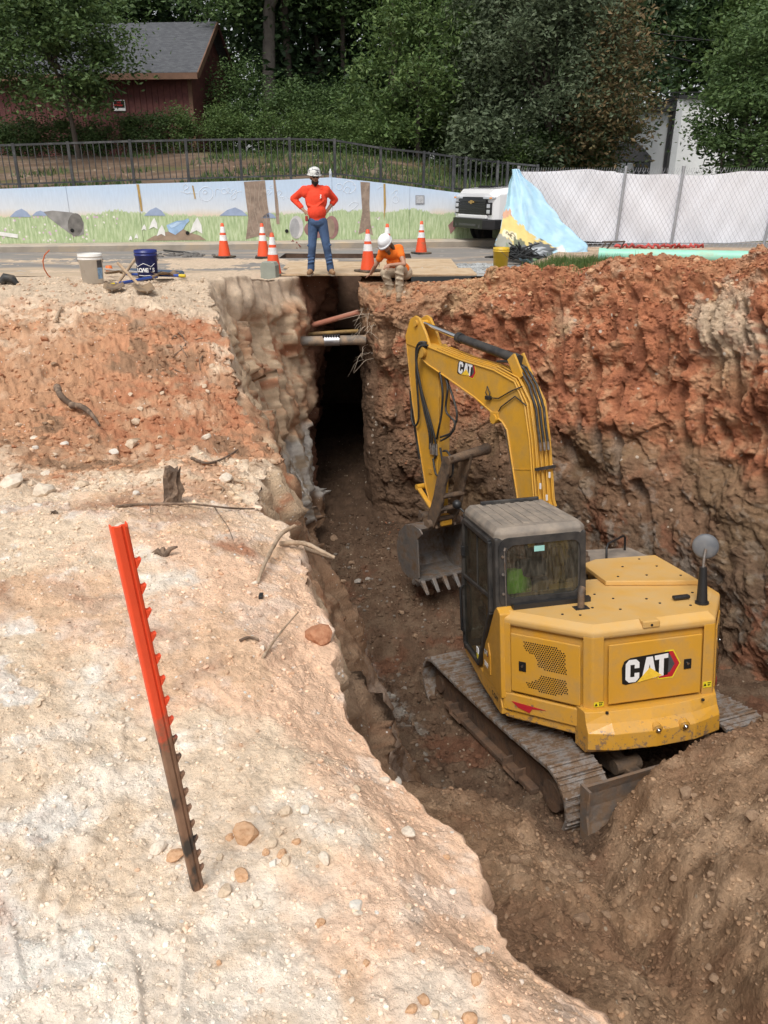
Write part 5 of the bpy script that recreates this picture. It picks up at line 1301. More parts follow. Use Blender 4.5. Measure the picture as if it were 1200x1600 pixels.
# torn printed banner hanging off the fence end
def tri_grid(n):
    pass
bq = [  # (px,py,Y) rows from top to bottom, left edge -> right edge
    [(800, 265, 17.95), (806, 264, 17.95), (812, 265, 17.95)],
    [(796, 285, 17.85), (812, 283, 17.8), (832, 288, 17.9)],
    [(792, 308, 17.7), (818, 308, 17.6), (852, 314, 17.85)],
    [(787, 335, 17.4), (822, 335, 17.3), (873, 341, 17.75)],
    [(781, 360, 17.1), (828, 362, 16.9), (897, 364, 17.5)],
    [(774, 385, 16.8), (836, 388, 16.4), (916, 380, 17.0)],
    [(800, 395, 16.5), (846, 405, 16.1), (922, 398, 16.6)],
    [(815, 408, 16.3), (850, 414, 15.9), (905, 409, 16.2)]]
G = np.array([[tuple(atY(*p)) for p in r_] for r_ in bq])
nu, nv = 60, 90
def interp_grid(G, nu, nv):
    a = np.linspace(0, G.shape[0] - 1, nv); b = np.linspace(0, G.shape[1] - 1, nu)
    out = np.zeros((nv, nu, 3))
    for c_ in range(3):
        tmp = np.stack([np.interp(a, np.arange(G.shape[0]), G[:, j, c_]) for j in range(G.shape[1])], 1)
        out[..., c_] = np.stack([np.interp(b, np.arange(G.shape[1]), tmp[i]) for i in range(nv)], 0)
    return out
P = interp_grid(G, nu, nv); vv, uu = np.meshgrid(np.linspace(0, 1, nv), np.linspace(0, 1, nu), indexing='ij'); nn0 = pnoise(uu * 3, vv * 3, uu * 0 + 8)
P[..., 0] += .10 * pnoise(vv * 7, vv * 0 + 2, vv * 0) * sstep(.75, 1, uu) + .05 * pnoise(vv * 8, vv * 0 + 6, vv * 0) * sstep(.2, 0, uu)
fold = .10 * np.sin(uu * 9 + vv * 3 + 2 * nn0) * vv + .05 * np.sin(uu * 19 - vv * 5) * vv + .05 * pnoise(uu * 5, vv * 4, uu * 0) + .16 * pnoise(uu * 7 + 3, vv * 11, uu * 0 + 2) * sstep(.45, .85, vv) + .06 * np.abs(pnoise(uu * 14, vv * 12, uu * 0 + 9)) * sstep(.2, .7, vv)
P[..., 1] += fold; P[..., 2] += .03 * pnoise(uu * 7, vv * 7, uu * 0 + 5) * sstep(.5, .9, vv)
blue = np.array([.38, .58, .72]); C = np.broadcast_to(blue, P.shape).copy()
nn = pnoise(uu * 9, vv * 9, uu * 0 + 1); n5 = pnoise(uu * 24, vv * 24, uu * 0 + 4)
C = mix(C, [.50, .68, .80], sstep(.0, .4, nn) * .6)
def patch(C, poly, col, jag=.03):
    m_ = np.zeros(uu.shape)
    for i in range(nv):
        for j in range(nu):
            if inpoly((uu[i, j] + jag * nn[i, j], vv[i, j] + jag * n5[i, j]), poly): m_[i, j] = 1
    return mix(C, col, m_)
def inpoly(p, poly):
    c = False; n = len(poly)
    for i in range(n):
        a, b = poly[i], poly[i - 1]
        if (a[1] > p[1]) != (b[1] > p[1]) and p[0] < (b[0] - a[0]) * (p[1] - a[1]) / (b[1] - a[1]) + a[0]: c = not c
    return c
C = patch(C, [(0, .0), (.16, .0), (.12, .35), (0, .42)], [.30, .45, .50])
C = patch(C, [(0, .40), (.16, .38), (.22, .46), (.10, .52), (0, .5)], [.55, .32, .22])
C = patch(C, [(0, .47), (.18, .44), (.42, .55), (.62, .66), (.70, .74), (.30, .80), (0, .72)], [.64, .50, .20])
C = patch(C, [(.05, .55), (.28, .60), (.26, .66), (.03, .62)], [.70, .64, .45]); C = patch(C, [(.08, .575), (.25, .615), (.24, .63), (.07, .595)], [.16, .13, .08])
C = patch(C, [(0, .60), (.2, .66), (.3, .8), (.1, .9), (0, .86)], [.30, .30, .26]); C = patch(C, [(.22, .62), (.38, .66), (.4, .76), (.24, .78)], [.16, .17, .12])
C = patch(C, [(.15, .80), (.6, .78), (.72, .88), (.7, 1.0), (.2, 1.0)], [.10, .105, .11]); C = patch(C, [(.40, .72), (.52, .70), (.55, .78), (.44, .82)], [.20, .25, .27]); C = patch(C, [(.44, .84), (.54, .83), (.5, .9)], [.30, .31, .33])
C = patch(C, [(.34, .70), (.60, .66), (.68, .74), (.66, .86), (.3, .84)], [.13, .14, .15], .05); C = patch(C, [(.40, .73), (.58, .71), (.56, .74), (.42, .76)], [.42, .44, .46]); C = patch(C, [(.46, .78), (.60, .77), (.60, .79), (.47, .81)], [.36, .38, .40]); C = patch(C, [(.12, .70), (.3, .72), (.26, .80), (.14, .78)], [.20, .24, .16], .05)
C = patch(C, [(.68, .74), (.76, .72), (.80, .98), (.74, 1.0)], [.66, .68, .66]); C = patch(C, [(.30, .84), (.40, .82), (.46, .9), (.36, .94)], [.28, .40, .24])
M_BAN = soil_mat('printed_banner', fine=9, bump=.35, dist=.02, var=.14)
ban = np_mesh('torn_banner', P, grid_faces(nv, nu), M_BAN, np.clip(C, 0, 1), True); tag(ban, 'torn printed banner, mostly sky blue, sagging off the fence end', 'banner')
so_ = ban.modifiers.new('thick', 'SOLIDIFY'); so_.thickness = .006
# crumpled dark netting under the banner
rg = np.random.default_rng(8); mb = MB(); c0 = atY(812, 402, 15.9)
for k in range(26):
    p = [Vector((c0.x + rg.normal() * .22, c0.y + rg.normal() * .15, .28 + abs(rg.normal()) * .12)) for _ in range(6)]; mb.tube(p, .014, 5)
mb.build('netting', mat('dark_netting', (.03, .032, .034), .8), None, label='tangle of dark grey netting under the torn banner', cat='netting', kind=None)
# red plastic strips and bent frame at the fence foot
for k, (px, py, w_) in enumerate(((1000, 386, 1.1), (1070, 384, .8))):
    q = atY(px, py, 17.5); mb = MB(); n = 24
    mb.tube([(q.x + w_ * (i / n - .5), 17.5 + .05 * math.sin(i * 2.1), .40 + .035 * math.sin(i * 1.7) + .02 * math.sin(i * 4.1)) for i in range(n + 1)], [.02 + .02 * abs(math.sin(i * 1.3)) for i in range(n + 1)], 6)
    mb.build('red_strip', mat('faded_red_plastic', (.42, .06, .05), .6, var=.3), None, label=['faded red plastic strip at the fence foot, left of the second post', 'faded red plastic strip at the fence foot, right of the second post'][k], cat='plastic strip', group='red strips at the fence foot')
q = atY(958, 388, 16.5); mb = MB()
mb.tube([(q.x - .28, 16.5, .36), (q.x - .16, 16.45, .56), (q.x + .22, 16.5, .56), (q.x + .14, 16.55, .38)], .018, 6); mb.tube([(q.x - .1, 16.7, .36), (q.x + .0, 16.6, .56)], .018, 6); mb.tube([(q.x - .16, 16.45, .56), (q.x - .16, 16.75, .54), (q.x + .22, 16.75, .54), (q.x + .22, 16.5, .56)], .018, 6)
mb.build('bent_frame', mat('rusty_tube', (.10, .075, .06), .7), None, label='bent rusty tube frame lying in front of the fence', cat='frame')

# ---- white pickup, front three-quarter
M_WP = mat('white_car_paint', (.78, .78, .79), .18, 0, .02, 3, coat=.5); M_BP = mat('black_trim', (.012, .012, .013), .4); M_TY = mat('tyre_rubber', (.018, .018, .018), .85, dirt=(.1, .08, .06), damt=.3); M_LENS = mat('headlamp_lens', (.55, .57, .60), .08, .2); M_WS = mat('dark_windscreen', (.03, .035, .04), .06); M_GOLD = mat('gold_badge', (.45, .29, .09), .35, .6); M_AMBL = mat('amber_lens', (.75, .30, .08), .2)
hd = math.atan2(-.42, -.91)   # driving direction
tp = atZ(735, 384, ZR)
trk = empty('pickup_truck', (2.22, 20.75, ZR), (0, 0, hd), label='white pickup with black grille and gold badge on the road', cat='pickup')
# local: +x forward, y left, z up; nose at x=0
mb = MB(); W2 = 1.0
def sect(x, zb, zs, zh, w, wt): return [(x, -w, zb), (x, w, zb), (x, w, zs), (x, wt, zh), (x, -wt, zh), (x, -w, zs)]
mb.loft([sect(-.04, .62, 1.20, 1.28, .90, .70), sect(-.18, .60, 1.28, 1.38, .97, .78), sect(-.7, .62, 1.32, 1.43, 1.0, .82), sect(-1.65, .62, 1.34, 1.47, 1.0, .84), sect(-1.9, .45, 1.35, 1.42, 1.0, .9), sect(-4.0, .45, 1.36, 1.42, 1.0, .92), sect(-6.0, .5, 1.36, 1.40, .99, .93)])
mb.build('body', M_WP, trk, bevel=.05, seg=3)
mb = MB(); mb.loft([[(-1.75, -.9, 1.40), (-1.75, .9, 1.40), (-1.75, .9, 1.42), (-1.75, -.9, 1.42)], [(-1.9, -.9, 1.4), (-1.9, .9, 1.4), (-2.0, .86, 1.55), (-2.0, -.86, 1.55)], [(-2.5, -.9, 1.4), (-2.5, .9, 1.4), (-2.55, .72, 1.8), (-2.55, -.72, 1.8)], [(-3.9, -.9, 1.4), (-3.9, .9, 1.4), (-3.8, .72, 1.8), (-3.8, -.72, 1.8)], [(-4.1, -.9, 1.4), (-4.1, .9, 1.4), (-4.0, .8, 1.6), (-4.0, -.8, 1.6)]])
mb.build('cab', M_WP, trk, bevel=.04)
mb = MB(); mb.add([(-1.86, -.80, 1.47), (-1.86, .80, 1.47), (-2.50, .70, 1.79), (-2.50, -.70, 1.79)], [(0, 1, 2, 3)]); mb.build('windscreen', M_WS, trk)
for s_ in (-1, 1):
    mb = MB(); mb.add([(-2.1, s_ * .905, 1.46), (-3.7, s_ * .905, 1.46), (-3.6, s_ * .79, 1.77), (-2.6, s_ * .79, 1.77)], [(0, 1, 2, 3)]); mb.build('side_window', M_WS, trk)
    mb = MB(); mb.box((-2.0, s_ * 1.12, 1.42), (.14, .2, .26)); mb.build('wing_mirror', M_BP, trk, bevel=.04)
    # arches
    mb = MB(); mb.cyl((-1.02, s_ * .86, .48), (-1.02, s_ * 1.012, .48), .52, n=28); mb.build('wheel_arch', M_BP, trk)
    mb = MB(); mb.cyl((-4.9, s_ * .86, .48), (-4.9, s_ * 1.012, .48), .52, n=28); mb.build('wheel_arch', M_BP, trk)
    for xw in (-1.02, -4.9):
        w_ = empty('wheel', (xw, s_ * .90, .42), parent=trk)
        mb = MB(); mb.lathe([(.24, -.13), (.36, -.14), (.415, -.11), (.42, 0), (.415, .11), (.36, .14), (.24, .13)], 28); mb.xf(Matrix.Rotation(R(90), 4, 'X')); mb.build('tyre', M_TY, w_)
        mb = MB(); mb.lathe([(0, .06), (.08, .07), (.2, .05), (.25, .10), (.25, -.1), (0, -.1)], 20); mb.xf(Matrix.Rotation(R(-90 * s_), 4, 'X')); mb.build('rim', M_GALV, w_)
    # headlamps: bar on top, stacked lamps outside the grille
    mb = MB(); mb.b2((-.14, s_ * .50, 1.155), (.012, s_ * .93, 1.205)); mb.build('light_bar', M_LENS, trk, bevel=.01)
    mb = MB(); mb.b2((-.13, s_ * .80, 1.16), (.017, s_ * .92, 1.20)); mb.build('indicator', M_AMBL, trk, bevel=.008)
    mb = MB(); mb.b2((-.10, s_ * .66, .80), (.004, s_ * .86, 1.08)); h_ = mb.build('headlight', M_BP, trk, bevel=.015)
    for z in (.87, 1.0):
        mb = MB(); mb.b2((-.02, s_ * .69, z - .045), (.016, s_ * .83, z + .045)); mb.build('lamp', M_LENS, h_, bevel=.012)
mb = MB(); mb.b2((-.06, -.66, .78), (.0, .66, 1.20)); gr_ = mb.build('grille', M_BP, trk, bevel=.02)
for k in range(5):
    z = .82 + k * .055; mb = MB(); mb.b2((.0, -.64, z), (.022, .64, z + .03)); mb.build('grille_bar', M_BP, gr_, bevel=.008)
mb = MB(); mb.b2((.0, -.66, 1.09), (.028, .66, 1.15)); mb.build('grille_bar', M_BP, gr_, bevel=.01)
mb = MB()
bt = [(-.13, -.018), (-.05, -.018), (-.04, -.045), (.04, -.045), (.05, -.018), (.13, -.018), (.115, .022), (.045, .022), (.035, .045), (-.035, .045), (-.045, .022), (-.115, .022)]
mb.prism([(y, 1.08 + z) for y, z in bt], 'x', .022, .05); mb.build('badge', M_GOLD, trk, bevel=.004)
mb = MB(); mb.b2((-.12, -.70, .70), (.02, .70, .79)); mb.build('grille_surround', M_WP, trk, bevel=.02)
mb = MB(); mb.loft([[(-.40, -1.02, .48), (-.40, 1.02, .48), (-.45, 1.02, .70), (-.45, -1.02, .70)], [(-.05, -1.0, .46), (-.05, 1.0, .46), (-.05, 1.0, .70), (-.05, -1.0, .70)], [(.13, -.72, .47), (.13, .72, .47), (.13, .72, .70), (.13, -.72, .70)]]); bu = mb.build('bumper', M_BP, trk, bevel=.03)
mb = MB(); mb.b2((.12, -.42, .53), (.137, .42, .58)); mb.build('bumper_step', mat('dark_grey_trim', (.06, .06, .062), .5), bu)
for s_ in (-1, 1):
    mb = MB(); bar(mb, (.11, s_ * .55, .50), (.08, s_ * .66, .70), .06, .05); mb.build('bumper_rib', MATS['dark_grey_trim'], bu)
mb = MB(); mb.b2((-.95, -.55, 1.425), (-.5, .1, 1.46)); mb.b2((-.52, -.5, 1.40), (-.44, .05, 1.455)); mb.build('bonnet_scoop', M_BP, trk, bevel=.01)
mb = MB(); mb.b2((-5.6, -.75, .52), (-1.2, .75, .62)); mb.build('chassis', M_BP, trk)
# ------------------------------------------------------------------ people
M_SKIN = mat('skin', (.36, .19, .125), .55, var=.08); M_SKIN2 = mat('tanned_skin', (.40, .215, .14), .55, var=.08); M_HAIR = mat('dark_hair', (.018, .013, .010), .8, bump=.5, bs=60); M_HAIR2 = mat('brown_hair', (.16, .095, .05), .8, bump=.5, bs=60)
def cloth(name, col, var=.12):
    return mat(name, col, .85, 0, var, 5, bump=.5, bs=16)
def caps(mb_, segs, n=12):
    for p, q, r1, r2 in segs:
        p, q = Vector(p), Vector(q)
        mb_.sphere(p, r1, n, 8); mb_.sphere(q, r2, n, 8); mb_.tube([p, q], [r1, r2], n)
    return mb_
def ell(mb_, c, r, rot=(0, 0, 0)):
    mb_.sphere(c, 1.0, 14, 10, r, Euler(rot).to_matrix()); return mb_
def organic(mb_, name, m, parent, voxel=.012, smooth=4):
    o = mb_.build(name, m, parent)
    r_ = o.modifiers.new('remesh', 'REMESH'); r_.mode = 'VOXEL'; r_.voxel_size = voxel; r_.use_smooth_shade = True
    s_ = o.modifiers.new('smooth', 'SMOOTH'); s_.iterations = smooth; s_.factor = .5
    return o
def hand(mb_, wrist, palm_end, side, curl, spread=(0, 0, 0), thumb=None):
    """palm plus five bent fingers; side = direction across the knuckles, curl = direction the finger ends bend to"""
    w, e = Vector(wrist), Vector(palm_end); d = (e - w).normalized(); s_ = Vector(side).normalized(); c_ = Vector(curl).normalized()
    for k in (-1, 0, 1): caps(mb_, [(w + s_ * .012 * k, e + s_ * .024 * k, .017, .015)], 8)
    for k, L_ in zip((-1.5, -.5, .5, 1.5), (.055, .068, .064, .048)):
        b = e + s_ * .0175 * k; m1 = b + (d + c_ * .35).normalized() * L_ * .55; m2 = m1 + (d * .4 + c_).normalized() * L_ * .5
        caps(mb_, [(b, m1, .0095, .009), (m1, m2, .009, .0075)], 8)
    t0 = w + d * .02 - s_ * .022; tv = (d * .5 - s_ + c_ * .3).normalized() if thumb is None else Vector(thumb).normalized()
    t1 = t0 + tv * .038; caps(mb_, [(t0, t1, .012, .0105), (t1, t1 + (tv + d * .8 + c_ * .3).normalized() * .032, .0105, .008)], 8)
def head(mb_, c, M, s=1.0):
    """skull, jaw, nose, ears, brow; local face direction -y"""
    def P(x, y, z): return Vector(c) + M @ (Vector((x, y, z)) * s)
    R3 = M.to_euler()
    def E(p, r): mb_.sphere(P(*p), 1.0, 14, 10, tuple(a * s for a in r), M)
    E((0, .012, .03), (.078, .097, .092)); E((0, -.02, -.045), (.062, .072, .075)); E((0, -.055, -.085), (.034, .035, .028))
    E((0, -.098, -.018), (.013, .02, .018)); E((0, -.088, .010), (.010, .014, .026)); E((0, -.078, .032), (.055, .018, .014))
    for sx in (-1, 1): E((sx * .080, .012, -.008), (.012, .02, .032)); E((sx * .038, -.066, -.02), (.024, .02, .022))
    E((0, -.086, -.055), (.024, .012, .008))
    return P
def boot(mb_, ankle, toe_dir, L_=.27):
    a = Vector(ankle); d = Vector(toe_dir); d.z = 0; d.normalize(); z0 = a.z
    caps(mb_, [(a + Vector((0, 0, .06)), a, .058, .056), (a, a + d * .10 - Vector((0, 0, .035)), .056, .05), (a + d * .08 - Vector((0, 0, .035)), a + d * (L_ - .09) - Vector((0, 0, .042)), .05, .046), (a - d * .04 - Vector((0, 0, .03)), a + d * .02 - Vector((0, 0, .035)), .045, .045)], 12)
def sole(mb_, ankle, toe_dir, zb, L_=.27):
    a = Vector(ankle); d = Vector(toe_dir); d.z = 0; d.normalize(); s_ = Vector((-d.y, d.x, 0)); out = []
    for u, w in ((-.09, .03), (-.07, .042), (.0, .042), (.08, .048), (.15, .05), (.19, .04), (.205, .015)): out.append((u, w))
    poly = [(a + d * u + s_ * w) for u, w in out] + [(a + d * u - s_ * w) for u, w in out[::-1]]
    mb_.prism([(p.x, p.y) for p in poly], 'z', zb, zb + .028)

# ---- standing man, hands on hips
DZ = ZR + .044
pa = atZ(495, 430, DZ)
A = empty('person', (pa.x, pa.y, DZ), label='standing man in bright orange long-sleeved shirt, jeans and patterned hard hat, hands on hips', cat='person')
MH = Euler((R(4), 0, R(18))).to_matrix()
HC = (.02, -.03, 1.775)
RH, LH = (-.035, .01, .98), (.135, .01, .98); RK, LK = (-.07, -.035, .52), (.215, -.03, .52); RA, LA = (-.115, .03, .10), (.275, .03, .10)
RS, LS = (-.185, .0, 1.555), (.235, .0, 1.555); REl, LEl = (-.415, .15, 1.40), (.385, .17, 1.385); RW, LW = (-.215, .02, 1.195), (.225, .04, 1.17)
mb = MB()
caps(mb, [((.045, .0, 1.0), (.03, .0, 1.42), .11, .11), ((.02, .0, 1.52), (.02, -.015, 1.68), .06, .055), (RS, REl, .055, .043), (REl, RW, .043, .03), (LS, LEl, .055, .043), (LEl, LW, .043, .03), (RH, RK, .085, .058), (RK, RA, .055, .042), (LH, LK, .085, .058), (LK, LA, .055, .042), ((-.14, .01, 1.53), (.19, .01, 1.53), .045, .045)])
PH = head(mb, HC, MH)
A.scale = (.865,) * 3
hand(mb, RW, (-.13, -.055, 1.145), (0, .3, 1), (.5, -.2, -.8)); hand(mb, LW, (.175, -.05, 1.12), (0, .3, 1), (-.5, -.2, -.8))
body = organic(mb, 'body', M_SKIN, A, .0085, 3)
mb = MB()
ell(mb, (.035, .0, 1.38), (.215, .135, .24)); ell(mb, (.04, -.02, 1.17), (.185, .15, .18)); ell(mb, (.045, .0, 1.03), (.175, .135, .10))
caps(mb, [(RS, (-.17, 0, 1.5), .083, .09), (LS, (.22, 0, 1.5), .083, .09), (RS, REl, .076, .066), (REl, (-.26, .055, 1.25), .066, .05), (LS, LEl, .076, .064), (LEl, (.335, .13, 1.32), .064, .058), ((-.1, .0, 1.575), (.15, .0, 1.575), .07, .07), ((.02, .005, 1.60), (.02, .0, 1.635), .078, .068)])
# hem and cloth folds
caps(mb, [((-.13, -.10, 1.30), (.05, -.145, 1.22), .016, .014), ((.18, -.10, 1.36), (.06, -.14, 1.27), .016, .012), ((-.36, .11, 1.42), (-.33, .06, 1.36), .03, .02), ((.36, .14, 1.42), (.31, .09, 1.40), .03, .02)])
organic(mb, 'shirt', cloth('orange_red_shirt', (.80, .060, .022)), A, .011, 4)
mb = MB()
caps(mb, [((.0, .0, 1.0), (.09, .0, 1.0), .135, .135), (RH, RK, .108, .078), (RK, (-.105, .015, .20), .078, .068), ((-.105, .015, .22), (-.112, .02, .12), .072, .074), (LH, LK, .108, .078), (LK, (.265, .015, .20), .078, .068), ((.262, .015, .22), (.272, .02, .12), .072, .074)])
for y_, z_ in ((-.055, .30), (-.06, .36), (-.05, .24), (-.06, .56)): caps(mb, [((-.15, y_, z_), (-.05, y_ - .01, z_ + .02), .02, .018), ((.21, y_, z_ - .01), (.30, y_ - .01, z_ + .015), .02, .018)])
organic(mb, 'jeans', cloth('blue_denim', (.055, .10, .20), .3), A, .011, 3)
mb = MB(); boot(mb, RA, (-.15, -1, 0)); organic(mb, 'boot', mat('tan_leather', (.30, .17, .085), .7, var=.2), A, .009, 3)
mb = MB(); boot(mb, LA, (.35, -1, 0)); organic(mb, 'boot', MATS['tan_leather'], A, .009, 3)
mb = MB(); sole(mb, RA, (-.15, -1, 0), 0); mb.build('boot_sole', mat('pale_sole', (.30, .24, .18), .8), A); mb = MB(); sole(mb, LA, (.35, -1, 0), 0); mb.build('boot_sole', MATS['pale_sole'], A)
# beard, hair, glasses
mb = MB()
def hp(x, y, z): return PH(x, y, z)
for p, r_ in (((0, -.058, -.095), (.045, .045, .045)), ((.045, -.035, -.075), (.025, .045, .045)), ((-.045, -.035, -.075), (.025, .045, .045)), ((0, -.094, -.042), (.03, .01, .008)), ((0, -.05, -.13), (.03, .03, .03)), ((0, .03, -.01), (.083, .085, .06))):
    mb.sphere(hp(*p), 1, 12, 8, r_, MH)
organic(mb, 'beard', M_HAIR, A, .008, 2)
mb = MB()
for sx in (-1, 1): mb.sphere(hp(sx * .034, -.088, .012), 1, 12, 8, (.031, .012, .019), MH)
mb.tube([hp(-.08, .0, .018), hp(-.06, -.08, .016), hp(0, -.095, .018), hp(.06, -.08, .016), hp(.08, .0, .018)], .006, 6); mb.build('sunglasses', M_DRK, A)
# hard hat
def hardhat(parent, M4, m, brim_full=True):
    mb_ = MB(); mb_.smooth = True
    prof = [(.132, .0), (.130, .03), (.122, .065), (.10, .10), (.065, .122), (.03, .130), (0, .131)]
    mb_.lathe(prof, 28); mb_.v = [(x * .92, y * 1.08, z) for x, y, z in mb_.v]; 
    n0 = len(mb_.v)
    rim = []
    for k in range(28):
        a = 2 * math.pi * k / 28; f_ = 1.12 + (.20 * max(0, -math.sin(a)) ** 2 if not brim_full else .10 + .06 * max(0, -math.sin(a)))
        rim.append((a, f_))
    V = [(.132 * math.cos(a) * .92, .132 * math.sin(a) * 1.08, .004) for a, f_ in rim] + [(.132 * f_ * math.cos(a) * .92, .132 * f_ * math.sin(a) * 1.08, -.010) for a, f_ in rim] + [(.132 * math.cos(a) * .92, .132 * math.sin(a) * 1.08, -.010) for a, f_ in rim]
    mb_.add(V, [(k, (k + 1) % 28, 28 + (k + 1) % 28, 28 + k) for k in range(28)] + [(28 + k, 28 + (k + 1) % 28, 56 + (k + 1) % 28, 56 + k) for k in range(28)])
    o = mb_.build('hard_hat', m, parent); o.matrix_local = M4
    mb_ = MB()
    for x in (-.025, 0, .025): mb_.tube([(x, -.10, .088), (x, -.03, .127), (x, .05, .125), (x, .11, .08)], .007, 6)
    r_ = mb_.build('hat_ridge', m, o)
    return o
M_CAMO = mat('patterned_hat', (.62, .62, .60), .4, 0, .1, 8, dirt=(.10, .10, .11), damt=.44, ds=13, sharp=.06)
hardhat(A, Matrix.Translation(PH(0, .01, .055)) @ MH.to_4x4() @ Matrix.Rotation(R(5), 4, 'X'), M_CAMO)
mb = MB(); mb.box((-.155, -.06, 1.05), (.05, .08, .10)); mb.build('belt_pouch', mat('red_pouch', (.35, .03, .03), .7), A, bevel=.012)
# chest mark: small white emblem
mb = MB(); mb.prism([(.118, 1.475), (.142, 1.480), (.150, 1.455), (.138, 1.443), (.148, 1.425), (.132, 1.405), (.116, 1.412), (.128, 1.428), (.118, 1.446), (.130, 1.456)][::-1], 'y', -.150, -.130); mb.build('chest_emblem', M_DEC_W, A)

# ---- crouching worker, one hand on the deck
g_ = hit(620, 466)
BY = 13.45; z0 = drop(atY(617, 465, BY).x, 13.36) - .04
bx = atY(612, 440, BY + .1).x
B = empty('person', (bx, BY, z0), label='crouching worker in orange T-shirt, khaki trousers and white hard hat, hand on the deck', cat='person')
hip = (.22, .36, .45); k1, a1 = (-.13, .02, .46), (.0, .10, .13); k2, a2 = (.14, -.04, .55), (.14, .0, .10)
sR, sL = (.13, .16, .86), (-.17, .10, .80); eL_, wL = (-.29, .16, .585), (-.385, .34, .42); eR, wR = (.22, -.04, .62), (-.03, -.11, .61)
MHB = (Euler((R(42), R(-8), R(-32))).to_matrix())
HCB = (-.105, -.03, .955)
mb = MB(); caps(mb, [(hip, (.02, .20, .80), .11, .12), (sR, sL, .05, .05), ((-.03, .12, .86), (-.08, .02, .93), .055, .055), (sL, eL_, .05, .04), (eL_, wL, .04, .029), (sR, eR, .05, .042), (eR, wR, .042, .03), (hip, k1, .08, .055), (k1, a1, .052, .04), (hip, k2, .08, .055), (k2, a2, .052, .04)])
PHB = head(mb, HCB, MHB)
B.scale = (.93,) * 3
hand(mb, wL, (-.43, .36, .385), (.2, 1, 0), (-.6, .1, -.8)); hand(mb, wR, (-.10, -.12, .59), (0, .3, 1), (-.3, 0, -.9))
organic(mb, 'body', M_SKIN2, B, .0085, 3)
mb = MB()
ell(mb, (.08, .25, .64), (.17, .15, .22), (R(20), R(20), 0)); ell(mb, (.0, .16, .80), (.19, .15, .13)); ell(mb, (.18, .33, .50), (.16, .15, .13))
caps(mb, [(sR, (.17, .08, .76), .085, .07), (sL, (-.225, .12, .70), .08, .066), (sR, sL, .09, .09), ((-.03, .11, .87), (-.05, .07, .89), .07, .06)])
for k in range(4): caps(mb, [((-.08 + .06 * k, .05 + .03 * k, .66 - .03 * k), (-.02 + .07 * k, .06 + .05 * k, .58 - .02 * k), .025, .015)])
organic(mb, 't_shirt', cloth('orange_tshirt', (.86, .175, .012)), B, .011, 4)
mb = MB(); caps(mb, [((.16, .36, .43), (.26, .36, .43), .13, .13), (hip, k1, .105, .085), (k1, (-.01, .09, .17), .08, .07), (hip, k2, .105, .085), (k2, (.14, -.005, .16), .082, .072)])
for p, q in (((-.14, -.05, .40), (-.05, -.02, .36)), ((.07, -.11, .48), (.2, -.1, .44)), ((.08, -.07, .28), (.2, -.06, .25)), ((-.10, .0, .27), (.02, .02, .25)), ((.09, -.1, .38), (.19, -.09, .36))): caps(mb, [(p, q, .024, .02)])
organic(mb, 'trousers', cloth('khaki_cotton', (.42, .335, .24), .15), B, .011, 3)
for a_, d_ in ((a1, (-.4, -1, 0)), (a2, (-.1, -1, 0))):
    mb = MB(); boot(mb, a_, d_, .26); organic(mb, 'boot', mat('dusty_leather', (.34, .235, .15), .8, var=.2), B, .009, 3)
    mb = MB(); sole(mb, a_, d_, a_[2] - .105); mb.build('boot_sole', mat('tan_sole', (.25, .18, .12), .8), B)
mb = MB()
for p, r_ in (((0, .03, -.02), (.086, .088, .075)), ((0, -.05, -.10), (.045, .04, .05)), ((.06, .05, -.11), (.035, .04, .09)), ((-.06, .05, -.11), (.035, .04, .09)), ((0, -.05, -.15), (.035, .03, .05)), ((.05, .05, -.19), (.025, .03, .06))):
    mb.sphere(PHB(*p), 1, 12, 8, r_, MHB)
organic(mb, 'hair', M_HAIR2, B, .008, 2)
hardhat(B, Matrix.Translation(PHB(0, .01, .05)) @ MHB.to_4x4(), mat('white_hard_hat', (.80, .81, .83), .3), False)
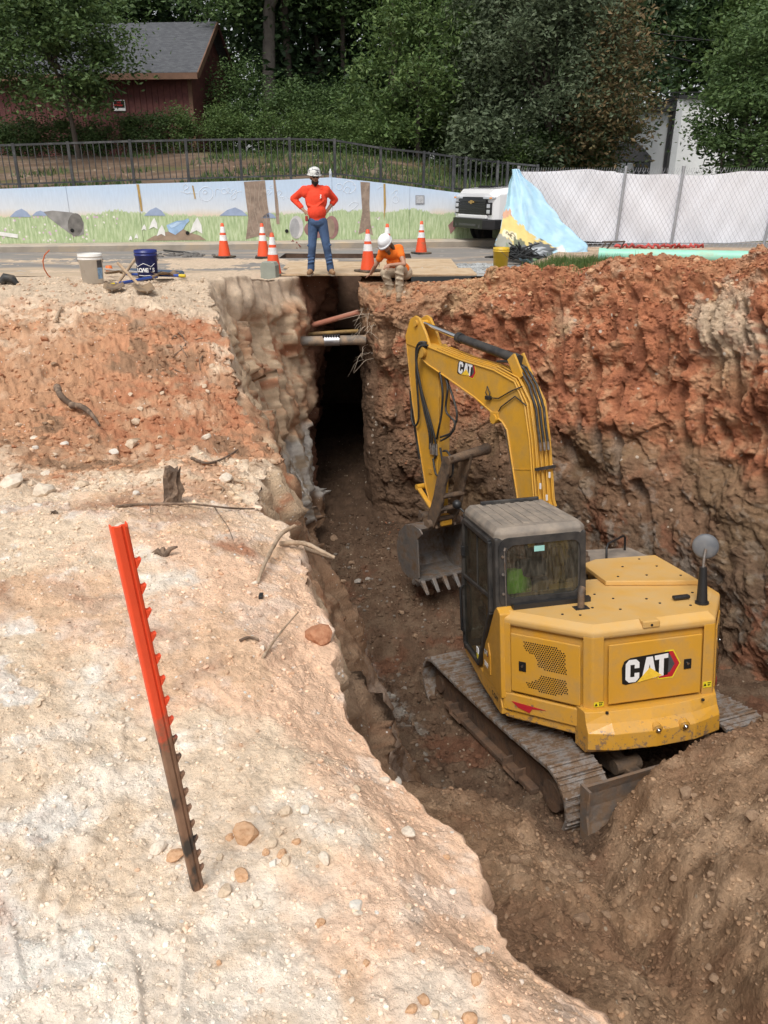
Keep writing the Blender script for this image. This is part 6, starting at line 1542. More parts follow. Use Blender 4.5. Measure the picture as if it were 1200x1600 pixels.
# ------------------------------------------------------------------ stake, roots, sticks, rocks
# notched steel stake, painted at the top
def stake_mat():
    m, t, b = _nt('stake_paint_and_rust'); N, L = t.nodes.new, t.links.new
    tc = N('ShaderNodeTexCoord'); sp = N('ShaderNodeSeparateXYZ'); L(tc.outputs['Object'], sp.inputs[0])
    n = N('ShaderNodeTexNoise'); n.inputs['Scale'].default_value = 28; n.inputs['Detail'].default_value = 8; n.inputs['Roughness'].default_value = .7; L(tc.outputs['Object'], n.inputs[0])
    n2 = N('ShaderNodeTexNoise'); n2.inputs['Scale'].default_value = 22; n2.inputs['Detail'].default_value = 6; mp = N('ShaderNodeMapping'); mp.inputs['Scale'].default_value = (1, 1, .35); L(tc.outputs['Object'], mp.inputs[0]); L(mp.outputs[0], n2.inputs[0])
    rust = N('ShaderNodeValToRGB'); e = rust.color_ramp.elements; e[0].position = .42; e[0].color = (.03, .022, .018, 1); e[1].position = .50; e[1].color = (.20, .105, .06, 1); x = e.new(.7); x.color = (.28, .16, .10, 1); L(n2.outputs[0], rust.inputs[0])
    ma = N('ShaderNodeMath'); ma.operation = 'MULTIPLY_ADD'; ma.inputs[1].default_value = .30; L(n.outputs[0], ma.inputs[0]); L(sp.outputs[2], ma.inputs[2])
    r = N('ShaderNodeMapRange'); r.inputs[1].default_value = .69; r.inputs[2].default_value = .80; L(ma.outputs[0], r.inputs[0])
    pn = N('ShaderNodeMix'); pn.data_type = 'RGBA'; pn.inputs[6].default_value = (.92, .085, .018, 1); pn.inputs[7].default_value = (.72, .06, .015, 1); L(n.outputs[0], pn.inputs[0])
    mx = N('ShaderNodeMix'); mx.data_type = 'RGBA'; L(r.outputs[0], mx.inputs[0]); L(rust.outputs[0], mx.inputs[6]); L(pn.outputs[2], mx.inputs[7]); L(mx.outputs[2], b.inputs['Base Color'])
    b.inputs['Roughness'].default_value = .6
    bp = N('ShaderNodeBump'); bp.inputs['Strength'].default_value = .4; bp.inputs['Distance'].default_value = .003; L(n.outputs[0], bp.inputs['Height']); L(bp.outputs[0], b.inputs['Normal'])
    return m
M_STK = stake_mat()
sb = hit(310, 1388); stp = atY(186, 822, 1.19)
ax = (stp - sb); SL = ax.length
stk = empty('steel_stake', sb, label='leaning notched steel stake, its upper half sprayed orange, in the foreground', cat='stake')
q_ = ax.normalized().to_track_quat('Z', 'Y'); stk.rotation_mode = 'QUATERNION'; stk.rotation_quaternion = q_
# turn it so that the flat face looks at the viewer
toc = (Vector((0, 0, CAM_H)) - (sb + stp) / 2); loc_ = q_.inverted() @ toc; ang = math.atan2(loc_.x, -loc_.y)
stk.rotation_quaternion = q_ @ Matrix.Rotation(ang + R(14), 3, 'Z').to_quaternion()
mb = MB(); SWD = .72
U = [(-.0205, .014), (-.0205, -.004), (-.015, -.009), (.002, -.010), (.005, -.004), (.009, -.009), (.0165, -.007), (.0205, .0), (.0205, .014), (.0175, .014), (.0165, .0), (-.0165, .0), (-.0175, .014)]
zs_ = np.linspace(-.12, SL, 14); rings = []
for z in zs_: rings.append([(x * SWD, y * SWD, z + (.004 * math.sin(x * 300) if z > SL - .01 else 0)) for x, y in U[::-1]])
mb.loft(rings); stem = mb.build('channel', M_STK, stk, bevel=.0012)
for k in range(17):
    z = SL - .085 - k * .0585
    if z < .0: break
    mb = MB(); mb.prism([(.0135, z + .011), (.018, z + .008), (.0245, z + .009), (.0225, z + .003), (.0175, z - .004), (.0135, z - .010)], 'y', -.006, .004); mb.build('notch_lug', M_STK, stk, bevel=.001)

M_ROOT = mat('dry_root', (.33, .23, .15), .9, 0, .3, 14, dirt=(.45, .34, .24), damt=.45, ds=12, bump=.5, bs=40); M_ROOTD = mat('dark_root', (.12, .08, .055), .9, 0, .35, 14, dirt=(.32, .22, .15), damt=.4, ds=12, bump=.6, bs=40); M_ROOTP = mat('pale_rootlet', (.42, .34, .26), .9, var=.3)
def smooth_path(p, n=5):
    q = [Vector(a) for a in p]; out = []
    for i in range(len(q) - 1):
        a, b, c, d = q[max(0, i - 1)], q[i], q[i + 1], q[min(len(q) - 1, i + 2)]
        for k in range(n):
            t = k / n; out.append(.5 * ((2 * b) + (c - a) * t + (2 * a - 5 * b + 4 * c - d) * t * t + (3 * b - a - 3 * c + d) * t ** 3))
    return out + [q[-1]]
def stick(name, label, pts, r0, r1, m, twigs=(), group=None, cat='stick', jit=.15):
    """pts = (px, py, height above the surface)"""
    rg_ = random.Random(label)
    P_ = []
    for (px, py, h) in pts:
        p = hit(px, py); P_.append(p + Vector((0, 0, h)))
    o_ = P_[0].copy(); sp = smooth_path([p - o_ for p in P_]); n_ = len(sp)
    mb_ = MB(); mb_.tube(sp, [(r0 + (r1 - r0) * i / (n_ - 1)) * (1 + rg_.uniform(-jit, jit)) for i in range(n_)], 8)
    for tw in twigs:
        q = []
        for (px, py, h) in tw: q.append(hit(px, py) + Vector((0, 0, h)) - o_)
        q = smooth_path(q, 4); mb_.tube(q, [r0 * .45 * (1 - .7 * i / (len(q) - 1)) for i in range(len(q))], 6)
    o = mb_.build(name, m, None, label=label, cat=cat, group=group); o.location = o_
    return o
stick('long_stick', 'long thin dry stick lying level behind the orange stake', [(182, 795, .012), (230, 792, .016), (300, 793, .02), (360, 798, .016), (398, 798, .012)], .009, .004, M_ROOTD, [[(335, 797, .02), (345, 812, .02), (356, 828, .02), (366, 850, .01)], [(235, 794, .02), (236, 805, .01)]])
stick('curved_root', 'thin curved root on the slope right of the stump', [(300, 718, .01), (325, 728, .02), (350, 722, .03), (372, 706, .02)], .012, .006, M_ROOTD)
stick('forked_root', 'thick pale forked root sticking out over the pit edge', [(402, 912, .0), (412, 895, .03), (426, 872, .05), (442, 852, .07), (462, 846, .09)], .008, .012, M_ROOT, [[(462, 846, .09), (470, 852, .10), (478, 858, .10)]])
def stick3(name, label, P3, r0, r1, m, cat='root', group=None, twigs=()):
    o_ = Vector(P3[0]); sp = smooth_path([Vector(p) - o_ for p in P3]); n_ = len(sp); mb_ = MB(); rg_ = random.Random(label)
    mb_.tube(sp, [(r0 + (r1 - r0) * i / (n_ - 1)) * (1 + rg_.uniform(-.15, .15)) for i in range(n_)], 8)
    for tw in twigs:
        q = smooth_path([Vector(p) - o_ for p in tw], 4); mb_.tube(q, [r0 * .5 * (1 - .7 * i / (len(q) - 1)) for i in range(len(q))], 6)
    o = mb_.build(name, m, None, label=label, cat=cat, group=group); o.location = o_; return o
e0 = hit(442, 853); d0 = e0.y
stick3('broken_root', 'split pale root end pointing right over the pit', [atY(438, 850, d0), atY(458, 848, d0 - .02), atY(480, 850, d0 - .06), atY(500, 860, d0 - .10), atY(523, 871, d0 - .13)], .017, .007, M_ROOT)
stick3('bare_root', 'pale root bridging down from the pit edge', [atY(520, 872, d0 + .2), atY(490, 862, d0 + .12), atY(462, 852, d0 + .02)], .008, .014, M_ROOT)
stick('thin_twig', 'thin pale twig leaning on the pit edge right of the stake', [(410, 1030, .005), (430, 1010, .03), (450, 992, .05), (467, 976, .06)], .006, .003, M_ROOT)
stick('split_wood', 'dark split piece of wood half buried in the red slope', [(112, 640, .04), (130, 650, .08), (145, 660, .07), (156, 670, .03)], .030, .012, M_ROOTD)
stick('short_stick', 'short grey stick lying on the gravelly plateau at the left', [(88, 503, .02), (92, 494, .03), (97, 484, .03)], .018, .010, M_ROOT)
stick('dark_driftwood', 'dark weathered wood lying left of the split piece', [(90, 610, .03), (95, 625, .05), (104, 633, .04), (118, 640, .03)], .03, .02, M_ROOTD)
stick('small_twig', 'small brown twig at the lip below the forked root', [(375, 1003, .006), (390, 1000, .012), (405, 1003, .008)], .006, .004, M_ROOTD)
p = hit(408, 935); mb = MB(); mb.box((0, 0, .01), (.018, .035, .022)); o = mb.build('black_cap', M_DRK, None, bevel=.004, label='small black plastic cap on the bank below the forked root', cat='cap'); o.location = p; o.name = 'plastic_scrap'
# stump piece: ragged upright splinter
p = hit(262, 786); mb = MB(); hh_ = .17; rg = np.random.default_rng(2)
rings = []
for j in range(9):
    u = j / 8; ring = []
    for k in range(14):
        a = 2 * math.pi * k / 14; r_ = (.038 - .010 * u) * (1 + .28 * math.sin(k * 3.1 + j * .2) + .12 * rg.normal()); top_j = (.03 * rg.random() if j == 8 else 0)
        ring.append((r_ * math.cos(a) + .045 * u + .01 * math.sin(u * 5), r_ * .7 * math.sin(a), hh_ * u - .03 + top_j))
    rings.append(ring)
mb.loft(rings); mb.tube([(.01, 0, 0), (.06, -.01, .0), (.10, -.03, -.01), (.13, -.06, -.015)], [.014, .012, .009, .004], 6)
o = mb.build('splintered_stump', M_ROOTD, None, label='small splintered brown stump standing behind the long stick', cat='stump'); o.location = p; o.scale = (1.35,) * 3
for i, (px, py, s_, lab_) in enumerate(((255, 868, .8, 'gnarled root knot poking out of the pale bank'), (220, 1185, .0, ''), (88, 803, .45, 'small dark bark fragment on the pale ground at left'))):
    if s_ == 0: continue
    p = hit(px, py); mb = MB(); rg = np.random.default_rng(20 + i)
    for k in range(5):
        a = rg.uniform(0, 6.28); L_ = rg.uniform(.04, .09) * s_
        mb.tube([(0, 0, -.01), (math.cos(a) * L_ * .5, math.sin(a) * L_ * .5, .03 * s_), (math.cos(a) * L_, math.sin(a) * L_, rg.uniform(-.01, .05) * s_)], [.018 * s_, .014 * s_, .006 * s_], 6)
    o = mb.build('root_knot' if i == 0 else 'bark_fragment', M_ROOTD, None, label=lab_, cat='root' if i == 0 else 'bark'); o.location = p
# rootlets hanging from the trench corner and pit lips
rg = np.random.default_rng(11)
def tuft(name, label, px, py, n_, L_, r_, m, sp=10, dirx=0.0, down=.5):
    mb_ = MB(); c_ = hit(px, py)
    for k in range(n_):
        p = hit(px + rg.normal() * sp, py + rg.normal() * sp)
        if p is None or (p - c_).length > 1.2: continue
        p = p - c_; v = Vector((rg.normal() * .5 + dirx, -.6 - .4 * rg.random(), -down * rg.random() + .15)).normalized(); l = L_ * rg.uniform(.4, 1.2)
        w = Vector((rg.normal() * .25, rg.normal() * .15, -.35 * rg.random()))
        mb_.tube(smooth_path([p, p + v * l * .4, p + v * l * .7 + w * l * .5, p + v * l + w * l], 3), [r_ * (1 - .08 * i) for i in range(10)], 5)
    o = mb_.build(name, m, None, label=label, cat='roots'); o.location = c_
    return o
tuft('rootlets', 'tangle of pale rootlets at the right corner of the trench', 572, 500, 26, .42, .0065, M_ROOTP, 14, -.3)
tuft('rootlets', 'loose roots hanging below the thick grey pipe', 568, 556, 14, .5, .006, M_ROOTP, 12, -.6)
tuft('rootlets', 'fine rootlets sticking from the lip low at the pit edge', 783, 1380, 14, .09, .0022, M_ROOTP, 9, .6, .2)
tuft('rootlets', 'dry grass-like roots on the lip near the blade', 742, 1300, 10, .07, .0016, M_ROOTP, 8, .5, .2)
tuft('rootlets', 'roots at the foot of the red cut beside the tan bluff', 362, 742, 14, .30, .006, M_ROOT, 16, .2)
tuft('rootlets', 'dark roots poking from the top of the red cut', 285, 545, 14, .35, .008, M_ROOTD, 22, -.2)

# ---- rocks and clods
def rock_mesh(seed, sub=2, rough=.22):
    bm = bmesh.new(); bmesh.ops.create_icosphere(bm, subdivisions=sub, radius=1)
    A_ = np.array([v.co[:] for v in bm.verts]); rr = 1 + rough * fbm(A_ + seed * 7.7, 1.1, 3, .55) ; rr2 = 1 + .10 * fbm(A_ + seed * 3.1, 3.5, 2, .5)
    for v, a, b in zip(bm.verts, rr, rr2): v.co = v.co * float(a) * float(b)
    # chip flat facets
    rg_ = np.random.default_rng(seed)
    for _ in range(11):
        n_ = Vector(rg_.normal(size=3)).normalized(); d_ = rg_.uniform(.5, .8)
        for v in bm.verts:
            e = v.co.dot(n_) - d_
            if e > 0: v.co -= n_ * e * .96
    me = bpy.data.meshes.new('rock'); bm.to_mesh(me); bm.free()
    for p in me.polygons: p.use_smooth = False
    return me
RK_ = [rock_mesh(i + 1) for i in range(7)]
def rock_mat(name, c, d):
    return mat(name, c, .95, 0, .25, 3, dirt=d, damt=.45, ds=3, sharp=.4, spec=.15)
RM = {'orange': rock_mat('orange_clod', (.50, .27, .14), (.58, .40, .26)), 'pale': rock_mat('pale_clod', (.62, .52, .41), (.70, .62, .52)), 'white': rock_mat('white_clod', (.72, .69, .63), (.62, .54, .44)), 'tan': rock_mat('tan_clod', (.52, .40, .28), (.62, .50, .38)), 'red': rock_mat('red_clod', (.36, .15, .08), (.45, .24, .14)), 'brown': rock_mat('brown_clod', (.24, .155, .10), (.34, .24, .16)), 'grey': rock_mat('grey_stone', (.30, .28, .26), (.42, .36, .30))}
rk_var = {}
def rock(px, py, rpx, kind, label, group=None, sq=.75):
    p = hit(px, py + rpx * .5)
    if p is None: return
    depth = p.y * CT + (CAM_H - p.z) * ST; r_ = rpx * depth / FPX
    i = random.randrange(7); key = (i, kind)
    if key not in rk_var:
        me = RK_[i].copy(); me.materials.append(RM[kind]); rk_var[key] = me
    o = bpy.data.objects.new('rock', rk_var[key]); link(o); o.location = p + Vector((0, 0, r_ * .16)); o.scale = (r_ * random.uniform(.9, 1.15), r_ * random.uniform(.85, 1.1), r_ * sq); o.rotation_euler = (random.uniform(-.4, .4), random.uniform(-.4, .4), random.uniform(0, 6.28))
    return tag(o, label, 'rock', group)
rock(385, 1298, 24, 'orange', 'large orange clod right of the stake foot, biggest rock near it')
rock(277, 1328, 17, 'orange', 'dull orange clod touching the left side of the stake')
rock(378, 1362, 15, 'orange', 'flat orange clod just right of the stake foot')
rock(352, 1386, 14, 'tan', 'square tan clod beside the stake foot')
rock(507, 1337, 14, 'pale', 'pale oval stone right of the cluster of clods')
rock(246, 1322, 15, 'pale', 'pale flattish stone left of the stake')
rock(635, 1296, 14, 'pale', 'pale clod near the lip right of the scattered stones')
rock(660, 1556, 13, 'orange', 'orange clod low in the foreground near the pit lip')
rock(735, 1588, 17, 'orange', 'upright orange clod at the bottom edge')
rock(745, 1527, 11, 'orange', 'small orange clod above the one at the bottom edge')
rock(498, 985, 24, 'red', 'broken red clod overhanging the pit lip', None, .9)
rock(1040, 1440, 10, 'brown', 'brown clod on the spoil ramp beside the hollow')
rock(905, 1430, 20, 'brown', 'rounded brown lump in the spoil ramp below the blade')
rock(1175, 1270, 15, 'brown', 'brown stone high on the spoil ramp at the right edge')
rock(355, 743, 12, 'pale', 'pale rounded stone at the foot of the tan bluff')
rock(205, 690, 12, 'tan', 'flat tan stone on the red slope')
rock(213, 655, 10, 'tan', 'tan lump higher on the red slope')
rock(68, 762, 20, 'pale', 'big pale lump at the left where red and pale soil meet')
rock(20, 745, 22, 'pale', 'pale boulder cut by the left edge')
rock(130, 752, 13, 'tan', 'tan stone right of the big pale lump')
clus = [(425, 1312, 9, 'tan'), (436, 1300, 8, 'tan'), (414, 1330, 8, 'orange'), (440, 1330, 10, 'orange'), (427, 1347, 9, 'white'), (448, 1342, 11, 'tan'), (402, 1410, 9, 'pale'), (360, 1305, 9, 'orange'), (500, 1438, 10, 'orange')]
for c_ in clus: rock(*c_, 'fist-sized clod in the small cluster right of the stake', 'clods clustered right of the stake')
rgr = random.Random(5)
def scatter(n_, box, rr, kinds, label, group, reg=None):
    k = 0; tries = 0
    while k < n_ and tries < n_ * 8:
        tries += 1
        px, py = rgr.uniform(box[0], box[2]), rgr.uniform(box[1], box[3])
        if reg and not reg(px, py): continue
        if rock(px, py, rgr.uniform(*rr) * (1 if rgr.random() < .8 else 1.5), (kd := rgr.choice(kinds)), label.replace('KIND', kd), group, rgr.uniform(.55, .85)): k += 1
lip = lambda px, py: px < np.interp(py, [880, 960, 1150, 1250, 1400, 1500, 1600], [470, 480, 560, 680, 760, 880, 1000])
scatter(36, (330, 1150, 1000, 1598), (5, 9), ['orange', 'pale', 'tan', 'white', 'pale'], 'small KIND clod scattered on the pinkish foreground bank', 'clods on the foreground bank', lip)
scatter(14, (0, 900, 480, 1598), (4, 8), ['white', 'pale', 'tan'], 'small KIND clod on the left foreground ground', 'pale clods on the left foreground', lip)
scatter(30, (0, 470, 370, 760), (4, 8), ['tan', 'orange', 'red', 'brown'], 'KIND clod lying on the red and orange slope', 'clods on the red slope')
scatter(14, (0, 680, 420, 900), (5, 10), ['pale', 'white', 'tan'], 'KIND stone lying just below the red slope', 'stones below the red slope')
scatter(34, (760, 1230, 1198, 1598), (5, 10), ['brown'], 'small brown clod on the spoil ramp', 'clods on the spoil ramp', lambda px, py: not lip(px - 30, py) and py > np.interp(px, [760, 930, 1010, 1200], [1290, 1320, 1240, 1180]))
scatter(24, (740, 400, 1198, 470), (4, 8), ['red', 'orange', 'red'], 'KIND clod on the crumbled crest of the right bank', 'clods on the red crest')
scatter(12, (520, 830, 720, 1010), (4, 8), ['brown', 'grey', 'brown'], 'KIND clod on the pit floor before the bucket', 'clods on the pit floor', lambda px, py: px > np.interp(py, [830, 1010], [515, 560]))

# finer grains, too many to count
M_PEB = soil_mat('loose_grains', fine=40, bump=.4, dist=.004, var=.3)
def grains(name, label, n_, sampler, size, pal, seed, flat=.7, zmax=3.0, near=None):
    rg_ = np.random.default_rng(seed); xy = sampler(rg_, n_); pts = []; fi = []
    for x, y in xy:
        p, nn_, i_, d_ = BVH.ray_cast(Vector((x, y, zmax)), Vector((0, 0, -1)))
        if p is not None: pts.append(p[:]); fi.append(i_)
    pts = np.array(pts); m_ = len(pts)
    sz = size(rg_, pts); pts[:, 2] += sz * .12
    pal = np.array(pal); loc_c = TCOL[TFACE[np.array(fi), 0]]; w_ = (rg_.random((m_, 1)) < .22) * .55
    col = (loc_c * (1 - w_) + pal[rg_.integers(0, len(pal), m_)] * w_) * rg_.uniform(.78, 1.14, (m_, 1))
    o = pebbles(name, pts, sz, M_PEB, rg_, flat, np.clip(col, .02, .85)); tag(o, label, 'soil grains', kind='stuff'); return o
def s_left(rg_, n_):
    y = np.exp(rg_.uniform(math.log(.9), math.log(4.6), n_)); x = eL(y) - rg_.random(n_) ** .8 * (.62 * y + 1.0); return np.stack([x, y], 1)
grains('bank_grit', 'fine pale grit strewn over the foreground bank', 24000, s_left, lambda rg_, p: (.0013 + .0042 * rg_.random(len(p)) ** 5) * (.8 + .5 * p[:, 1]), [TAN, PALE, PINK, WHITE, PALE, ORANGE, TAN * .8], 1)
def s_red(rg_, n_):
    y = rg_.uniform(4.2, 11.0, n_); x = eL(y) - rg_.random(n_) * (.58 * y + .6); return np.stack([x, y], 1)
grains('slope_crumbs', 'crumbled soil strewn over the red slope and plateau', 9000, s_red, lambda rg_, p: .006 + .028 * rg_.random(len(p)) ** 4, [ORANGE, RED, TAN * .9, ORANGE * .8, BROWN * 1.3], 2)
def s_crest(rg_, n_):
    i = rg_.random(n_) * 12 + 3; a = np.interp(i, np.arange(len(Cr)), Cr[:, 0]); b = np.interp(i, np.arange(len(Cr)), Cr[:, 1]); v = rg_.normal(size=n_) * .45 - .1; return np.stack([a - .25 * v * 0 + rg_.normal(size=n_) * .1, b + v], 1)
grains('crest_crumbs', 'crumbled red clay along the crest of the right bank', 7000, s_crest, lambda rg_, p: .008 + .036 * rg_.random(len(p)) ** 3.5, [RED, ORANGE * .9, DRED, RED * 1.15, OCHRE * .8], 3)
def s_ramp(rg_, n_):
    y = rg_.uniform(1.2, 5.6, n_); x = np.maximum(bL(y) - .3, eL(y) + .3) + rg_.random(n_) * 3.2; return np.stack([x, y], 1)
grains('ramp_crumbs', 'loose brown soil crumbs on the spoil ramp', 15000, s_ramp, lambda rg_, p: .004 + .018 * rg_.random(len(p)) ** 4, [np.array([.275, .175, .108]), np.array([.36, .25, .165]), np.array([.22, .13, .08])], 4, zmax=-.9)
def s_floor(rg_, n_):
    y = rg_.uniform(5.6, 13.2, n_); x = bL(y) - .1 + rg_.random(n_) * 3.6; return np.stack([x, y], 1)
grains('floor_crumbs', 'dark loose soil crumbs on the pit floor', 6000, s_floor, lambda rg_, p: .010 + .035 * rg_.random(len(p)) ** 3, [DBROWN, UMBER, UMBER * 1.2, GREY * .6], 6, zmax=-1.9)
# ------------------------------------------------------------------ excavator
EX = bpy.data.objects.new('excavator', None); link(EX)
EX.matrix_world = Matrix.Translation(EXC_T) @ Matrix.Rotation(EXC_H, 4, 'Z') @ Matrix.Rotation(EXC_P, 4, 'X') @ Matrix.Rotation(EXC_R, 4, 'Y')
tag(EX, 'yellow tracked excavator working at the bottom of the pit', 'excavator')

# --- house (upper body): outline seen from above, counter-clockwise
OUT = [(-1.15, -.02), (-1.15, -.74), (-.49, -1.375), (.73, -1.37), (1.15, -.78), (1.15, .55), (.25, .55), (.25, -.02)]
LCH, REA, RCH = ((-1.15, -.74), (-.49, -1.375)), ((-.49, -1.375), (.73, -1.37)), ((.73, -1.37), (1.15, -.78))
HT, HBZ = 1.71, .62
mb = MB()
mb.prism(inset(OUT, .045), 'z', HBZ + .05, 1.60)
mb.build('engine_bay', M_YEL, EX)
mb = MB()
mb.prism(inset(OUT, .03), 'z', HBZ - .04, HBZ + .06); mb.prism(OUT, 'z', HBZ + .055, .87)
# corner pillars
def pillar(c, d1, d2, w1=.13, w2=.13):
    c = Vector((*c, 0)); d1 = Vector((*d1, 0)).normalized(); d2 = Vector((*d2, 0)).normalized()
    p = [c, c + d2 * w2, c + d2 * w2 * .9 + d1 * .09, c + d1 * w1 * .9 + d2 * .09, c + d1 * w1]
    mb.prism([(q.x, q.y) for q in p], 'z', .86, 1.62)
for i, (w1, w2) in ((1, (.14, .10)), (2, (.10, .12)), (3, (.12, .10)), (4, (.10, .14))):
    c = Vector(OUT[i]); a = Vector(OUT[i - 1]) - c; b = Vector(OUT[(i + 1) % 8]) - c
    pillar(c, a, b, w1, w2)
mb.build('counterweight', M_YEL, EX, bevel=.04, seg=4)
mb = MB()
# hood: sloping bevelled rim then a flat top
r0, r1, r2 = OUT, OUT, inset(OUT, .075)
mb.loft([[(*p, 1.585) for p in inset(OUT, .012)], [(*p, 1.60) for p in r0], [(*p, 1.655) for p in r1], [(*p, HT) for p in r2]])
mb.build('engine_hood', M_YELT, EX, bevel=.025, seg=4)
mb = MB()
mb.prism([(.12, -.34), (.68, -.52), (1.02, -.62), (1.05, .35), (.35, .42), (.14, .30)], 'z', HT + .002, HT + .055)
mb.build('raised_hood_panel', M_YELT, EX, bevel=.01)
mb = MB()
for px_, py_ in ((-.80, -.72), (-.55, -.70), (-.62, -.98), (-.28, -.90), (-.34, -.76), (-.47, -1.05), (-.05, -1.02), (.02, -.72), (.32, -.83), (.38, -.98), (-.1, -.55), (.58, -.92), (.62, -1.12), (.83, -.80)):
    mb.cyl((px_, py_, HT), (px_, py_, HT + .007), .013, n=8); mb.build('hood_bolt', M_DRK, EX); mb = MB()
for px_, py_ in ((.30, -.25), (.60, -.30), (.92, -.42), (.50, .05), (.85, -.05), (.80, .25)):
    mb.cyl((px_, py_, HT + .05), (px_, py_, HT + .062), .013, n=8); mb.build('hood_bolt', M_DRK, EX); mb = MB()
mb = MB(); mb.box((.08, -1.325, 1.68), (.17, .12, .07)); mb.build('hood_latch', M_YELT, EX, bevel=.012)
mb = MB(); mb.cyl((.08, -1.39, 1.675), (.08, -1.383, 1.675), .012); mb.build('latch_lock', M_DRK, EX)
mb = MB(); mb.box((-.385, -.87, HT + .003), (.14, .10, .012)); mb.build('exhaust_base', M_DRK, EX)
mb = MB(); mb.tube([(-.385, -.87, HT), (-.385, -.87, HT + .12), (-.38, -.86, HT + .165), (-.355, -.835, HT + .195)], .034, 12); mb.build('exhaust_stack', M_DSTL, EX)
# engine air duct between cab and hood
mb = MB(); mb.box((-.02, -.30, 1.60), (.36, .5, .2)); mb.box((-.62, -.70, 1.73), (.8, .06, .06)); mb.build('cab_gap_filler', M_DRK, EX)

# doors
def door(fc, u0, u1, z0, z1, name='access_door', prd=.028, parent=EX):
    F = facet(*fc)
    m_ = MB(); m_.b2((u0, .006, z0), (u1, .047 - prd - .03, z1))
    o = m_.build(name, M_YEL, parent, bevel=.010); o.matrix_local = F
    return o
def inpoly(p, poly):
    c = False; n = len(poly)
    for i in range(n):
        a, b = poly[i], poly[i - 1]
        if (a[1] > p[1]) != (b[1] > p[1]) and p[0] < (b[0] - a[0]) * (p[1] - a[1]) / (b[1] - a[1]) + a[0]: c = not c
    return c
def holes(par, polys, r, dx, y, hexa=True, m=M_DEC_B):
    mb_ = MB()
    for poly in polys:
        x0, x1 = min(p[0] for p in poly), max(p[0] for p in poly); z0, z1 = min(p[1] for p in poly), max(p[1] for p in poly)
        j = 0; z = z0
        while z < z1:
            x = x0 + (dx / 2 if j % 2 else 0)
            while x < x1:
                if inpoly((x, z), poly):
                    V = [(x + r * math.cos(k * math.pi / 3 + .52), y, z + r * math.sin(k * math.pi / 3 + .52)) for k in range(6)]
                    mb_.add(V, [(0, 1, 2, 3, 4, 5)])
                x += dx
            z += dx * .866; j += 1
    return mb_.build('vent_holes', m, par, kind='stuff')
def lockplate(par, u, z, y):
    m_ = MB(); m_.box((u, y - .004, z), (.075, .008, .10)); o = m_.build('lock_plate', M_DEC_B, par, bevel=.006)
    m_ = MB(); m_.cyl((u, y - .009, z + .005), (u, y - .016, z + .005), .013, n=12); m_.build('key_lock', M_CHR, par)
YD = -.012
dl = door(LCH, -.36, .345, .905, 1.515)
def nrm(poly, u0, u1, z0, z1): return [(u0 + (u1 - u0) * a, z0 + (z1 - z0) * b) for a, b in poly]
holes(dl, [nrm(p, -.36, .345, .905, 1.515) for p in ([(.19, .92), (.66, .90), (.80, .84), (.81, .46), (.42, .50), (.37, .68), (.20, .77)], [(.43, .40), (.81, .38), (.84, .17), (.59, .07), (.24, .14), (.24, .21), (.42, .30)])], .0085, .0235, YD - .002)
lockplate(dl, -.235, 1.19, YD)
dr = door(REA, -.455, .475, .93, 1.525)
lockplate(dr, .33, 1.245, YD)
dq = door(RCH, -.24, .28, .905, 1.515)
mb = MB()
for k in range(26):
    z = .97 + k * .0195
    if 1.185 < z < 1.245: continue
    w = .13 + .05 * math.sin(k * .24)
    mb.box((.02 - .03 * math.cos(k * .2), YD - .002, z), (w * 1.6, .004, .008), rot=(0, .45, 0))
mb.build('louvre', M_DEC_B, dq)
lockplate(dq, .20, 1.22, YD)

# logo of three block letters with a gold triangle on a red-edged hexagon
def logo(par, M, s):
    g = empty('logo', parent=par); g.matrix_local = M @ Matrix.Diagonal((s, s, s, 1))
    def plate(nm, polys, y0, m_):
        b = MB()
        for p in polys: b.prism(p, 'y', -y0, -y0 - .006)
        b.build(nm, m_, g)
    hx = [(.62, -.42), (1.18, -.42), (1.48, .12), (1.18, .68), (.9, .68), (.55, -.28)]
    plate('logo_edge', [[(.60, -.47), (1.21, -.47), (1.53, .12), (1.21, .73), (.85, .73), (.5, -.3)]], .001, M_DEC_Y)
    plate('logo_hexagon', [hx], .004, M_DEC_R)
    plate('logo_core', [[(.70, -.22), (1.06, -.22), (1.27, .12), (1.06, .55), (.8, .58)]], .008, M_DEC_G)
    plate('logo_backing', [[(-.95, -.46), (-.80, -.52), (.98, -.30), (1.02, .66), (.98, .68), (-.62, .60), (-.88, .48), (-.98, .2)]], .012, M_DEC_B)
    C_ = [[(-.82, .36), (-.68, .52), (-.38, .52), (-.24, .38), (-.24, .14), (-.44, .14), (-.44, .30), (-.62, .30), (-.62, -.22), (-.44, -.22), (-.44, -.06), (-.24, -.06), (-.24, -.28), (-.38, -.44), (-.68, -.44), (-.82, -.30)]]
    A_ = [[(-.14, -.40), (.06, -.40), (.20, .24), (.30, -.38), (.50, -.36), (.32, .56), (.05, .55)]]
    T_ = [[(.40, .57), (.98, .61), (.98, .42), (.80, .41), (.80, -.32), (.60, -.34), (.60, .39), (.42, .38)]]
    plate('letter_c', C_, .016, M_DEC_W); plate('letter_a', A_, .016, M_DEC_W); plate('letter_t', T_, .016, M_DEC_W)
    plate('logo_triangle', [[(-.34, -.48), (.20, .10), (.74, -.30)]], .021, M_AMB)
    return g
logo(dr, Matrix.Translation((-.10, YD - .001, 1.235)), .235)
logo(dl, Matrix.Translation((9, 0, 0)), .01) if False else None

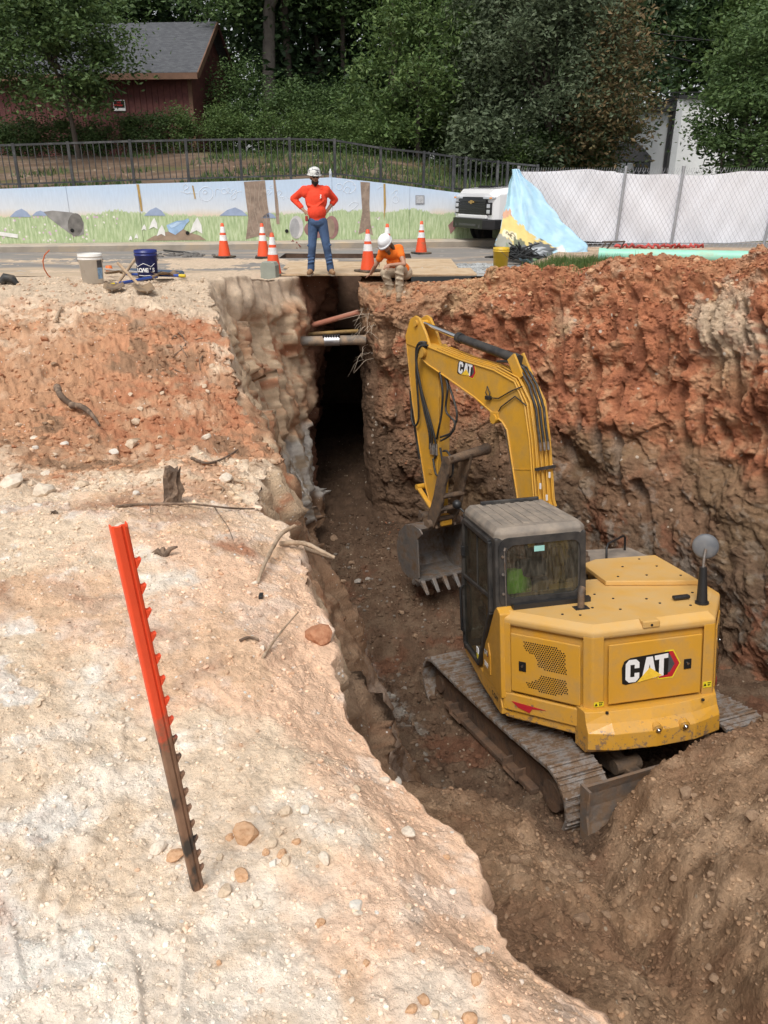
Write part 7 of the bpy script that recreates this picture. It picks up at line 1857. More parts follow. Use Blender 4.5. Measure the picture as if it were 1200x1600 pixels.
# stickers
def sticker(M, w=.11, h=.05):
    g = MB(); g.box((0, 0, 0), (w, .003, h)); o = g.build('warning_sticker', M_DEC_Y, EX); o.matrix_local = M
    g = MB(); x0 = -w * .28
    g.prism([(x0 - .016, -.014), (x0 + .016, -.014), (x0, .016)], 'y', -.0026, -.0016)
    g.b2((w * .02, -.0026, .012), (w * .42, -.0016, .020)); g.b2((w * .05, -.0026, -.014), (w * .18, -.0016, .004)); g.b2((w * .24, -.0026, -.012), (w * .34, -.0016, .006))
    g.build('sticker_print', M_DEC_B, o)
sticker(facet(*REA) @ Matrix.Translation((-.548, -.005, .945)), .095, .045)
sticker(facet(*REA) @ Matrix.Translation((.548, -.005, 1.0)), .085, .06)
mb = MB(); mb.prism([(-.16, .035), (.20, .02), (.06, .0), (.03, -.05), (-.09, -.02)], 'y', -.004, -.001)
o = mb.build('red_reflector', M_DEC_R, EX); o.matrix_local = facet(*LCH) @ Matrix.Translation((-.20, -.003, .755))
mb = MB(); mb.prism([(-.07, .03), (.07, .03), (.07, -.03), (-.04, -.03)], 'y', -.004, -.001)
o = mb.build('red_reflector', M_DEC_R, EX); o.matrix_local = facet(*RCH) @ Matrix.Translation((.25, -.003, .74))

# bumper ballast
mb = MB()
def bring(z, o_, i_=0):
    return [(-.60, -1.24 - i_, z), (-.58, -1.37 - o_ * .7, z), (-.35, -1.39 - o_, z), (.05, -1.405 - o_ * 1.08, z), (.45, -1.39 - o_, z), (.76, -1.34 - o_ * .7, z), (.90, -1.08 - i_, z), (.3, -1.0, z), (-.3, -1.0, z)]
mb.loft([bring(.50, .08), bring(.56, .17), bring(.72, .17), bring(.80, .10), bring(.895, .055), bring(.90, .0)])
mb.build('bumper', M_YEL, EX, bevel=.035, seg=4)
for u in (.06, .33):
    mb = MB(); mb.cyl((u, -1.53, .735), (u, -1.585, .725), .05, n=16); mb.build('lamp_recess', M_YEL, EX, bevel=.01)
    mb = MB(); mb.cyl((u, -1.575, .727), (u, -1.60, .722), .027, n=14); mb.sphere((u, -1.60, .722), .018, 10, 6); mb.build('reversing_lamp', M_CHR, EX)
for u in (-.38, .58):
    mb = MB(); mb.cyl((u, -1.455, .885), (u, -1.455, .90), .016, n=8); mb.build('bumper_bolt', M_DRK, EX)

# left skirt and side panel below the cab
mb = MB()
mb.prism([(-.02, .62), (-.70, .60), (-.74, .62), (-.74, .70), (-.70, .80), (.62, .80), (.66, .72)], 'x', -1.165, -.2)
mb.build('platform_skirt', M_YEL, EX, bevel=.012)
mb = MB(); mb.prism([(-.76, .80), (-.76, 1.69), (-.66, 1.735), (-.58, 1.68), (-.32, 1.30), (-.14, 1.10), (-.12, .80)], 'x', -1.172, -1.02)
sp_ = mb.build('side_panel', M_YEL, EX, bevel=.012)
mb = MB(); mb.prism([(-.42, .90), (-.42, 1.12), (-.36, 1.24), (-.20, 1.04), (-.17, .90)], 'x', -1.182, -1.17); mb.build('side_cover', M_YEL, EX, bevel=.006)
ML = Matrix(((0, 1, 0, 0), (-1, 0, 0, 0), (0, 0, 1, 0), (0, 0, 0, 1)))      # local x -> -y (left side seen from outside), outwards = -y local -> -x
ML = Matrix.Translation((-1.185, -.28, 1.09)) @ ML
logo(sp_, Matrix.Translation((-1.184, -.29, 1.10)) @ Matrix(((0, 1, 0, 0), (-1, 0, 0, 0), (0, 0, 1, 0), (0, 0, 0, 1))), .062)
TX = Matrix(((0, 0, -1, -1.184), (-1, 0, 0, -.29), (0, 1, 0, .965), (0, 0, 0, 1)))
text_obj('model_number', '309', .085, M_DEC_W, sp_, TX, bold=.003)
TX2 = Matrix(((0, 0, -1, -1.167), (-1, 0, 0, -.52), (0, 1, 0, .715), (0, 0, 0, 1)))
text_obj('skirt_lettering', 'C CAT', .07, M_DEC_B, EX, TX2, bold=.002)
mb = MB(); mb.cyl((-1.12, -.52, .80), (-1.12, -.52, .84), .03, n=10); mb.build('drain_cap', M_DRK, EX)

# --- cab
cab = EX
X0, X1, Y0, Y1, ZC0, ZC1 = -1.172, -.222, -.632, .545, .78, 2.523
mb = MB()
rp = [(X0 + .01, Y1 - .06), (X0 + .01, Y0 + .05), (X0 + .06, Y0), (X1 - .06, Y0), (X1, Y0 + .05), (X1, Y1 - .06), (X1 - .06, Y1), (X0 + .06, Y1)]
mb.loft([[(*p, 2.40) for p in rp], [(*p, 2.46) for p in rp], [(*p, ZC1 - .01) for p in inset(rp, .05)]])
roof = mb.build('cab_roof', M_ROOF, EX, bevel=.015, seg=3)
for k in range(7):
    mb = MB(); xx_ = X0 + .16 + k * .108
    mb.box((xx_, (Y0 + Y1) / 2 + .02, ZC1 - .008), (.062, Y1 - Y0 - .22, .012)); mb.build('roof_rib', M_ROOF, roof, bevel=.006)
mb = MB(); mb.prism([(X0 + .18, Y1 - .13), (X1 - .1, Y1 - .13), (X1 - .1, Y1 - .09), (X0 + .18, Y1 - .09)], 'z', ZC1 - .01, ZC1 + .035); mb.build('roof_visor', M_BLK, roof, bevel=.01)
mb = MB()
P_ = .085
# pillars: rear left, rear right, front left (leaning), front right, centre left
bar(mb, (X0 + .05, Y0 + .05, 1.60), (X0 + .055, Y0 + .055, 2.42), .10, .11, (0, 1, 0))
bar(mb, (X1 - .05, Y0 + .05, ZC0), (X1 - .055, Y0 + .055, 2.42), .10, .11, (0, 1, 0))
for xs_ in (X0 + .045, X1 - .045):
    bar(mb, (xs_, Y1 + .10, ZC0), (xs_, Y1 + .11, 1.45), .075, .09, (0, 1, 0)); bar(mb, (xs_, Y1 + .11, 1.43), (xs_, Y1 - .04, 2.42), .075, .09, (0, 1, 0))
# sills, rear cross members
bar(mb, (X0 + .02, Y0 + .06, 1.72), (X1 - .02, Y0 + .06, 1.72), .12, .17)
bar(mb, (X0 + .02, Y0 + .06, 2.385), (X1 - .02, Y0 + .06, 2.385), .12, .075)
bar(mb, (X0 + .045, Y0, 2.385), (X0 + .045, Y1, 2.385), .075, .075); bar(mb, (X1 - .045, Y0, 2.385), (X1 - .045, Y1, 2.385), .075, .075)
bar(mb, (X0, Y1 - .04, 2.385), (X1, Y1 - .04, 2.385), .075, .075); bar(mb, (X0, Y1 + .10, ZC0 + .03), (X1, Y1 + .10, ZC0 + .03), .08, .1)
bar(mb, (X1 - .04, Y0, 1.1), (X1 - .04, Y1 + .1, 1.1), .07, .6)
mb.box(((X0 + X1) / 2, (Y0 + Y1) / 2 + .05, ZC0 - .01), (X1 - X0 - .02, Y1 - Y0 + .08, .05))
mb.box(((X0 + X1) / 2, Y0 + .05, 1.3), (X1 - X0 - .04, .06, .78))
mb.build('cab_frame', M_BLK, EX, bevel=.018, seg=3)
# rear window: rounded surround, gasket and pane
def rrect(x0, x1, z0, z1, r, n=5):
    out = []
    for cx, cz, a0 in ((x1 - r, z1 - r, 0), (x0 + r, z1 - r, 90), (x0 + r, z0 + r, 180), (x1 - r, z0 + r, 270)):
        for k in range(n + 1):
            a = R(a0 + 90 * k / n); out.append((cx + r * math.cos(a), cz + r * math.sin(a)))
    return out
def ringframe(mb_, outer, inner, y0, y1):
    n = len(outer)
    V = [(x, y0, z) for x, z in outer] + [(x, y0, z) for x, z in inner] + [(x, y1, z) for x, z in outer] + [(x, y1, z) for x, z in inner]
    F = []
    for i in range(n):
        j = (i + 1) % n
        F += [(i, j, n + j, n + i), (2 * n + i, 3 * n + i, 3 * n + j, 2 * n + j), (i, 2 * n + i, 2 * n + j, j), (n + i, n + j, 3 * n + j, 3 * n + i)]
    mb_.add(V, F)
wx0, wx1, wz0, wz1 = X0 + .115, X1 - .075, 1.80, 2.345
mb = MB(); ringframe(mb, rrect(X0 + .04, X1 - .02, 1.70, 2.42, .10), rrect(wx0, wx1, wz0, wz1, .09), Y0 - .018, Y0 + .03)
rw = mb.build('rear_window', M_BLK, EX)
mb = MB(); pr = rrect(wx0 - .01, wx1 + .01, wz0 - .01, wz1 + .01, .09)
mb.add([(x, Y0 + .0, z) for x, z in pr], [tuple(range(len(pr)))]); mb.build('pane', M_GLS, rw)
mb = MB(); mb.box(((wx0 + wx1) / 2 - .04, Y0 - .004, wz1 - .06), (.105, .004, .055)); mb.build('window_sticker', mat('mint_label', (.30, .58, .54), .6), rw)
for z in (1.86, 2.06, 2.24):
    mb = MB(); mb.cyl((X0 + .075, Y0 - .018, z), (X0 + .075, Y0 - .03, z), .014, n=10); mb.build('frame_bolt', M_STL, EX)
mb = MB(); mb.tube([(X0 + .10, Y0 - .03, 1.70), (X0 + .09, Y0 - .03, 2.30)], .006, 6); mb.cyl((X0 + .09, Y0 - .03, 2.30), (X0 + .10, Y0 - .03, 2.33), .013, n=8); mb.build('aerial', M_STL, EX)
mb = MB()
for k in range(4): mb.box(((X0 + X1) / 2, Y0 - .012 - .01 * (k % 2), 1.56 + .038 * k), (X1 - X0 - .10, .03, .018))
mb.build('rear_grille', M_DRK, EX)
# left door with two panes
mb = MB(); xd = X0 - .002
pts = [(Y0 + .14, 2.36), (Y1 - .10, 2.36), (Y1 + .03, 1.45), (Y1 + .02, .86), (-.02, .86), (-.16, 1.10), (Y0 + .15, 1.62)]
for a, b in zip(pts, pts[1:] + pts[:1]): bar(mb, (xd, *a), (xd, *b), .05, .055, (1, 0, 0))
bar(mb, (xd, Y0 + .14, 1.78), (xd, Y1 + .0, 1.70), .04, .035, (1, 0, 0)); bar(mb, (xd, -.05, 2.36), (xd, -.02, 1.75), .02, .02, (1, 0, 0))
dd_ = mb.build('cab_door', M_BLK, EX, bevel=.008)
mb = MB(); mb.add([(xd, *p) for p in pts], [tuple(range(len(pts)))]); mb.build('pane', M_GLS2, dd_)
mb = MB(); mb.tube([(xd - .02, Y1 - .04, 1.02), (xd - .06, Y1 - .04, 1.06), (xd - .06, Y1 - .04, 1.55), (xd - .02, Y1 - .04, 1.6)], .012, 6); mb.build('door_handle', M_DRK, dd_)
for z in (1.12, 2.0):
    mb = MB(); mb.box((xd - .02, Y1 - .06 + (.1 if z < 1.5 else 0), z), (.04, .05, .12)); mb.build('door_hinge', M_DRK, dd_, bevel=.006)
mb = MB(); mb.box((xd - .012, .02, 1.00), (.01, .07, .07)); mb.build('door_label', M_DEC_W, dd_)
mb = MB(); mb.box((xd - .012, .02, .93), (.01, .06, .05)); mb.build('door_label', M_DEC_Y, dd_)
# front and right panes
mb = MB(); mb.add([(X0 + .05, Y1 + .10, .85), (X1 - .05, Y1 + .10, .85), (X1 - .05, Y1 + .11, 1.44), (X0 + .05, Y1 + .11, 1.44)], [(0, 1, 2, 3)]); mb.add([(X0 + .05, Y1 + .11, 1.44), (X1 - .05, Y1 + .11, 1.44), (X1 - .05, Y1 - .04, 2.36), (X0 + .05, Y1 - .04, 2.36)], [(0, 1, 2, 3)])
mb.build('windscreen', M_GLS2, EX)
mb = MB(); mb.add([(X1 - .03, Y0 + .1, 1.4), (X1 - .03, Y1, 1.4), (X1 - .03, Y1 - .05, 2.36), (X1 - .03, Y0 + .1, 2.36)], [(0, 1, 2, 3)]); mb.build('side_pane', M_GLS2, EX)
# seat, consoles
cx = (X0 + X1) / 2 - .01
mb = MB()
mb.box((cx, -.02, 1.22), (.50, .50, .14)); mb.box((cx, -.25, 1.55), (.48, .13, .62), rot=(-.12, 0, 0))
seat = mb.build('seat', M_SEAT, EX, bevel=.05, seg=3)
mb = MB(); mb.box((cx + .02, -.30, 1.985), (.33, .11, .20), rot=(-.12, 0, 0)); mb.build('headrest', M_SEAT, seat, bevel=.05, seg=3)
mb = MB(); mb.box((cx, -.02, 1.0), (.36, .40, .34)); mb.build('seat_base', M_DRK, seat)
for s_ in (-1, 1):
    mb = MB(); mb.box((cx + s_ * .33, .02, 1.33), (.13, .52, .16)); mb.cyl((cx + s_ * .33, .22, 1.40), (cx + s_ * .33, .26, 1.58), .018); mb.sphere((cx + s_ * .33, .265, 1.60), .035); mb.build('control_console', M_DRK, EX, bevel=.02)
mb = MB(); mb.box((X1 - .16, .40, 1.85), (.16, .05, .26), rot=(0, 0, -.4)); mb.cyl((X1 - .12, .42, 1.4), (X1 - .13, .42, 1.75), .015); mb.build('monitor', M_DRK, EX, bevel=.02)
mb = MB(); mb.box((cx + .1, Y0 + .12, 1.765), (.6, .12, .03)); mb.build('rear_shelf', mat('shelf_beige', (.33, .30, .22), .8), EX)
# cab mirror and lamp
mb = MB(); mb.sphere((X0 - .03, Y1 + .10, 2.50), .055, 14, 10); mb.cyl((X0 + .03, Y1 + .04, 2.42), (X0 - .02, Y1 + .10, 2.48), .012); mb.build('cab_mirror', M_DRK, EX)

# hood mirror
mb = MB(); mb.cyl((.75, -1.10, HT), (.76, -1.08, HT + .36), .052, .036, 14); mb.cyl((.75, -1.10, HT - .005), (.75, -1.10, HT + .02), .065, n=14); mp_ = mb.build('mirror_post', M_DRK, EX)
mb = MB(); mb.tube([(.76, -1.08, HT + .34), (.78, -1.06, HT + .46), (.80, -1.05, HT + .53)], .014, 8); mb.build('mirror_arm', M_STL, EX)
mb = MB(); mb.smooth = True
Mm = Matrix.Translation((.815, -1.02, HT + .545)) @ Matrix.Rotation(R(-28), 4, 'Z') @ Matrix.Rotation(R(78), 4, 'X')
mb.lathe([(.0, .016), (.05, .014), (.10, .006), (.118, -.004), (.122, -.012), (.118, -.018), (.0, -.018)], 28); mb.xf(Mm)
mb.build('round_mirror', mat('grey_mirror_back', (.10, .105, .115), .45, dirt=(.17, .16, .15), damt=.4), EX)
mb = MB(); mb.box((.62, -.95, HT + .03), (.17, .06, .035)); mb.build('hood_handle', M_DRK, EX, bevel=.012)

# front right deck with filler caps and rail
mb = MB(); mb.prism([(.1, .5), (1.15, .5), (1.1, 1.05), (.55, 1.15), (.15, .9)], 'z', .75, 1.66); mb.build('tank_deck', M_ROOF, EX, bevel=.02)
mb = MB(); mb.lathe([(.11, 0), (.11, .05), (.085, .055), (.09, .07), (.09, .11), (.05, .12), (.05, .14), (0, .14)], 20, (.30, .72, 1.66)); mb.build('filler_cap', M_DSTL, EX)
mb = MB(); mb.tube([(.58, .62, 1.66), (.58, .62, 1.82), (.62, .66, 1.86), (.94, .92, 1.86), (.98, .96, 1.82), (.98, .96, 1.66)], .014, 8); mb.build('hand_rail', M_DRK, EX)
mb = MB(); mb.lathe([(.05, 0), (.05, .06), (.03, .1), (.06, .13), (.06, .19), (0, .2)], 14, (.16, .62, 1.66)); mb.build('work_lamp', M_DRK, EX)
mb = MB(); mb.prism([(-.22, .5), (.3, .5), (.3, 1.0), (-.1, 1.0)], 'z', .66, .95); mb.build('swing_frame', M_YELB, EX, bevel=.02)

# --- boom, stick, bucket in their own plane
HB = R(20)
BM = Matrix.Translation((.12, .75, 0)) @ Matrix.Rotation(HB, 4, 'Z')      # local: x right, y forward, z up
def bpart(mb_, name, m, parent=None, bevel=0, seg=2):
    if parent is None:
        o = mb_.build(name, m, EX, bevel, seg); o.matrix_local = BM
    else:
        o = mb_.build(name, m, parent, bevel, seg)
    return o
side = [(.16, .95), (.66, 2.27), (.86, 3.18), (.95, 3.27), (1.12, 3.36), (1.52, 3.55), (2.12, 3.78), (2.61, 3.96), (2.74, 4.03), (2.80, 4.13), (2.72, 4.25), (2.38, 4.155), (1.79, 4.02), (.91, 3.87), (.74, 3.79), (.62, 3.68), (.51, 3.48), (.44, 3.08), (.37, 2.34), (-.16, 1.02)]
mb = MB()
lower, upper = side[:10], side[10:][::-1]
import itertools
W_ = .15
def ip2(poly, n):
    d = [0]
    for a, b in zip(poly, poly[1:]): d.append(d[-1] + math.hypot(b[0] - a[0], b[1] - a[1]))
    return [(np.interp(d[-1] * k / (n - 1), d, [p[0] for p in poly]), np.interp(d[-1] * k / (n - 1), d, [p[1] for p in poly])) for k in range(n)]
# matched stations down both edges of the bent boom
lo = [(.16, .95), (.66, 2.27), (.86, 3.18), (.95, 3.27), (1.12, 3.36), (1.52, 3.55), (2.12, 3.78), (2.61, 3.96), (2.79, 4.06)]
hi = [(-.16, 1.02), (.37, 2.34), (.44, 3.08), (.52, 3.50), (.70, 3.77), (1.10, 3.90), (1.79, 4.02), (2.38, 4.155), (2.74, 4.24)]
mb.loft([[(-W_, *a), (W_, *a), (W_, *b), (-W_, *b)] for a, b in zip(lo, hi)])
boom = bpart(mb, 'boom', M_YELB, bevel=.010)
for a in (lo, hi):     # weld flanges along the edges
    mb = MB(); mb.tube([(-W_ - .004, *p) for p in a], .013, 6); bpart(mb, 'boom_flange', M_YELB, boom)
mb = MB(); mb.tube([(-W_ - .002, .42, 2.74), (-W_ - .002, .76, 2.70)], .006, 6); bpart(mb, 'weld_seam', M_YELB, boom)
mb = MB(); mb.cyl((-.21, 2.70, 4.14), (.21, 2.70, 4.14), .085, n=20); bpart(mb, 'stick_pin', M_YELB, boom, .008)
mb = MB(); mb.cyl((-.19, 1.10, 3.30), (.19, 1.10, 3.30), .06, n=16); mb.box((0, 1.10, 3.34), (.34, .16, .10)); bpart(mb, 'cylinder_bracket', M_YELB, boom, .008)
# hydraulic pipes down the back of the boom
for k in range(9):
    x = -.14 + k * .035
    off = .028 + (.018 if k % 2 else 0)
    path = [(x, p[0] - off * (.9 if i < 4 else .25), p[1] + off * (.35 if i < 3 else .95)) for i, p in enumerate([(.05, 1.6), (.37, 2.34), (.44, 3.08), (.52, 3.50), (.70, 3.77), (1.10, 3.90)] + ([(1.79, 4.02), (2.38, 4.155)] if k in (0, 2, 4, 6) else []))]
    mb = MB(); mb.tube(path, .010, 7); bpart(mb, 'hydraulic_pipe', M_YELB, boom)
for (y, z) in ((.40, 2.75), (.345, 2.25)):
    mb = MB(); mb.box((0, y - .06, z), (.30, .03, .035)); bpart(mb, 'pipe_clamp', M_BLK, boom)
for k, (y, z) in enumerate(((.36, 2.55), (.34, 2.40), (.38, 2.66))):
    mb = MB(); mb.box((-.11 + .08 * k, y - .055, z), (.014, .02, .07)); bpart(mb, 'pipe_tag', M_DEC_W, boom)
for k in range(3):       # hoses over the bend
    x = -.06 + k * .06
    mb = MB(); mb.tube([(x, .36, 3.05), (x, .40, 3.25), (x + .01, .44, 3.45), (x, .55, 3.72), (x, .72, 3.92), (x, .95, 4.0), (x, 1.15, 4.0)], .016, 8); bpart(mb, 'hose', M_RUB, boom)
    mb = MB(); mb.cyl((x, .35, 2.96), (x, .36, 3.06), .018, n=8); bpart(mb, 'hose_fitting', M_STL, boom)
mb = MB(); mb.tube([(-W_ - .012, .55, 3.72), (-W_ - .02, .75, 3.66), (-W_ - .02, 1.0, 3.56), (-W_ - .02, 1.20, 3.56), (-W_ - .02, 1.26, 3.62), (-W_ - .02, 1.22, 3.70), (-W_ - .02, 1.17, 3.62), (-W_ - .02, 1.20, 3.55)], .008, 6); bpart(mb, 'cable', M_RUB, boom)
mb = MB(); mb.tube([(-W_ - .012, .48, 3.50), (-W_ - .02, .68, 3.60), (-W_ - .02, .95, 3.46), (-W_ - .02, 1.0, 3.40)], .008, 6); bpart(mb, 'cable', M_RUB, boom)
mb = MB(); mb.box((-W_ - .025, 1.20, 3.56), (.05, .09, .05)); bpart(mb, 'work_light', M_DRK, boom, .008)
logo(boom, Matrix.Translation((-W_ - .003, 1.72, 3.90)) @ Matrix(((0, 1, 0, 0), (-1, 0, 0, 0), (0, 0, 1, 0), (0, 0, 0, 1))) @ Matrix.Rotation(R(13), 4, 'Y'), .165)
# boom cylinder and stick cylinder
mb = MB(); mb.cyl((0, .55, 1.35), (0, .83, 2.28), .065, n=16); bpart(mb, 'boom_cylinder', M_BLK)
mb = MB(); mb.cyl((0, .83, 2.26), (0, 1.10, 3.30), .034, n=14); bpart(mb, 'boom_cylinder_rod', M_CHR)
mb = MB(); mb.cyl((0, .82, 4.02), (0, 2.02, 4.30), .058, n=16); mb.cyl((0, 1.99, 4.293), (0, 2.07, 4.312), .07, n=16); mb.cyl((0, .80, 4.01), (0, .9, 4.04), .068, n=16); bpart(mb, 'stick_cylinder', M_BLK)
mb = MB(); mb.cyl((0, 2.04, 4.305), (0, 2.90, 4.52), .032, n=14); bpart(mb, 'stick_cylinder_rod', M_CHR)
mb = MB(); bar(mb, (-.07, .70, 3.80), (-.07, .86, 4.06), .03, .14, (0, 1, 0)); bar(mb, (.07, .70, 3.80), (.07, .86, 4.06), .03, .14, (0, 1, 0)); bpart(mb, 'cylinder_lug', M_YELB, boom)
# stick: tall box section with an ear at the top
so = [(3.00, 4.62), (3.16, 4.56), (3.25, 4.38), (3.20, 3.85), (3.15, 3.40), (2.98, 2.60), (2.88, 2.15), (2.76, 1.88)]
si = [(2.82, 4.55), (2.72, 4.42), (2.56, 4.14), (2.46, 3.90), (2.44, 3.52), (2.50, 2.80), (2.58, 2.10), (2.60, 1.86)]
mb = MB(); mb.loft([[(-.095, *a), (.095, *a), (.095, *b), (-.095, *b)] for a, b in zip(so[2:], si[2:])])
for s_ in (-1, 1):
    mb.prism([(2.86, 4.60), (2.96, 4.64), (3.10, 4.60), (3.25, 4.38), (3.24, 4.25), (2.56, 4.10), (2.70, 4.38)], 'x', s_ * .11, s_ * .07)
stick = bpart(mb, 'stick', M_YELB, bevel=.008)
mb = MB(); mb.cyl((-.14, 2.93, 4.53), (.14, 2.93, 4.53), .045, n=16); bpart(mb, 'ear_pin', M_YELB, stick, .006)
mb = MB(); mb.tube([(-.10, *p) for p in so[2:]], .010, 6); bpart(mb, 'stick_flange', M_YELB, stick)
mb = MB(); mb.tube([(-.10, *p) for p in si[4:]], .010, 6); bpart(mb, 'stick_flange', M_YELB, stick)
mb = MB(); mb.box((-.105, 2.74, 2.42), (.01, .09, .07)); bpart(mb, 'stick_plate', M_YELB, stick)
mb = MB(); mb.cyl((-.12, 2.80, 3.30), (-.09, 2.80, 3.30), .05, n=16); bpart(mb, 'stick_boss', M_YELB, stick, .006)
# bucket cylinder in front of the stick
mb = MB(); mb.cyl((0, 3.30, 3.45), (0, 3.12, 2.55), .055, n=14); mb.box((0, 3.22, 3.50), (.12, .16, .12)); bpart(mb, 'bucket_cylinder', M_BLK)
mb = MB(); mb.cyl((0, 3.13, 2.58), (0, 3.03, 2.12), .03, n=12); bpart(mb, 'bucket_cylinder_rod', M_CHR)
mb = MB()
for s_ in (-1, 1): bar(mb, (s_ * .13, 3.05, 2.14), (s_ * .13, 2.70, 1.88), .03, .07, (1, 0, 0))
mb.cyl((-.16, 3.05, 2.14), (.16, 3.05, 2.14), .045, n=12); bpart(mb, 'tipping_link', M_YELB, None, .006)
# hoses bundled down the stick
hosep = [[(-.17, 2.60, 4.24), (-.20, 2.75, 4.22), (-.20, 2.84, 4.02), (-.19, 2.80, 3.70), (-.17, 2.72, 3.30), (-.14, 2.66, 2.98), (-.12, 2.70, 2.75)],
         [(-.17, 2.56, 4.22), (-.22, 2.70, 4.20), (-.23, 2.78, 4.00), (-.22, 2.70, 3.62), (-.19, 2.62, 3.25), (-.15, 2.58, 2.98), (-.12, 2.64, 2.78)],
         [(-.17, 2.60, 4.20), (-.18, 2.80, 4.14), (-.18, 2.88, 3.90), (-.17, 2.88, 3.50), (-.15, 2.92, 3.18), (-.14, 3.05, 3.06), (-.12, 3.16, 3.14), (-.1, 3.2, 3.3)],
         [(-.15, 2.62, 4.26), (-.21, 2.72, 4.26), (-.21, 2.82, 4.10), (-.20, 2.76, 3.68), (-.16, 2.60, 3.2), (-.13, 2.52, 2.85), (-.12, 2.58, 2.62)],
         [(-.16, 2.30, 3.86), (-.18, 2.22, 3.60), (-.17, 2.28, 3.30), (-.15, 2.42, 3.02), (-.12, 2.50, 2.92)],
         [(-.1, 2.28, 3.84), (-.12, 2.08, 3.56), (-.12, 1.98, 3.28), (-.12, 2.14, 3.02), (-.12, 2.40, 2.90)],
         [(-.12, 2.25, 3.82), (-.16, 2.12, 3.66), (-.15, 2.20, 3.34), (-.14, 2.02, 3.20), (-.12, 2.10, 3.05), (-.12, 2.40, 2.95)],
         [(-.12, 2.62, 2.62), (-.15, 2.52, 2.42), (-.14, 2.42, 2.40), (-.13, 2.36, 2.52), (-.12, 2.42, 2.80)],
         [(-.1, 2.38, 2.75), (-.12, 2.24, 2.76), (-.12, 2.12, 2.62), (-.11, 2.16, 2.44), (-.1, 2.28, 2.38)]]
for p in hosep:
    mb = MB()
    # smooth the polyline
    q = [Vector(a) for a in p]; fine = []
    for i in range(len(q) - 1):
        a, b, c, d = q[max(0, i - 1)], q[i], q[i + 1], q[min(len(q) - 1, i + 2)]
        for k in range(5):
            t = k / 5
            fine.append(.5 * ((2 * b) + (c - a) * t + (2 * a - 5 * b + 4 * c - d) * t * t + (3 * b - a - 3 * c + d) * t ** 3))
    fine.append(q[-1])
    mb.tube(fine, .0155, 8); bpart(mb, 'hose', M_RUB, stick)
for k in range(4):
    mb = MB(); mb.cyl((-.12, 2.52 + .05 * k, 2.68), (-.12, 2.52 + .05 * k, 2.84), .019, n=8); bpart(mb, 'hose_fitting', M_STL, stick)
# thumb: two arched plates with cross tubes
arch = [(2.10, 2.62), (2.00, 2.66), (1.95, 2.60), (2.05, 2.50), (2.22, 2.46), (2.34, 2.34), (2.42, 2.10), (2.52, 1.90), (2.62, 1.72), (2.74, 1.62)]
arch2 = [(2.14, 2.78), (1.98, 2.76), (1.88, 2.62), (1.98, 2.40), (2.12, 2.34), (2.20, 2.22), (2.26, 2.02), (2.34, 1.84), (2.44, 1.66), (2.58, 1.55)]
for xs_ in (-.21, .12):
    mb = MB(); mb.loft([[(xs_, *a), (xs_ + .045, *a), (xs_ + .045, *b), (xs_, *b)] for a, b in zip([(2.25, 2.70), (2.30, 2.56), (2.42, 2.36), (2.52, 2.10), (2.62, 1.90), (2.72, 1.70)], [(2.02, 2.72), (2.10, 2.50), (2.22, 2.28), (2.30, 2.02), (2.40, 1.82), (2.55, 1.62)])])
    bpart(mb, 'thumb_plate', M_DSTL, None, .01)
mb = MB(); mb.cyl((-.22, 2.10, 2.66), (.42, 2.10, 2.74), .06, .075, 14); mb.sphere((.44, 2.10, 2.745), .085, 12, 8); bpart(mb, 'thumb_tube', M_DSTL)
for (y, z) in ((2.30, 2.12), (2.38, 1.92), (2.52, 1.74)):
    mb = MB(); mb.cyl((-.2, y, z), (.16, y, z), .04, n=12); bpart(mb, 'thumb_crossbar', M_DSTL)
mb = MB(); mb.cyl((-.28, 2.62, 1.66), (.28, 2.62, 1.66), .07, n=16); mb.cyl((-.12, 2.62, 1.66), (.12, 2.62, 1.66), .09, n=16); bpart(mb, 'bucket_pin', M_DSTL, None, .01)
mb = MB(); mb.box((0, 2.58, 1.70), (.20, .16, .16)); bpart(mb, 'pin_block', M_YELB, None, .02)
mb = MB(); mb.cyl((-.2, 2.92, 1.72), (.2, 2.92, 1.72), .06, n=14); bpart(mb, 'link_pin', M_DSTL, None, .01)
# bucket: curved shell, side plates, lip, teeth; opening towards the machine
shell = [(2.58, 1.62), (2.76, 1.66), (2.98, 1.62), (3.18, 1.48), (3.28, 1.25), (3.26, 1.02), (3.14, .86), (2.98, .80), (2.74, .80)]
shin = [(2.60, 1.58), (2.76, 1.61), (2.96, 1.57), (3.14, 1.45), (3.235, 1.25), (3.215, 1.03), (3.11, .89), (2.97, .835), (2.74, .825)]
BW = .40
mb = MB(); mb.loft([[(-BW, *a), (BW, *a), (BW, *b), (-BW, *b)] for a, b in zip(shell, shin)])
bucket = bpart(mb, 'bucket', M_STL)
for s_ in (-1, 1):
    mb = MB(); mb.prism(shell[:9] + [(2.66, .86), (2.66, 1.45), (2.52, 1.56)], 'x', s_ * BW, s_ * (BW + .028)); bpart(mb, 'bucket_side', M_STL, bucket, .006)
mb = MB(); mb.box((0, 2.70, .812), (BW * 2 + .08, .14, .032)); bpart(mb, 'bucket_lip', M_STL, bucket, .006)
for k in range(5):
    x = -BW + .02 + k * (BW * 2 - .04) / 4
    mb = MB(); mb.loft([[(x - .035, 2.72, .785), (x + .035, 2.72, .785), (x + .035, 2.72, .845), (x - .035, 2.72, .845)], [(x - .033, 2.62, .74), (x + .033, 2.62, .74), (x + .033, 2.62, .82), (x - .033, 2.62, .82)], [(x - .026, 2.50, .635), (x + .026, 2.50, .635), (x + .026, 2.51, .66), (x - .026, 2.51, .66)]])
    bpart(mb, 'bucket_tooth', M_STL, bucket, .006)
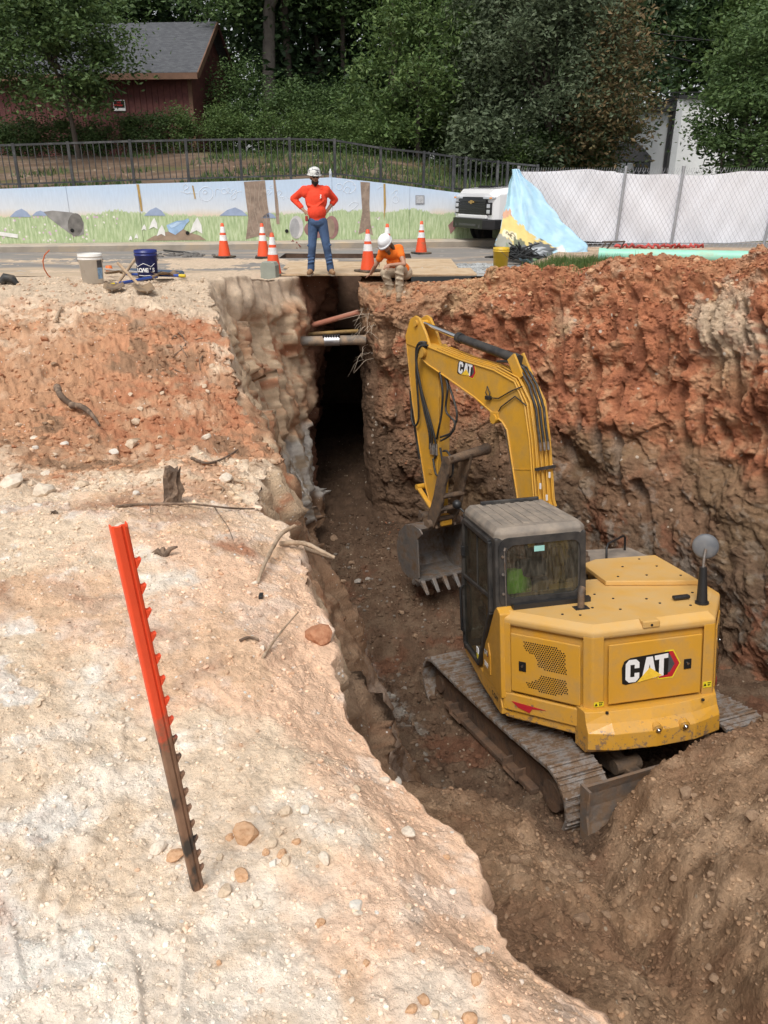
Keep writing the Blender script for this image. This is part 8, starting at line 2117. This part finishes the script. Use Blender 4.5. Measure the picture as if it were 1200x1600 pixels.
for s_ in (-.16, .16):
    mb = MB(); mb.prism([(2.52, 1.60), (2.56, 1.74), (2.68, 1.76), (2.86, 1.70), (2.98, 1.80), (3.02, 1.62), (2.76, 1.64)], 'x', s_ - .02, s_ + .02); bpart(mb, 'bucket_ear', M_DSTL, bucket, .006)

# --- undercarriage, turned a little against the house
TM = Matrix.Rotation(R(10.85), 4, 'Z')
def tpart(mb_, name, m, parent=None, bevel=0):
    o = mb_.build(name, m, parent or EX, bevel)
    if parent is None: o.matrix_local = TM
    return o
mb = MB(); mb.cyl((0, 0, .40), (0, 0, .60), .52, n=32); tpart(mb, 'slew_ring', M_DSTL)
mb = MB(); mb.b2((-.75, -.42, .10), (.75, .42, .42))
for sx in (-1, 1):
    for sy in (-1, 1): bar(mb, (0, 0, .30), (sx * .85, sy * .85, .16), .26, .22)
tpart(mb, 'car_body', M_TFR, None, .02)
YR_, YF_, RR_, ZC_ = -1.24, 1.38, .30, .10
# shoe mesh, shared
mb = MB(); SW = .485
mb.box((0, 0, .016), (SW, .178, .03))
for yy_, hh in ((-.066, .034), (.0, .02), (.062, .026)): mb.box((0, yy_, .02 + hh / 2), (SW - .004, .022, hh * 1.25), taper=(1, .7))
shoe_me = mb.mesh('track_shoe', M_SHOE)
PITCH = .163
LEN = 2 * (YF_ - YR_) + 2 * math.pi * RR_
NS = int(LEN / PITCH); PITCH = LEN / NS
def tpos(s_):
    a = YF_ - YR_; s_ = s_ % LEN
    if s_ < a: return (YR_ + s_, ZC_ + RR_ - .035 * math.sin(math.pi * s_ / a), 0)
    s_ -= a
    if s_ < math.pi * RR_: t = s_ / RR_; return (YF_ + RR_ * math.sin(t), ZC_ + RR_ * math.cos(t), -t)
    s_ -= math.pi * RR_
    if s_ < a: return (YF_ - s_, ZC_ - RR_, -math.pi)
    s_ -= a; t = s_ / RR_
    return (YR_ - RR_ * math.sin(t), ZC_ - RR_ * math.cos(t), -math.pi - t)
for sx in (-1, 1):
    xc = sx * .985
    mb = MB()
    mb.prism([(YR_ - .05, ZC_ - .13), (YR_ + .2, ZC_ - .20), (YF_ - .2, ZC_ - .20), (YF_ + .05, ZC_ - .13), (YF_ + .05, ZC_ + .10), (YF_ - .25, ZC_ + .14), (YR_ + .25, ZC_ + .14), (YR_ - .05, ZC_ + .10)], 'x', xc - .13, xc + .13)
    xo_ = xc + sx * .13
    mb.prism([(YR_ + .30, ZC_ - .10), (YF_ - .28, ZC_ - .10), (YF_ - .28, ZC_ - .16), (YR_ + .30, ZC_ - .16)], 'x', xo_, xo_ + sx * .10)
    # step brackets
    for yb in (-.55, .75):
        mb.prism([(yb - .14, ZC_ - .02), (yb - .14, ZC_ - .15), (yb + .14, ZC_ - .15), (yb + .14, ZC_ - .02), (yb + .12, ZC_ - .02), (yb + .12, ZC_ - .13), (yb - .12, ZC_ - .13), (yb - .12, ZC_ - .02)], 'x', xo_, xo_ + sx * .13)
    tr = tpart(mb, 'track', M_TFR, None, .012)
    for k in range(NS):
        y, z, a = tpos((k + .4) * PITCH)
        o = bpy.data.objects.new('track_shoe', shoe_me); link(o, tr)
        o.location = (xc + random.uniform(-.002, .002), y, z); o.rotation_euler = (a + random.uniform(-.02, .02), 0, 0)
    mb = MB(); mb.cyl((xc - .10, YF_, ZC_), (xc + .10, YF_, ZC_), .25, n=24); mb.cyl((xc - .16, YF_, ZC_), (xc + .16, YF_, ZC_), .11, n=18); tpart(mb, 'idler_wheel', M_TFR, tr, .01)
    mb = MB(); mb.cyl((xc - .10, YR_, ZC_), (xc + .10, YR_, ZC_), .25, n=24); mb.cyl((xc - .19, YR_, ZC_), (xc + .19, YR_, ZC_), .15, n=18); tpart(mb, 'drive_sprocket', M_TFR, tr, .01)
    for k in range(5):
        yk = YR_ + .42 + k * .45
        mb = MB(); mb.cyl((xc - .13, yk, ZC_ - .17), (xc + .13, yk, ZC_ - .17), .085, n=14); tpart(mb, 'roller', M_TFR, tr)
# dozer blade and its arms
mb = MB()
bl = [(-1.69, .46), (-1.655, .36), (-1.64, .22), (-1.66, .06), (-1.71, -.06)]; bl2 = [(-1.725, .46), (-1.69, .36), (-1.675, .22), (-1.695, .06), (-1.74, -.06)]
mb.loft([[(-1.12, *a), (1.12, *a), (1.12, *b), (-1.12, *b)] for a, b in zip(bl, bl2)])
blade = tpart(mb, 'dozer_blade', M_BLADE, None, .004)
for sx in (-1, 1):
    mb = MB(); mb.prism([(-1.66, .47), (-1.80, .46), (-1.76, .2), (-1.80, -.08), (-1.66, -.07)], 'x', sx * 1.12, sx * 1.145); tpart(mb, 'blade_end_plate', M_BLADE, blade, .004)
for x in (-.38, .48):
    mb = MB(); bar(mb, (x, -.35, .16), (x, -1.64, .20), .13, .17); mb.cyl((x - .14, -1.30, .26), (x + .14, -1.30, .26), .07, n=14); mb.cyl((x, -.5, .36), (x, -1.30, .27), .05, n=12); mb.cyl((x - .1, -1.58, .2), (x + .1, -1.58, .2), .09, n=14)
    tpart(mb, 'blade_arm', M_DSTL, None, .012)
# safety vest hung on the seat back
mb = MB()
vx = cx - .19
rings = []
for t in np.linspace(0, 1, 9):
    z = 2.0 - .55 * t; wv = .09 + .07 * math.sin(math.pi * min(1, t * 1.3))
    rings.append([(vx - wv + .02 * math.sin(t * 9), -.31 - .05 * t, z), (vx - wv * .3, -.39 - .03 * math.sin(5 * t), z), (vx + wv * .5, -.38, z), (vx + wv + .05, -.33, z), (vx + wv * .4, -.30, z), (vx - wv * .4, -.295, z)])
mb.smooth = True
mb.loft(rings)
vest = mb.build('safety_vest', mat('lime_fabric', (.32, .72, .04), .8), None, label='lime green safety vest hung over the seat inside the excavator cab', cat='vest')
vest.matrix_world = EX.matrix_world.copy()
